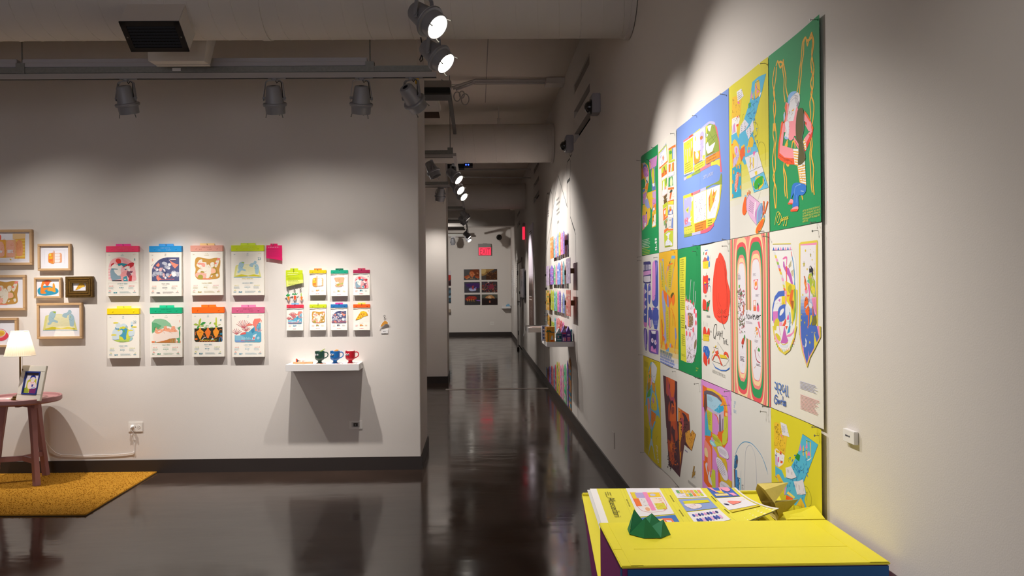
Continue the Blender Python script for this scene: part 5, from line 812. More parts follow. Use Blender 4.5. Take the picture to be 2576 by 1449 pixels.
PO = [
 ('green poster of a pink and orange patchwork 31, top row, farthest along the wall', 'green patchwork 31 poster', 0, 1614.5, 1658, '0a8f50', artA, 510, 0, .004, (('top left corner', 1612, 404), ('top right corner', 1650, 371), ('bottom left corner', 1613, 646)), None),
 ('cream poster of two columns of small bright comic panels, top row', 'cream comic column poster', 0, 1658, 1704.5, 'd9d5cc', artB, 500, 0, .002, (('bottom right corner', 1700, 629),), None),
 ('wide blue poster with a rounded quilt shape lettered DIRTY LAUNDRY', 'wide blue laundry poster', 0, 1704.5, 1837, '6d8acb', artC, 430, 0, .003, (('top left corner', 1699, 335), ('top centre', 1756, 291), ('top right corner', 1827, 239), ('bottom right corner', 1832, 604), ('bottom centre', 1757, 618)), None),
 ('yellow fading to cream poster with a blue letter K and a pink pan', 'tall yellow and cream K poster', 0, 1837, 1937.5, 'e2de9a', artD, 370, 0, .003, (('top right corner', 1928, 159), ('bottom right corner', 1927, 581)), gradD),
 ('green noodle poster of a person holding a packet above their head', 'green noodle poster', 0, 1937.5, 2073, '0a8f50', artE, 330, .007, .0016, (('top right corner', 2060, 49), ('bottom right corner', 2061, 557)), None),
 ('cream poster of purple rounded shapes with hands and a face, second row', 'purple shapes poster', 1, 1618, 1660.5, 'd9d5cd', artF, 770, 0, .002, (('top left corner', 1614, 656), ('top right corner', 1656, 647)), None),
 ('golden yellow poster of an orange dancer forming a letter Y', 'golden dancer poster', 1, 1660.5, 1708, 'e9b52a', artG, 770, 0, .003, (), gradG),
 ('green poster of a yellow strip and frosted birthday cake with candles', 'green cake poster', 1, 1708, 1766, '0a8548', artH, 790, 0, .003, (('top right corner', 1756, 634), ('bottom right corner', 1763, 948)), None),
 ('cream poster with one big red fruit and the words Quality Time', 'cream red fruit poster', 1, 1766, 1840, 'ddd9cf', artJ, 790, 0, .002, (('top right corner', 1833, 619), ('bottom right corner', 1838, 984)), None),
 ('poster of red, green and cream ribbons around the word however', 'ribbon poster', 1, 1840, 1940.5, 'e6dfd6', artKk, 810, 0, .003, (('bottom right corner', 1936, 1024), ('top right corner', 1937, 597)), None),
 ('cream poster of festival dancers in a patterned letter with the word Garba', 'cream festival poster', 1, 1940.5, 2077, 'dfdbd0', artL, 830, .004, .0015, (('top right corner', 2064, 579), ('bottom right corner', 2065, 1076)), None),
 ('mustard yellow poster of a blue fish, bottom row, farthest along the wall', 'mustard fish poster', 2, 1621, 1664, 'c8b41e', artM, 1030, 0, .003, (('top left corner', 1617, 893), ('top right corner', 1655, 912), ('bottom left corner', 1622, 1138)), None),
 ('wide cream poster of a dark orange face cut into angular pieces', 'wide cream face poster', 2, 1664, 1767.5, 'd6d2c9', artN, 1080, 0, .004, (('top centre', 1704, 935), ('top right corner', 1760, 965), ('bottom centre', 1713, 1224)), None),
 ('pink poster of an orange, blue and lime letter R with speech bubbles', 'pink letter R poster', 2, 1767.5, 1843, 'd288cc', artO, 1100, 0, .003, (('top right corner', 1832, 998),), None),
 ('nearly blank cream poster with a thin blue arch lettered OUT OF SIGHT', 'blue arch poster', 2, 1843, 1943, 'd3d0c8', artQ, 1120, 0, .003, (('top right corner', 1931, 1037), ('top left corner', 1838, 1019)), None),
 ('yellow poster with a blue letter K beside the table, bottom row', 'bottom yellow K poster', 2, 1943, 2079, 'd6cc26', artS, 1180, .010, .002, (('top right corner', 2070, 1096),), None)]
for (lb, sh, row, xl, xr_, colr, art, ym, lift, wave, pins, grad) in PO:
    poster(lb, sh, row, xl, xr_, colr, art, ym, lift, wave, pins, grad)
# ---------------------------------------------------------------- front partition: frames, calendars, shelf
def fpx(Y): return lambda x, y: (ony(x, y, Y).x, ony(x, y, Y).z)
def fmapY(Y): return lambda u, v, o: V((u, Y-o, v))
def rectY(x0, y0, x1, y1, Y):
    xm, ym = (x0+x1)/2, (y0+y1)/2
    return ony(x0, ym, Y).x, ony(xm, y1, Y).z, ony(x1, ym, Y).x, ony(xm, y0, Y).z
def glass_mat():
    if 'picture_glass' in MATS: return MATS['picture_glass']
    m = bpy.data.materials.new('picture_glass'); m.use_nodes = True; nt = m.node_tree; N = nt.nodes; L = nt.links
    N.remove(N['Principled BSDF']); o = N['Material Output']; mx = N.new('ShaderNodeMixShader'); tr = N.new('ShaderNodeBsdfTransparent'); gl = N.new('ShaderNodeBsdfGlossy'); gl.inputs['Roughness'].default_value = .02
    mx.inputs[0].default_value = .05; L.new(tr.outputs[0], mx.inputs[1]); L.new(gl.outputs[0], mx.inputs[2]); L.new(mx.outputs[0], o.inputs[0])
    MATS['picture_glass'] = m; return m
def acrylic(name, h, f=.55):
    if name in MATS: return MATS[name]
    m = bpy.data.materials.new(name); m.use_nodes = True; nt = m.node_tree; N = nt.nodes; L = nt.links; b = N['Principled BSDF']
    b.inputs['Base Color'].default_value = (*lin(h), 1); b.inputs['Roughness'].default_value = .2
    mx = N.new('ShaderNodeMixShader'); tr = N.new('ShaderNodeBsdfTransparent'); tr.inputs[0].default_value = (*lin(h), 1); mx.inputs[0].default_value = f
    nz = N.new('ShaderNodeTexNoise'); nz.inputs['Scale'].default_value = 30; mr = N.new('ShaderNodeMapRange'); mr.inputs[3].default_value = .15; mr.inputs[4].default_value = .28
    L.new(nz.outputs[0], mr.inputs[0]); L.new(mr.outputs[0], b.inputs['Roughness'])
    L.new(tr.outputs[0], mx.inputs[1]); L.new(b.outputs[0], mx.inputs[2]); L.new(mx.outputs[0], N['Material Output'].inputs[0]); MATS[name] = m; return m
OAK = mat('oak_frame', 'bd9a72', .5, var=.12, scale=14); GOLD = mat('antique_gold', '6e5226', .42, .65, var=.5, scale=50, bump=.5, bscale=120); PAPER = mat('print_paper', 'e9e7ee', .75, var=.01)
def frame(label, x0, y0, x1, y1, fw_px, art, m=None, depth=.03, group='framed pictures by the lamp'):
    Y = WF-depth; a0, b0, a1, b1 = rectY(x0, y0, x1, y1, Y); w = fw_px*Y/1960
    t = thing('picture_frame', label, 'picture', ((a0+a1)/2, WF, b0), group); m = m or OAK
    for (p, q, r, s) in ((a0, b0, a1, b0+w), (a0, b1-w, a1, b1), (a0, b0+w, a0+w, b1-w), (a1-w, b0+w, a1, b1-w)):
        MB().box((p, Y, q), (r, WF-.001, s)).build('frame_bar', m, t, bevel=.002)
    if m is GOLD:
        for k, (d, z) in enumerate(((.3, -.006), (.62, -.004), (.9, .004))):
            i = w*d; e = w*.12
            g = MB()
            for (p, q, r, s) in ((a0+i, b0+i, a1-i, b0+i+e), (a0+i, b1-i-e, a1-i, b1-i), (a0+i, b0+i, a0+i+e, b1-i), (a1-i-e, b0+i, a1-i, b1-i)): g.box((p, Y+z, q), (r, Y+.01, s))
            g.build('moulding_bead', mat('bead_gold', 'a07a3c', .35, .75, var=.3, scale=60), t, bevel=.002)  # beads in a lighter gold than the frame bars
    MB().box((a0+w, Y+.014, b0+w), (a1-w, WF-.004, b1-w)).build('picture_sheet', PAPER, t)
    MB().box((a0+w, Y+.006, b0+w), (a1-w, Y+.0075, b1-w)).build('glazing', glass_mat(), t)
    P = Print(fpx(Y+.0135)); art(P); P.build('artwork', t, fmapY(Y+.0135), clip=(a0+w, b0+w, a1-w, b1-w)); return t
def art_book(P):       # drawn in the reading of the third/fourth calendar (465,600,9.35)
    P.f('e3df8e', '1150 905 1195 640 1230 625 1450 600 1730 640 1800 905 1500 880 1480 890', 0); P.f('f0ecc4', '1195 880 1245 640 1440 605 1690 645 1765 880 1640 840 1480 870 1330 840', 0)
    for k in range(9): P.l('d8d48a', 1.2, [(1230-4*k, 690+22*k), (1350, 670+22*k), (1470, 690+22*k)]); P.l('d8d48a', 1.2, [(1480, 690+22*k), (1600, 670+22*k), (1740+3*k, 690+22*k)])
    P.f('d6c92c', '1185 880 1330 845 1470 870 1490 880 1620 845 1760 870 1765 890 1490 890 1190 895', 0); P.l('7ab4c8', 4, '1150 910 1470 905 1490 918 1800 908', 0)
    P.f('a9c8d4', '1255 690 1275 590 1320 550 1395 555 1385 640 1360 700 1430 735 1420 770 1340 750 1290 800 1245 810 1240 770 1270 750', 1); P.f('a8c23c', '1320 555 1400 555 1380 590 1345 570'); P.l('6a9ab0', 1.4, '1300 650 1340 690 1370 640')
    P.f('a9c8d4', '1515 640 1545 590 1610 570 1640 525 1685 540 1680 590 1620 620 1600 670 1560 670', 1); P.f('a9c8d4', '1640 640 1690 600 1735 650 1745 740 1725 830 1665 825 1650 740', 1); P.l('6a9ab0', 1.4, '1640 700 1690 720 1730 690'); P.f('a8c23c', '1660 650 1680 640 1672 680')
def art_bread(P):      # (465,600,9.35)
    P.f('c79546', '240 530 260 465 320 440 450 460 580 480 700 455 800 460 835 520 830 640 810 740 825 880 790 930 700 950 420 965 300 950 240 860 255 720 235 640', 1)
    P.f('e8e0d0', '340 510 405 495 420 550 500 560 520 630 480 680 360 690 280 640 290 590', 1); P.f('f2a092', '300 580 400 575 470 590 475 660 430 670 380 620 320 615', 1); P.f('e8e0d0', '520 640 560 610 620 690 640 760 600 860 560 930 490 920 510 800 500 700', 1); P.f('e8e0d0', '320 740 400 690 510 680 520 800 420 830 300 800', 1); P.f('a8923a', '370 780 400 765 455 780 440 810 380 805', 1); P.f('f2b0a0', '250 840 320 800 500 830 470 930 280 900', 1); P.f('a8a044', '310 880 360 850 420 870 425 930 380 950 320 920', 1)
    P.f('e8e0d0', '610 570 680 560 690 640 640 690 605 650', 1); P.f('e8e0d0', '740 520 810 500 790 590 740 680 700 640', 1); P.f('f08a80', '760 460 840 460 810 510 750 520'); P.f('ec7a70', '705 570 745 570 740 605 710 600', 1); P.f('f0b89a', '620 720 700 690 730 740 720 800 630 830', 1); P.l('a08a2c', 9, '660 690 720 700 750 790 730 820 640 840'); P.f('e8e0d0', '730 840 780 830 790 880 750 900', 1); P.f('e8e0d0', '610 870 660 860 640 910 610 900'); P.f('ec8a70', '430 940 620 940 600 965 420 965')
    P.scrib('c08a6a', 1.2, 300, 520, 780, 900, 26, 4)
def art_market(P):     # (255,605,9.659) three figures in hats
    P.f('f7b9bb', '240 970 180 870 170 720 200 560 270 460 400 412 520 415 660 460 760 540 820 680 835 820 800 985', 1)
    for k in range(5): P.f('fcdcd8', [(172+6*k*0, 650+70*k), (235, 655+70*k), (235, 680+70*k), (172, 685+70*k)])
    for k in range(7): P.l('f4929a', 3, [(500+30*k, 430+20*k), (560+30*k, 560+18*k)], 0)
    for k in range(6): P.l('f4929a', 2.6, [(760, 790+30*k), (830, 760+36*k)], 0)
    P.f('efe8e0', '250 600 340 570 380 600 460 600 500 640 470 720 480 800 420 860 330 830 260 720', 1); P.f('e8433f', '350 500 365 455 420 440 470 470 475 560 440 590 395 560', 1); P.f('6a4a60', '395 565 480 550 500 590 420 590'); P.f('2f8f9e', '390 570 500 550 640 570 610 630 540 650 500 600 420 620', 0); P.f('c9343c', '230 640 240 570 310 540 300 580 260 610', 0)
    P.f('c9343c', '510 660 580 610 700 545 770 530 800 560 780 620 700 670 690 610 600 640', 0); P.f('efe8e0', '560 650 640 610 680 640 670 680 600 700'); P.f('8ba6b4', '215 740 250 680 300 700 330 780 400 850 470 860 480 930 270 980 230 900', 0); P.f('efe8e0', '320 740 380 720 400 750 340 780', 1); P.f('2f7f92', '245 680 400 690 400 705 245 700'); P.f('f2a0a0', '490 780 600 720 640 780 620 860 470 890', 0); P.f('8a5468', '630 740 770 740 690 910 660 900 610 820', 0); P.f('3f9aaa', '535 890 620 860 650 985 540 985', 0); P.f('c93a3e', '690 850 750 850 740 985 660 985', 0); P.f('f4a8a4', '480 900 540 890 530 985 490 985'); P.f('4a4048', '265 970 490 960 500 985 265 985'); P.f('efe8e0', '640 690 700 690 700 740 660 745', 1); P.f('efe8e0', '700 800 760 790 750 830'); P.l('efe8e0', 8, '555 945 605 940', 0); P.f('2f7f92', '565 700 615 685 610 710 570 715')
def art_space(P):      # (255,605,9.659)
    P.f('565a7e', '1230 985 1230 720 1280 590 1380 480 1500 425 1600 410 1893 410 1893 985', 0); P.l('c8c8d4', 3, '1232 700 1290 580 1390 475'); P.f('3a3e66', '1580 430 1640 430 1610 480'); P.f('4a4e72', '1400 480 1560 430 1700 560 1500 560')
    P.f('fa8a72', '1660 490 1790 560 1880 585 1790 680 1730 620', 0); P.l('e8dcd8', 5, '1650 480 1700 465 1810 465', 0); P.l('6a3a40', 5, '1665 482 1805 478', 0)
    for (x, y, a, b) in ((1540, 560, 70, 42), (1660, 585, 46, 36), (1600, 650, 80, 44), (1350, 710, 40, 36), (1440, 800, 70, 50), (1330, 810, 80, 56), (1620, 840, 56, 44), (1765, 800, 72, 66), (1850, 820, 60, 60), (1270, 840, 30, 50)): P.e('b8bac6', x, y, a, b, .3)
    for (x, y, a, b) in ((1650, 590, 34, 28), (1765, 820, 58, 62), (1350, 712, 34, 26), (1560, 905, 26, 30), (1640, 680, 30, 24)): P.e('eae6e6', x, y, a, b)
    P.f('fa8a72', '1330 600 1390 540 1420 590 1400 640 1350 630', 0); P.f('e0b0b0', '1390 700 1430 660 1500 660 1460 750 1400 740', 0); P.f('fa8a72', '1345 850 1390 830 1420 900 1470 940 1380 980 1340 920', 0); P.f('fa9a80', '1620 880 1680 820 1720 820 1680 880 1640 900', 0); P.f('c89aa8', '1270 650 1310 640 1330 690 1280 700'); P.f('3a3e66', '1520 760 1600 740 1560 820'); P.f('e8dcd8', '1500 690 1540 700 1560 750 1530 750', 1); P.f('eab8b0', '1490 800 1530 800 1540 880 1500 890', 1)
    P.scrib('6a6e8a', 1.6, 1260, 540, 1880, 900, 40, 5); P.t('NATIONAL ASTRONAUT DAY', 1580, 958, 9, 'f8705a', c=1, wx=.75)
def art_pins(P):       # (255,760,9.35) bowling pins and globe
    P.f('b8cc5a', '260 860 300 900 450 945 640 930 720 890 735 830 600 820 400 830', 1); P.f('9ac4d4', '690 830 735 820 725 890 660 920')
    P.f('d8d840', '440 600 520 570 640 640 670 740 640 850 540 890 430 860 410 740', 1); P.f('4a9ab8', '440 640 540 580 620 640 600 720 585 800 590 870 540 890 490 820 420 800 500 730', 0); P.f('d8cf3c', '480 590 540 575 580 600 520 640 480 620'); P.f('6aa844', '510 660 550 660 545 720 520 700'); P.f('d8d840', '600 740 640 720 650 800 600 860')
    P.f('cfdde2', '255 780 270 680 320 620 340 560 340 500 390 480 440 500 450 560 410 620 430 680 470 650 500 690 470 760 420 780 410 880 280 890 255 840', 1); P.f('cfdde2', '440 570 490 510 560 510 610 560 590 600 520 570 460 590', 1); P.f('cfdde2', '690 480 730 460 750 500 745 590 780 680 770 770 720 800 650 790 640 700 700 590', 1)
    for k in range(3): P.l('3f8aa8', 3.4, [(325, 595+17*k), (370, 622+14*k), (425, 622+10*k)]); P.l('3f8aa8', 3, [(585+16*k, 550+12*k), (575+20*k, 600+8*k)], 0)
    P.f('4a9ab8', '696 545 740 540 735 582 700 582'); P.l('4a6ab0', 3, '275 885 340 890 410 872'); P.l('5a9ab8', 3, '650 805 720 800 765 785')
    for x, y in ((345, 490), (300, 775), (690, 668), (775, 585)): P.f('e6d64a', [(x-65, y), (x-50, y-16), (x+20, y-20), (x+60, y-4), (x+40, y+12), (x-50, y+14)], 1)
    P.f('e6d64a', '375 650 420 650 415 690 385 680')
    P.t('EARTH DAY', 510, 942, 9, '2f7a8a', c=1, wx=.8)
def art_bath(P):       # (255,760,9.35)
    P.f('8fc098', '1190 700 1190 470 1260 400 1400 390 1520 420 1620 500 1670 600 1560 560 1480 600 1380 640 1300 700 1230 700 1200 740', 0); P.f('5fa876', '1190 480 1290 490 1420 560 1340 640 1280 600 1230 720 1190 700', 0)
    P.f('f2dfd2', '1225 760 1300 740 1430 700 1520 670 1600 700 1700 700 1820 690 1830 830 1750 850 1640 860 1500 930 1330 950 1240 920', 1); P.f('f2a884', '1265 720 1260 650 1290 600 1320 650 1420 640 1435 700 1340 745', 1); P.f('f2a884', '1425 660 1470 620 1470 560 1500 570 1530 550 1550 610 1620 630 1640 690 1540 690', 1); P.f('f2a884', '1620 700 1640 640 1660 570 1730 570 1740 630 1790 690', 1); P.f('3f9a5a', '1240 640 1250 590 1290 580 1270 620 1265 680'); P.scrib('d0744a', 1.4, 1280, 600, 1760, 720, 20, 4); P.f('f4ece6', '1330 680 1400 672 1390 690 1340 695')
    for k in range(5): P.l('4a9a6a', 4, [(1840, 840), (1850-4*k, 700-10*k), (1790+18*k, 600-8*k)])
    P.f('f08a5a', '1185 915 1260 915 1260 955 1185 955'); P.f('b87a3a', '1290 950 1540 890 1600 860 1750 855 1750 955 1290 955', 0); P.f('5fa876', '1270 920 1285 910 1285 955 1270 955'); P.f('5fa876', '1760 860 1850 830 1855 955 1800 955 1800 890', 0); P.f('f08a5a', '1770 910 1795 910 1795 955 1770 955'); P.f('f08a5a', '1850 910 1865 910 1865 955 1850 955')
    for x in (1640, 1680, 1730): P.l('8ab08a', 3, [(x, 870), (x, 950)], 0)
    P.t('INTERNATIONAL DAY', 1520, 930, 8, 'f8703c', c=1, wx=.75)
def art_carrots(P):    # (465,760,9.35)
    P.f('35301e', '225 620 885 590 888 900 870 925 800 935 260 935 228 900', 0)
    for cx, top, w, h in ((360, 605, 85, 870), (545, 600, 68, 850), (735, 590, 70, 830)): P.f('f2962a' if cx != 545 else 'f07a2c', [(cx-18, top), (cx+18, top), (cx+25, top+40), (cx+w, top+90), (cx+w*.85, top+150), (cx+w*.5, top+200), (cx+15, h), (cx-8, h+5), (cx-w*.5, top+205), (cx-w*.9, top+140), (cx-w, top+90), (cx-25, top+40)], 0)
    for s, h in (('360 600 320 500 350 400 385 390 370 500', 'b4c452'), ('205 530 260 500 330 540 260 550', 'a8bc4a'), ('365 540 420 470 495 480 430 530', '3f9a4a'), ('380 560 420 540 455 560 410 580', '9ab84a'), ('280 640 300 570 340 550 330 600', '4a9a4a'), ('545 600 540 560 560 540 555 600', 'b8d0a8'), ('575 520 590 480 620 465 610 505', '8ab85a'), ('440 620 490 580 530 590 470 625', '8ab87a'), ('590 600 640 580 665 600 610 610', '9ac07a'), ('480 560 520 540 540 550 500 570', 'b0cc9a'), ('720 580 725 380 750 380 755 580', 'c4d04a'), ('680 500 720 480 730 560', 'a8c04a'), ('770 540 845 515 820 545', 'b0c45a'), ('715 560 780 565 740 590', '5aa04a')): P.f(h, s, 1)
    for s in ('440 720 480 720', '410 760 460 790 440 850 400 900', '600 790 650 800 655 850', '800 690 820 650 870 650', '270 690 250 720 255 780', '690 850 780 800 860 810 880 870', '250 860 300 870 260 880'): P.l('ee7a3c', 3.6, s)
    P.l('dcdce8', 4, '400 900 450 840 510 820'); P.f('b8cfe0', '620 870 660 850 685 875 640 885', 1); P.f('2f7a98', '830 730 880 725 880 765 830 765', 1); P.l('2a6aa0', 7, '810 930 820 850 860 830 870 920'); P.f('f07a2c', '240 860 290 850 300 880 250 890', 1); P.l('5a3a10', 1.4, '340 715 395 710')
    for k in range(6): P.l('ee7a3c', 2.6, [(330+70*k, 935), (370+60*k, 905), (420+60*k, 925)])
    P.t('INTERNATIONAL CARROT DAY', 555, 905, 9, 'e6e03c', c=1, wx=.72)
def art_coral(P):      # (465,760,9.35)
    P.f('5fa8c4', '1175 780 1290 790 1400 700 1500 700 1610 600 1720 490 1785 490 1785 710 1800 720 1800 920 1770 945 1200 945 1175 920', 0); P.f('86bcd2', '1180 790 1320 780 1420 830 1400 945 1190 945', 0); P.f('3f8ab0', '1550 660 1620 600 1640 700 1590 740', 0); P.f('7a9ccc', '1180 900 1400 905 1400 945 1195 945')
    for a, b, r, n in ((1380, 620, 200, 10), (1215, 760, 140, 7), (1440, 690, 120, 8), (1740, 700, 90, 5)):
        for k in range(n): an = -PI/2-1+2*k/(n-1); P.l(('c86a72', 'e8928c', 'a84a5c')[k % 3], 3.6, [(a, b), (a+r*.5*math.sin(an+PI/2)*1.0, b-r*.5*abs(math.cos(an+PI/2))), (a+r*math.sin(an+PI/2), b-r*abs(math.cos(an+PI/2)))])
    P.f('f08272', '1600 470 1640 390 1780 382 1775 440 1700 540 1680 600 1700 690 1660 680 1640 580 1600 540', 0); P.f('f08272', '1445 530 1530 500 1600 520 1590 545 1460 560', 0); P.l('f08272', 5, '1775 410 1800 430 1790 470'); P.f('e8645c', '1300 760 1350 720 1430 710 1430 750 1340 765', 1); P.f('cfe0e8', '1600 780 1700 740 1660 830 1650 880 1570 880 1600 830', 0); P.f('e8645c', '1600 840 1630 815 1650 850 1620 870', 1)
    for k in range(12): P.l('b8dce4', 2.4, [(1340+18*k, 880), (1345+18*k, 820+12*(k % 3))], 0)
    P.f('a8d0e0', '1690 840 1740 810 1760 850 1720 880', 1); P.scrib('a8d0e4', 2, 1700, 500, 1790, 700, 24, 5); P.f('f4eee8', '1540 600 1600 590 1560 640'); P.t('WORLD OCEANS DAY', 1485, 920, 9.5, 'f4665c', c=1, wx=.8)
def art_can(P):        # (710,660,10.733)
    P.f('f0963c', '820 480 830 440 860 425 935 415 960 430 955 640 850 640 820 600', 1); P.f('e8b088', '930 420 960 420 960 640 930 640'); P.e('f2d850', 860, 465, 26, 30); P.f('eebc2c', '835 520 915 505 910 545 835 560'); P.f('f07838', '835 560 915 550 915 600 840 610'); P.f('f0b088', '960 430 1090 420 1115 450 1115 620 1090 635 960 640', 0); P.f('f4ecea', '962 440 1060 430 1080 460 1065 500 1080 520 1065 560 1080 580 1060 630 962 632', 0)
    for y in (495, 560): P.l('e0a0a0', 1.6, [(965, y), (1060, y)], 0)
    P.l('f0a878', 3, '925 420 925 385 945 375 955 390 940 420')
def art_sand(P):       # (710,660,10.733)
    P.f('dca882', '1410 440 1440 410 1620 400 1680 420 1660 520 1640 600 1600 650 1500 660 1440 640 1460 560', 1); P.f('f0d8c8', '1450 540 1520 530 1540 580 1480 590', 1); P.f('a8a044', '1480 590 1540 570 1560 600 1530 635 1480 630', 1); P.f('a8b060', '1550 580 1640 540 1650 590 1580 600'); P.scrib('d0806a', 1.4, 1440, 420, 1660, 640, 20, 5)
def art_pizza(P):      # (710,750,9.2)
    P.f('e9bf2c', '1698 508 1760 400 1820 310 1880 295 1950 320 1985 380 1980 405 1900 420 1820 470 1760 495', 0); P.f('d99a2c', '1950 320 1985 380 1980 410 1950 400'); 
    for x, y in ((1790, 390), (1835, 370), (1890, 368), (1865, 410), (1765, 440), (1810, 440), (1725, 488)): P.e('d2742c', x, y, 16, 16)
def A(px): return px
frame('wide oak frame with a print of cats lying on striped towels, top of the group', -62, 577.5, 80, 667.5, 6.5, lambda P: (P.at(0, 560, 4.53), P.f('f4cf9a', '145 125 290 125 285 200 145 190'), P.f('f0b440', '165 190 285 180 285 410 165 410'), [P.f('f6d26a', [(165, 200+36*k), (285, 192+36*k), (285, 210+36*k), (165, 218+36*k)]) for k in range(6)], P.f('f4a878', '180 260 200 205 240 205 260 260 255 370 215 380 190 370', 1), P.f('f0b88c', '60 200 180 195 180 395 60 400'), P.f('f6b8a0', '75 260 90 210 130 205 160 240 165 370 120 390 80 360', 1), P.f('efe9ee', '85 310 145 310 150 345 85 345'), P.f('f0b040', '-80 200 65 195 70 400 -80 400'), P.f('f6b8a0', '-40 240 0 215 40 240 50 370 0 390 -40 370', 1), P.f('efe9ee', '-5 315 30 320 20 345 -10 340'), P.f('ef6a5a', '-10 140 12 150 10 195 -20 195', 1), P.scrib('e07a4a', 1.2, -60, 200, 280, 400, 24, 3), P.f('f0c03c', '110 410 130 415 128 430 112 425')))
frame('small oak frame with a print of an opened sardine can', 94, 613.5, 177, 681, 5.8, lambda P: (P.at(0, 540, 4.025), P.l('d8d4da', 1, '450 500 450 358 655 358 655 500', 0), P.at(26.7, 587.6, 8.65), art_can(P)) and None)
frame('oak frame with a print of white cats asleep on toast', -70, 692, 63, 781.5, 6.2, lambda P: (P.at(-52.2, 653.4, 8.5), art_bread(P)))
frame('small pale frame with orange figures on a blue pool', 85, 698, 153, 750, 5, lambda P: (P.at(0, 540, 4.025), P.f('2f9cc0', '380 770 400 740 470 720 560 740 592 770 570 800 480 818 400 810', 1), P.f('f08a2c', '410 790 420 700 440 670 500 665 520 680 450 700 440 740 500 735 495 750 450 770 470 795 440 800', 1), P.f('ee6a3c', '450 680 480 665 505 680 485 720 465 715', 1), P.f('f2a43a', '480 770 500 735 530 740 535 700 550 700 560 750 560 785 520 775', 1)))
frame('small ornate gold frame with a slice of pizza', 164, 695.5, 232.5, 748.5, 17, lambda P: (P.at(46.9, 687.1, 11.9), art_pizza(P)), GOLD, .035)
frame('oak frame with blue hippos resting on an open book', 92, 762, 205.5, 852.5, 6, lambda P: (P.at(-45.1, 709.9, 7.51), art_book(P)))
frame('oak frame behind the lampshade with a print of a red saucer', -70, 800, 42.5, 874, 6, lambda P: (P.at(0, 560, 4.53), P.e('e84a5c', 20, 1295, 78, 52, -.2), P.e('f4ece8', 5, 1260, 66, 50, -.2), P.l('e84a5c', 3.6, [(5+64*math.cos(a), 1258+44*math.sin(a)) for a in [k*.42 for k in range(16)]]), P.e('f0c84a', 10, 1262, 48, 34, -.2), P.e('e8a83c', 14, 1268, 30, 18)))

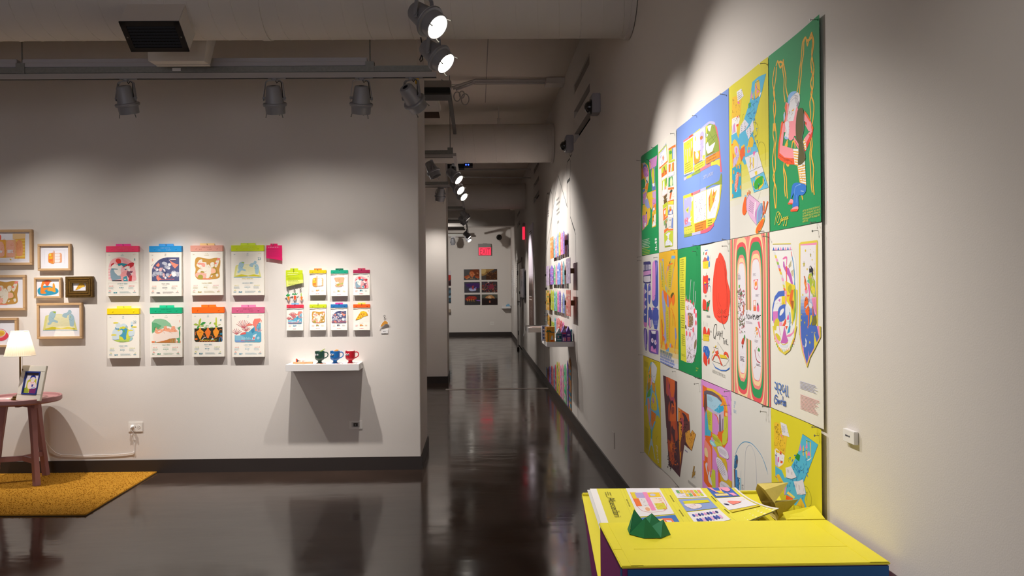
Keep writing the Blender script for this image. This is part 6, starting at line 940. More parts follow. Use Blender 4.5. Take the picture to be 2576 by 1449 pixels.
PAGE = mat('calendar_paper', 'e8e2d6', .75, var=.012)
def calendar(label, r, k, band, tab, bandtxt, i1, i2, art, mzh, men, num, wd, wzh, small=False, aw=None):
    ox, oy, s = k; x0, y0, x1, y1 = [ox+r[0]/s, oy+r[1]/s, ox+r[2]/s, oy+r[3]/s]
    d0, d1 = (.012, .028) if small else (.028, .031); Y = WF-d0
    a0, b0, a1, b1 = rectY(x0, y0, x1, y1, Y); h = b1-b0; w = a1-a0; bh = h*(.13 if small else .118)
    t = thing('wall_calendar', label, 'calendar', ((a0+a1)/2, WF, b0), 'small torn calendars by the shelf' if small else 'large calendars in two rows')
    # block: profile in (Y,Z) swept along X, slightly flared at the bottom
    pr = [(WF-.001, b1), (Y, b1), (Y, b1-bh), (WF-(d0+d1)/2, b0+h*.3), (WF-d1, b0), (WF-d1+.012 if small else WF-.002, b0-.002), (WF-.004, b0+h*.15)]
    MB().prism([(a0, y, z) for y, z in pr], (w, 0, 0)).build('page_block', PAGE, t)
    rc = mat('calendar_band_'+band, band, .4, var=.02)
    MB().box((a0-.001, Y-.003, b1-bh), (a1+.001, WF-.001, b1+.001)).build('binding_band', rc, t, bevel=.0015)
    if tab: MB().box((a0+w*.27, WF-.012, b1), (a0+w*.73, WF-.008, b1+h*(.068 if small else .048))).build('hanging_tab', mat('calendar_tab_'+tab, tab, .35, var=.02), t, bevel=.001)
    MB().cyl((a0+w*.5, WF, b1+h*.03), (a0+w*.5, WF-.022, b1+h*.03), .0028, n=8).build('hook', GALV, t)
    Pb = Print(lambda x, y: (a0+w*x, b1+.001-bh*y)); 
    if bandtxt:
        q = .32 if small else 1
        Pb.t('EVERY DAY IS', .5, .44, 11*q if small else 10.5, bandtxt, c=1, wx=.8); Pb.t('A G', .27, .78, 10.5*q, bandtxt, wx=.8); Pb.t('O DAY', .53, .78, 10.5*q, bandtxt, wx=.8)
        Pb.build('lettering', t, fmapY(Y-.003))
    for fx in (.17, .83): MB().lathe((a0+w*fx, Y-.003, b1-bh*.5), (0, -1, 0), [(0, .0065 if not small else .005), (.002, .0055 if not small else .004)], 14).build('rivet', rc, t, smooth=True)
    YP = lambda v: (Y if v > b1-bh else WF-(d0+(d1-d0)*((b1-bh-v)/(h-bh))))
    P = Print(fpx(Y)); P.at(*(aw or k)); art(P)
    Q = lambda x, y: (a0+w*x, b1-h*y); P.pxf = Q; P.o = (0, 0, 1); rnd = random.Random(int(x0))
    if not small:
        P.t('2025', .07, .185, 5.2, i1, wx=.9); P.t(mzh, .5, .168, 5.2, i1, c=1, wx=.9); P.t(men, .5, .20, 5.6, i1, c=1, wx=.9); P.scrib(i2, 1.4, .84, .15, .93, .175, 5, 3); P.t('SNAKE' if False else '-----', .885, .2, 2.2, i1, c=1)
        if num: P.t(num[0], num[1], num[2], 20, num[3], c=1, wx=.9)
        P.t(wd+' '+wzh, .5, .765, 8, i1, c=1, wx=.85); P.t("DO'S 宜", .15, .812, 7.6, i2, c=1, wx=.85); P.t("DON'TS 忌", .78, .812, 7.6, i2, c=1, wx=.85)
        P.g(i1, .07, .826, .25, .872, 3, .22, rnd); P.g(i1, .68, .826, .86, .872, 3, .22, rnd); P.g('c8bfb4', .4, .79, .58, .8, 1, .5, rnd); P.g(i1, .4, .83, .58, .845, 1, .7, rnd); P.t('4 8', .5, .872, 5, i1, c=1)
        P.l(i2, 3, [(.08, .91), (.1, .893), (.12, .893), (.14, .91)]); P.g(i1, .06, .925, .15, .945, 2, .5, rnd); P.g(i1, .22, .922, .35, .952, 2, .7, rnd); P.g(i1, .41, .915, .77, .955, 3, .26, rnd); P.l(i2, 2.4, [(.85, .905), (.865, .91), (.89, .893)]); P.g(i1, .82, .925, .92, .945, 2, .5, rnd)
        if men in ('MARCH', 'AUGUST'): P.l('d8b8a8', .8, [(.05, .735), (.96, .735), (.96, .965), (.05, .965), (.05, .735)], 0)
    else:
        P.g(i1, .39, .78, .6, .845, 2, .75, rnd); P.g(i2, .13, .8, .3, .875, 3, .3, rnd); P.g(i1, .7, .8, .88, .86, 3, .3, rnd); P.g(i2, .38, .93, .64, .95, 1, .9, rnd); P.g(i2, .36, .72, .7, .733, 1, .6, rnd); P.g(i1, .1, .185, .9, .2, 1, .5, rnd)
        P.f('6e625c', [(0, .155), (.2, .165), (.45, .15), (.7, .16), (1, .15), (1, .17), (.72, .178), (.4, .165), (.2, .19), (0, .2)]); P.f('e8e2d6', [(0, .14), (.25, .15), (.5, .138), (1, .142), (1, .155), (.7, .162), (.45, .152), (.22, .168), (0, .16)])
        if num: P.t(num[0], num[1], num[2], 9, num[3], c=1)
    P.build('printed_page', t, lambda u, v, o: V((u, YP(v)-o, v)), cv=[b1-bh, b0+h*.3, b0+h*.15], clip=(a0+.0004, b0+.0004, a1-.0004, b1-bh))
    return t
K1, K2, K3, K4, K5, K6 = (255, 605, 9.659), (465, 600, 9.35), (255, 760, 9.35), (465, 760, 9.35), (710, 660, 10.733), (710, 750, 9.2)
calendar('white wall calendar with a hot pink band, hat wearing figures, dated 8', (122, 140, 905, 1345), K1, 'f8406c', 'f0409c', 'fb7a86', '3f9aa8', 'f0525a', art_market, '三月', 'MARCH', ('8', .88, .295, '2f8f9e'), 'SATURDAY', '星期六')
calendar('white wall calendar with a bright blue band and floating astronauts, dated 5', (1170, 137, 1950, 1350), K1, '1f8fd0', '4aa2e2', '8fb4ea', '4a4a5a', 'f89078', art_space, '五月', 'MAY', ('5', .1, .3, 'fa8a72'), 'FRIDAY', '星期五')
calendar('white wall calendar with a tan pink band and sleeping cats on bread', (140, 165, 890, 1335), K2, 'dc9a88', 'e8c88a', 'a86a58', 'b09a3a', 'f2929a', art_bread, '十一月', 'NOVEMBER', None, 'THURSDAY', '星期四')
calendar('white wall calendar with a lime band and an open book, dated 23', (1098, 160, 1858, 1335), K2, 'c8d800', 'c4d62c', 'd8f06a', '3f8aa8', 'e2d44a', lambda P: (art_book(P), P.t('WORLD BOOK DAY', 1475, 955, 8.5, 'e2d44a', c=1, wx=.8)), '四月', 'APRIL', ('23', .86, .295, '2f7f98'), 'WEDNESDAY', '星期三')
calendar('white wall calendar with a yellow band and bowling pins around a globe, dated 22', (142, 150, 890, 1315), K3, 'f4d400', 'f2e24a', 'ffe83c', '4a9ab4', 'd6dc6a', art_pins, '四月', 'APRIL', ('22', .865, .3, '2f7f98'), 'TUESDAY', '星期二')
calendar('white wall calendar with a green band and animals bathing under palms, dated 1', (1150, 130, 1900, 1295), K3, '08ac78', '1fc090', '0a7a5c', '4a9a7a', 'f4765a', art_bath, '八月', 'AUGUST', ('1', .91, .3, 'f4703c'), 'FRIDAY', '星期五')
calendar('white wall calendar with an orange band and three carrots in soil, dated 4', (172, 118, 925, 1285), K4, 'fb6a08', 'fb7a1c', None, '3f8aa0', 'ccd04a', art_carrots, '四月', 'APRIL', ('4', .895, .285, '2f7f98'), 'FRIDAY', '星期五')
calendar('white wall calendar with a dusty rose band and a coral reef scene', (1110, 120, 1865, 1290), K4, 'cc5c80', 'dc84ac', 'a03c5c', '7ab4cc', 'f4877c', art_coral, '六月', 'JUNE', None, 'SUNDAY', '星期日')
SM = lambda r, k, b0, b1, kb: (k[0]+r[0]/k[2]-b0/kb, 0, kb)
def fit(r, k, br):   # place art read in big-calendar units into the small one
    ks = k[2]; x0, y0, x1 = k[0]+r[0]/ks, k[1]+r[1]/ks, k[0]+r[2]/ks; q = (br[2]-br[0])/(x1-x0); return (x0-br[0]/q, y0-br[1]/q+1.5, q)
calendar('small torn calendar with a mustard band, orange tab and an opened can', (740, 210, 1190, 885), K5, 'd8b800', 'f8802c', 'f0dc6a', 'e8a05a', 'f4a09a', art_can, '', '', None, '', '', True)
calendar('small torn calendar with a sea green band, dark green tab and a tan sandwich', (1318, 212, 1775, 905), K5, '0a9a78', '0a6a48', '6ac8a8', 'a89a4a', 'f0909a', art_sand, '', '', ('21', .9, .3, 'f0a0a8'), '', '', True)
r = (1922, 203, 2365, 888); calendar('small torn calendar with a crimson band and hat wearing figures', r, K5, 'a8204c', 'c03a5a', None, '5a9aae', 'e8646c', art_market, '', '', ('8', .9, .28, '2f8f7e'), '', '', True, fit(r, K5, (122, 140, 905, 1345)))
r = (108, 155, 493, 745); calendar('small torn calendar with a red band, sky blue tab and coral scene', r, K6, 'd8344c', '7ab8dc', 'f4707a', '8ab8d4', 'f0909a', art_coral, '', '', None, '', '', True, fit(r, K6, (1110, 120, 1865, 1290)))
r = (640, 148, 1022, 738); calendar('small torn calendar with a lime band and cats on bread', r, K6, 'c0cc1c', None, 'b0bc10', 'b09a4a', 'f0a09a', art_bread, '', '', None, '', '', True, fit(r, K6, (140, 165, 890, 1335)))
r = (1127, 145, 1508, 735); calendar('small torn calendar with a blue band, pink tab and astronauts', r, K6, '1c6aa8', 'ec3c94', None, '4a4a68', 'f0a09a', art_space, '', '', ('5', .1, .28, 'f4909a'), '', '', True, fit(r, K6, (1170, 137, 1950, 1350)))
calendar('small torn calendar with an orange band, yellow tab and pizza slice', (1648, 145, 2033, 735), K6, 'ea5a10', 'e0e058', None, 'f0a04a', 'f0707a', art_pizza, '', '', ('9', .9, .28, 'e8643c'), '', '', True)

# coloured acrylic notes, keyrings, label card
def note(label, k, outline, m, lines, pin):
    Y = WF-.02; P0 = [ony(k[0]+x/k[2], k[1]+y/k[2], Y) for x, y in nums(outline)]
    zs_ = [p.z for p in P0]; t = thing('acrylic_note', label, 'note', (P0[0].x, WF, min(zs_)), 'acrylic hanging notes')
    MB().prism(P0, (0, -.003, 0)).build('plate', m, t)
    P = Print(fpx(Y-.003)); P.at(*k); lines(P); P.build('lettering', t, fmapY(Y-.003))
    p = ony(k[0]+pin[0]/k[2], k[1]+pin[1]/k[2], WF); MB().cyl(p, p-V((0, .035, 0)), .0022, n=8).lathe(p-V((0, .035, 0)), (0, -1, 0), [(0, .004), (.002, .004)], 8).build('hook', GALV, t)
note('pink acrylic note hanging beside the lime topped calendar', (660, 590, 4.14), '42 112 85 112 85 95 158 95 158 112 205 112 207 270 43 245', acrylic('pink_acrylic', 'f01878'), lambda P: (P.g('f890b8', 60, 128, 190, 150, 1, .3), P.g('c01060', 55, 155, 195, 235, 5, .25)), (122, 104))
note('lime acrylic note hanging over the carrot keyrings', K5, '98 215 218 210 218 162 430 162 432 210 548 212 568 550 115 660 100 480', acrylic('lime_acrylic', 'd4e41c', .7), lambda P: (P.f('e4e878', '112 490 565 470 568 550 118 655'), P.g('f0f4a8', 145, 275, 520, 370, 2, .25), P.l('8a9a1a', 1.4, '110 380 300 350 555 300'), P.g('7a8a1a', 150, 420, 500, 470, 2, .3), P.g('6a7a2a', 160, 490, 500, 620, 4, .3)), (330, 185))
def keyring(label, cx, cy, body, k, group=None, white='ece8e4'):
    Y = WF-.014; q = lambda x, y, dy=0: ony(k[0]+x/k[2], k[1]+y/k[2], Y-dy)
    c = q(cx, cy); t = thing('keyring', label, 'keyring', (c.x, WF, c.z), group)
    MB().tube([c+V((.007*math.cos(a), 0, .008*math.sin(a))) for a in [2*PI*i/14 for i in range(15)]], .0013).build('ring', GALV, t)
    P0 = [nums(s) for h, s in body]; top = q(*min(P0[0], key=lambda p: p[1]))
    ch = MB(); n = 5
    for i in range(n):
        a = c+(top-c)*(.2+.8*i/n)-V((0, 0, .004)); ch.tube([a+V((.0025*math.cos(g), .0012*math.sin(g)*(i % 2), .004*math.sin(g))) for g in [2*PI*j/8 for j in range(9)]], .0007, 4)
    ch.build('chain', GALV, t); MB().box((c.x-.003, Y-.003, c.z-.014), (c.x+.003, Y+.003, c.z-.006)).build('clasp', GALV, t)
    P = Print(fpx(Y-.003)); P.at(*k)
    out = MB()
    for h, s in body:
        sm = smooth_pts(nums(s)); m = V((sum(p[0] for p in sm)/len(sm), sum(p[1] for p in sm)/len(sm)))
        out.prism([q(m.x+(x-m.x)*1.28, m.y+(y-m.y)*1.14) for x, y in sm], (0, -.003, 0)); P.f(h, sm)
    out.build('charm', mat('charm_white', white, .35), t); P.build('charm_print', t, fmapY(Y-.003), base=.0006); p = V((c.x, WF, c.z+.009)); MB().cyl(p, p-V((0, .02, 0)), .0016, n=6).build('hook', GALV, t)
keyring('carrot keyring with broad dark green leaves, under the lime note', 160, 700, (('2f9a50', '150 930 95 890 130 870 160 825 175 870 215 860 205 890'), ('ea8a34', '140 940 170 915 205 940 190 1000 178 1045 150 990')), K5, 'carrot keyrings')
keyring('deep orange carrot keyring with small scattered leaves', 325, 700, (('3f9a5a', '330 880 260 870 290 830 330 850 360 815 380 850 420 825 395 870'), ('e4552a', '308 920 340 890 376 920 365 990 340 1030 315 980')), K5, 'carrot keyrings')
keyring('carrot keyring with a tall pale green top', 490, 705, (('a8c86a', '500 900 495 850 515 820 530 870 525 905'), ('ea7a30', '492 940 520 912 552 940 540 1000 520 1040 500 990')), K5, 'carrot keyrings')
keyring('pizza slice keyring above the small label card', 2365, 415, (('e09a3c', '2275 660 2320 570 2380 525 2435 555 2440 590 2380 600 2330 640'),), K6)
def wall_card(label, x0, y0, x1, y1, name='label_card'):
    a0, b0, a1, b1 = rectY(x0, y0, x1, y1, WF-.006); t = thing(name, label, 'label', (a0, WF, b0))
    MB().box((a0, WF-.006, b0), (a1, WF-.0005, b1)).build('card', WHITE, t); P = Print(lambda x, y: (a0+(a1-a0)*x, b1-(b1-b0)*y)); P.g('77757a', .3, .45, .7, .58, 1, .9); P.build('lettering', t, fmapY(WF-.006))
wall_card('tiny white label card below the pizza keyring', 959, 828.5, 976, 838.5)
# outlets
def outlet(label, x0, y0, x1, y1, kind, Y=WF):
    a0, b0, a1, b1 = rectY(x0, y0, x1, y1, Y-.005); t = thing('wall_outlet', label, 'outlet', ((a0+a1)/2, Y, b0)); w = a1-a0; h = b1-b0
    MB().box((a0, Y-.006, b0), (a1, Y-.0005, b1)).build('cover_plate', mat('outlet_ivory', 'e2ddd6', .4), t, bevel=.0015)
    if kind == 'duplex':
        for f in (.28, .72):
            MB().lathe((a0+w*f, Y-.006, b0+h*.5), (0, -1, 0), [(0, .017), (.0015, .016)], 20).build('receptacle', mat('outlet_ivory'), t)
            MB().box((a0+w*f-.008, Y-.008, b0+h*.5+.004), (a0+w*f-.002, Y-.0074, b0+h*.5+.006)).box((a0+w*f-.008, Y-.008, b0+h*.5-.006), (a0+w*f-.002, Y-.0074, b0+h*.5-.004)).cyl((a0+w*f+.006, Y-.0074, b0+h*.5), (a0+w*f+.006, Y-.008, b0+h*.5), .0025).build('slot', BLACK, t)
    else:
        MB().box((a0+w*.2, Y-.0075, b0+h*.2), (a0+w*.8, Y-.0055, b0+h*.8)).build('insert', mat('insert_grey', 'b5b0ab', .5), t)
        MB().box((a0+w*.34, Y-.0085, b0+h*.3), (a0+w*.66, Y-.0073, b0+h*.7)).build('dark_port', mat('port_dark', '33291f', .5), t)
        MB().box((a0+w*.45, Y-.013, b0+h*.42), (a0+w*.52, Y-.008, b0+h*.58)).build('port_pin', GALV, t)
    MB().cyl((a0+w*.5, Y-.006, b0+h*.5), (a0+w*.5, Y-.0075, b0+h*.5), .003).build('screw', GALV, t); return t
outlet('ivory wall outlet with the lamp cord plugged in', 323, 1061.5, 359, 1086, 'duplex')
outlet('ivory wall plate with a dark port below the white shelf', 878, 1058, 911.5, 1079, 'port')
outlet('small pale outlet on the far wall below the dark prints', 1232.5, 809, 1243, 818, 'duplex', YE)
q = lambda x, y, d=.008: ony(x, y, WF-d)
t = thing('lamp_cord', 'white lamp cord running along the baseboard up to the outlet', 'cord', q(335, 1140))
MB().tube([q(*p, d) for p, d in (((98, 1080), .06), ((112, 1105), .04), ((126, 1126), .015), ((140, 1139), .01), ((155, 1144), .008), ((200, 1146), .008), ((260, 1145), .008), ((310, 1142), .008), ((330, 1140), .008), ((337, 1138), .008), ((337, 1130), .008), ((336, 1112), .01), ((334, 1095), .02), ((335, 1088), .03), ((329, 1082), .04), ((328, 1076), .045), ((333, 1073), .03))], .0028).build('wire', WHITE, t, smooth=True)
p = q(333, 1073.5, .007); MB().cyl(p, p-V((0, .03, 0)), .014, .009, 12).build('plug', WHITE, t, smooth=True)
MB().tube([q(334, 1093, .02)+V((.012*math.cos(a), 0, .005*math.sin(a))) for a in [.3*i for i in range(22)]], .003).build('cord_knot', WHITE, t)
MB().box(tuple(q(151, 1147, .012)), tuple(q(154, 1142, .002))).box(tuple(q(334, 1141, .012)), tuple(q(339, 1136, .002))).build('cable_clip', WHITE, t)

# white shelf with cups
SY, SZ = WF-.2, .871; sx0, sx1 = ony(718, 918, SY).x, ony(903, 915.5, SY).x
one('wall_shelf', MB().box((sx0, SY, SZ-.051), (sx1, WF, SZ)), WHITE, 'thick white floating shelf holding three cups', 'shelf', bevel=.0015)
def cup(label, xpx, hexc, filling):
    p = ony(xpx, 913.6, SY+.085); x, y = p.x, SY+.085; t = thing('footed_cup', label, 'cup', (x, y, SZ), 'footed cups with googly eyes')
    m = mat('glaze_'+hexc, hexc, .3, var=.03, coat=.3)
    MB().lathe((x, y, SZ), (0, 0, 1), [(0, .0235), (.003, .0235), (.007, .019), (.013, .0155), (.019, .0155), (.024, .02), (.029, .03), (.036, .0365), (.05, .0382), (.096, .0385), (.097, .0375), (.096, .0355), (.05, .035), (.034, .028), (.03, .0)], 36, caps=False).build('bowl', m, t, smooth=True)
    MB().tube([(x+.036, y, SZ+.086), (x+.05, y, SZ+.088), (x+.061, y, SZ+.083), (x+.066, y, SZ+.07), (x+.062, y, SZ+.056), (x+.05, y, SZ+.046), (x+.036, y, SZ+.041)], .0042, 8).build('handle', m, t, smooth=True)
    for k in (-1, 1):
        cx = x-.0165+k*.0075; cy = y-math.sqrt(.0385**2-(cx-x)**2)
        e = MB().lathe((cx, cy+.001, SZ+.07), (0, -1, 0), [(0, .0085), (.003, .007), (.0042, .003), (.0044, 0)], 16).build('eye', mat('eye_white', 'd8dce0', .15, coat=.5), t, smooth=True)
        MB().lathe((cx+.0022, cy-.0018, SZ+.07), (0, -1, 0), [(0, .0048), (.0022, .004), (.0026, 0)], 14).build('pupil', BLACK, e, smooth=True)
    filling(x, y, t); return t
def f_green(x, y, t):
    MB().prism([(x-.012, y, SZ+.085), (x+.015, y+.004, SZ+.094), (x+.046, y+.01, SZ+.115), (x+.048, y+.01, SZ+.121), (x+.01, y, SZ+.101)], (0, .002, .001)).build('paper_insert', mat('insert_white', 'ebe8dc', .6), t)
    MB().prism([(x-.002, y-.0012, SZ+.093), (x+.042, y+.008, SZ+.117), (x+.04, y+.008, SZ+.112), (x+.002, y-.0012, SZ+.089)], (0, -.0008, 0)).build('leaf_print', mat('leaf_lime', 'b4c84a', .6), t)
def f_orange(x, y, t):
    MB().prism([(x-.016, y, SZ+.09), (x-.01, y, SZ+.102), (x+.012, y, SZ+.11), (x+.036, y, SZ+.108), (x+.038, y, SZ+.1), (x+.02, y, SZ+.09)], (0, .002, 0)).build('paper_insert', MATS.get('insert_white') or mat('insert_white', 'ebe8dc', .6), t)
    MB().prism([(x-.012, y-.001, SZ+.092), (x-.006, y-.001, SZ+.101), (x+.012, y-.001, SZ+.108), (x+.03, y-.001, SZ+.105), (x+.018, y-.001, SZ+.092)], (0, -.001, 0)).build('slice_print', mat('slice_orange', 'f2a03a', .6), t)
def f_white(x, y, t):
    MB().prism([(x-.028, y, SZ+.088), (x-.024, y, SZ+.099), (x-.006, y, SZ+.097), (x+.004, y, SZ+.101), (x+.026, y, SZ+.1), (x+.03, y, SZ+.088)], (0, .004, .001)).build('paper_insert', MATS['insert_white'], t)
cup('dark green footed cup with googly eyes on the white shelf', 804.5, '24483a', f_green); cup('blue footed cup with googly eyes, between the green and red cups', 843, '1668b0', f_orange); cup('red footed cup with googly eyes on the white shelf', 881.3, 'c01428', f_white)
zc = lambda x, y: onz(x, y, SZ)
t = thing('card_holder', 'small wooden card holder with a printed card on the white shelf', 'card holder', zc(760, 916)); wd = mat('beech', 'd2a376', .5, var=.1, scale=20); c = zc(760, 915.6); x0 = ony(736, 912, c.y).x; x1 = ony(785.5, 912, c.y).x; xa, xb = ony(743, 912, c.y).x, ony(768, 912, c.y).x
MB().box((x0, c.y+.012, SZ), (x1, c.y+.03, SZ+.0155)).build('rear_bar', wd, t, bevel=.001); MB().box((xa, c.y-.006, SZ), (xb, c.y+.006, SZ+.016)).build('front_bar', wd, t, bevel=.001)
MB().prism([(xa, c.y+.007, SZ+.004), (xb, c.y+.007, SZ+.004), (xb+.002, c.y+.011, SZ+.044), (xa, c.y+.011, SZ+.044)], (0, .002, 0)).build('card', WHITE, t)
P = Print(lambda x, y: (xa+(xb-xa)*x, SZ+.044-.04*y)); P.f('e4552e', '.02 .1 .12 .05 .3 .4 .1 .9 .02 .85'); P.f('3a4a5a', '.15 .2 .36 .45 .15 .8'); P.f('e8a07a', '.3 .35 .5 .5 .3 .65'); P.f('5a8a4a', '.42 .48 .52 .52 .44 .58'); P.t('67', .78, .68, 10, 'e4552e', c=1); P.build('card_print', t, lambda u, v, o: V((u, c.y+.0068+(v-SZ-.004)*.1-o, v)))
for k, (x, lb, h) in enumerate(((808, 'thin red and cream coaster lying in front of the green cup', 'c86a52'), (851, 'thin maroon coaster lying in front of the blue cup', '8a3a4a'), (886, 'thin pink coaster lying in front of the red cup', 'd07a72'))):
    p = zc(x, 915.2); t = thing('coaster', lb, 'coaster', p, 'thin printed coasters on the white shelf')
    MB().box((p.x-.036, p.y-.014, SZ), (p.x+.036, p.y+.014, SZ+.0012)).build('base', mat('coaster_'+h, h, .6, var=.3, scale=90), t)
    MB().box((p.x-.03, p.y-.011, SZ+.0012), (p.x-.01, p.y+.011, SZ+.0016)).box((p.x+.01, p.y-.011, SZ+.0012), (p.x+.028, p.y+.011, SZ+.0016)).build('pattern', mat('coaster_cream', 'e8cfc0', .6), t)
# ---------------------------------------------------------------- lamp table, lamp, rug
rug = [onz(404, 1180.5, .012), onz(215, 1293.5, .012), onz(-330, 1297, .012), onz(-60, 1184, .012)]
RUG = mat('mustard_rug', 'b3802a', .95, var=.22, scale=70, bump=.9, bscale=420, spec=.1)
rx = [V((p.x, p.y, 0)) for p in rug]
t = thing('area_rug', 'mustard yellow rug with a diagonal end under the pink table', 'rug', (rx[1].x, rx[1].y, 0))
MB().prism(rx, (0, 0, .012)).build('rug_pile', RUG, t, bevel=.003)
MB().prism([p+(p-(rx[0]+rx[2])/2).normalized()*.004 for p in rx], (0, 0, .004)).build('backing', mat('rug_backing', '3a2c16', .9), t)
rt = MB(); rr = random.Random(3)                                       # tufts standing along the two visible edges and over the pile
for k in range(9000):
    a, b = rr.random(), rr.random()
    if a+b > 1: a, b = 1-a, 1-b
    p = (rx[0]*(1-a-b)+rx[1]*a+rx[2]*b) if k % 2 else (rx[0]*(1-a-b)+rx[2]*a+rx[3]*b)
    if p.x < -4.4: continue
    s = rr.uniform(.002, .0045); d = V((rr.uniform(-1, 1), rr.uniform(-1, 1), 0))*.004
    rt.add([p+V((-s, 0, .0115)), p+V((s, 0, .0115)), p+V((0, s, .0115)), p+d+V((0, 0, .012+rr.uniform(.002, .006)))], [(0, 1, 3), (1, 2, 3), (2, 0, 3)])
tag(rt.build('tufts', RUG, t), kind='stuff')
ROSE = mat('dusty_rose_paint', '9c6f70', .5, var=.06, scale=10)
TC = V((-3.456, 5.965, 0)); TR, TZ = .262, .645
t = thing('side_table', 'round dusty pink tray table with splayed legs, on the mustard rug', 'table', TC)
MB().lathe(TC, (0, 0, 1), [(TZ-.022, .0), (TZ-.022, TR-.01), (TZ-.012, TR), (TZ+.016, TR), (TZ+.02, TR-.006), (TZ+.016, TR-.014), (TZ+.002, TR-.02), (TZ, TR-.03), (TZ, 0)], 64, caps=False).build('tray_top', ROSE, t, smooth=True)
feet = [V((-3.30, 5.86, .012)), V((-3.412, 6.19, .012)), V((-3.655, 5.93, .012))]; hub = TC+V((0, 0, .195))
for f in feet:
    d = V((f.x-TC.x, f.y-TC.y, 0)).normalized(); s = V((-d.y, d.x, 0)); tp = V((TC.x, TC.y, TZ-.02))+d*.13
    mb = MB(); cs = [(f, .021, .021), (f+(tp-f)*.5, .019, .019), (tp, .024, .024)]
    mb.add([c+d*a*i+s*b*j for c, a, b in cs for i, j in ((-1, -1), (1, -1), (1, 1), (-1, 1))], [(0, 1, 2, 3), (8, 11, 10, 9)]+[(4*l+i, 4*l+(i+1) % 4, 4*l+4+(i+1) % 4, 4*l+4+i) for l in (0, 1) for i in range(4)]).build('leg', ROSE, t, bevel=.002)
    k = f+(tp-f)*.29
    MB().obox((hub+k)/2, (k-hub)/2, s*.012, V((0, 0, .019))).build('stretcher', ROSE, t, bevel=.002)
    MB().obox((V((TC.x, TC.y, TZ-.04))+tp-V((0, 0, .02)))/2+d*.0, d*.13, s*.016, V((0, 0, .016))).build('top_rail', ROSE, t, bevel=.002)
LX, LY = -3.455, 5.93; BR = mat('aged_brass', '7a5a2c', .35, .85, var=.2, scale=20)
t = thing('table_lamp', 'brass table lamp with a glowing pleated cream shade', 'lamp', (LX, LY, TZ))
MB().lathe((LX, LY, TZ), (0, 0, 1), [(0, .0), (0, .061), (.006, .061), (.012, .058), (.014, .053), (.028, .05), (.034, .03), (.05, .02), (.056, .013), (.06, .0085), (.066, .012), (.07, .0065)], 40, caps=False).build('base', BR, t, smooth=True)
MB().cyl((LX, LY, TZ+.07), (LX, LY, TZ+.40), .0062, n=14).build('pole', BR, t, smooth=True)
sh = bpy.data.materials.new('pleated_shade'); sh.use_nodes = True; nt = sh.node_tree; b = nt.nodes['Principled BSDF']; nt.nodes.remove(b)
df = nt.nodes.new('ShaderNodeBsdfDiffuse'); tl = nt.nodes.new('ShaderNodeBsdfTranslucent'); mx = nt.nodes.new('ShaderNodeMixShader'); mx.inputs[0].default_value = .55
nz = nt.nodes.new('ShaderNodeTexNoise'); nz.inputs['Scale'].default_value = 300; cr = nt.nodes.new('ShaderNodeValToRGB'); cr.color_ramp.elements[0].color = (.86, .8, .7, 1); cr.color_ramp.elements[1].color = (.94, .9, .82, 1)
nt.links.new(nz.outputs[0], cr.inputs[0]); nt.links.new(cr.outputs[0], df.inputs[0]); nt.links.new(cr.outputs[0], tl.inputs[0]); nt.links.new(df.outputs[0], mx.inputs[1]); nt.links.new(tl.outputs[0], mx.inputs[2]); nt.links.new(mx.outputs[0], nt.nodes['Material Output'].inputs[0])
z0, z1, r_0, r_1, n = TZ+.332, TZ+.515, .104, .058, 144
vs = []
for j in range(9):
    f = j/8; r = r_0+(r_1-r_0)*f
    for k in range(n): a = 2*PI*k/n; q_ = r*(1+.012*(1 if k % 3 == 0 else -.5)); vs.append((LX+q_*math.cos(a), LY+q_*math.sin(a), z0+(z1-z0)*f))
MB().add(vs, [(j*n+k, j*n+(k+1) % n, (j+1)*n+(k+1) % n, (j+1)*n+k) for j in range(8) for k in range(n)]).build('lamp_shade', sh, t)
rim = mat('shade_trim', 'efe6d6', .8)
for z, r in ((z0, r_0), (z1, r_1)): MB().tube([(LX+r*1.01*math.cos(a), LY+r*1.01*math.sin(a), z) for a in [2*PI*k/48 for k in range(49)]], .0025).build('shade_hem', rim, t)
sp = MB()
for k in range(3): a = 2*PI*k/3; sp.tube([(LX, LY, TZ+.405), (LX+.058*math.cos(a), LY+.058*math.sin(a), z1-.004)], .0015)
sp.build('shade_carrier', BR, t)
MB().lathe((LX, LY, TZ+.395), (0, 0, 1), [(0, .012), (.015, .014), (.035, .026), (.055, .024), (.068, .01), (.071, 0)], 20).build('bulb', mat('warm_bulb', 'ffe2b0', .3, emit=7.), t, smooth=True)
ld = bpy.data.lights.new('lamp_bulb', 'POINT'); ld.energy = 2.3; ld.color = (1, .8, .52); ld.shadow_soft_size = .03
lo = bpy.data.objects.new('lamp_light', ld); COL.objects.link(lo); lo.parent = t; lo.location = (0, 0, .48)
MB().tube([(LX+.035, LY-.03, TZ+.39), (LX+.036, LY-.031, TZ+.235)], .0007, 4).lathe((LX+.036, LY-.031, TZ+.235), (0, 0, -1), [(0, .002), (.006, .004), (.012, .0035), (.014, 0)], 10).build('pull_chain', BR, t)
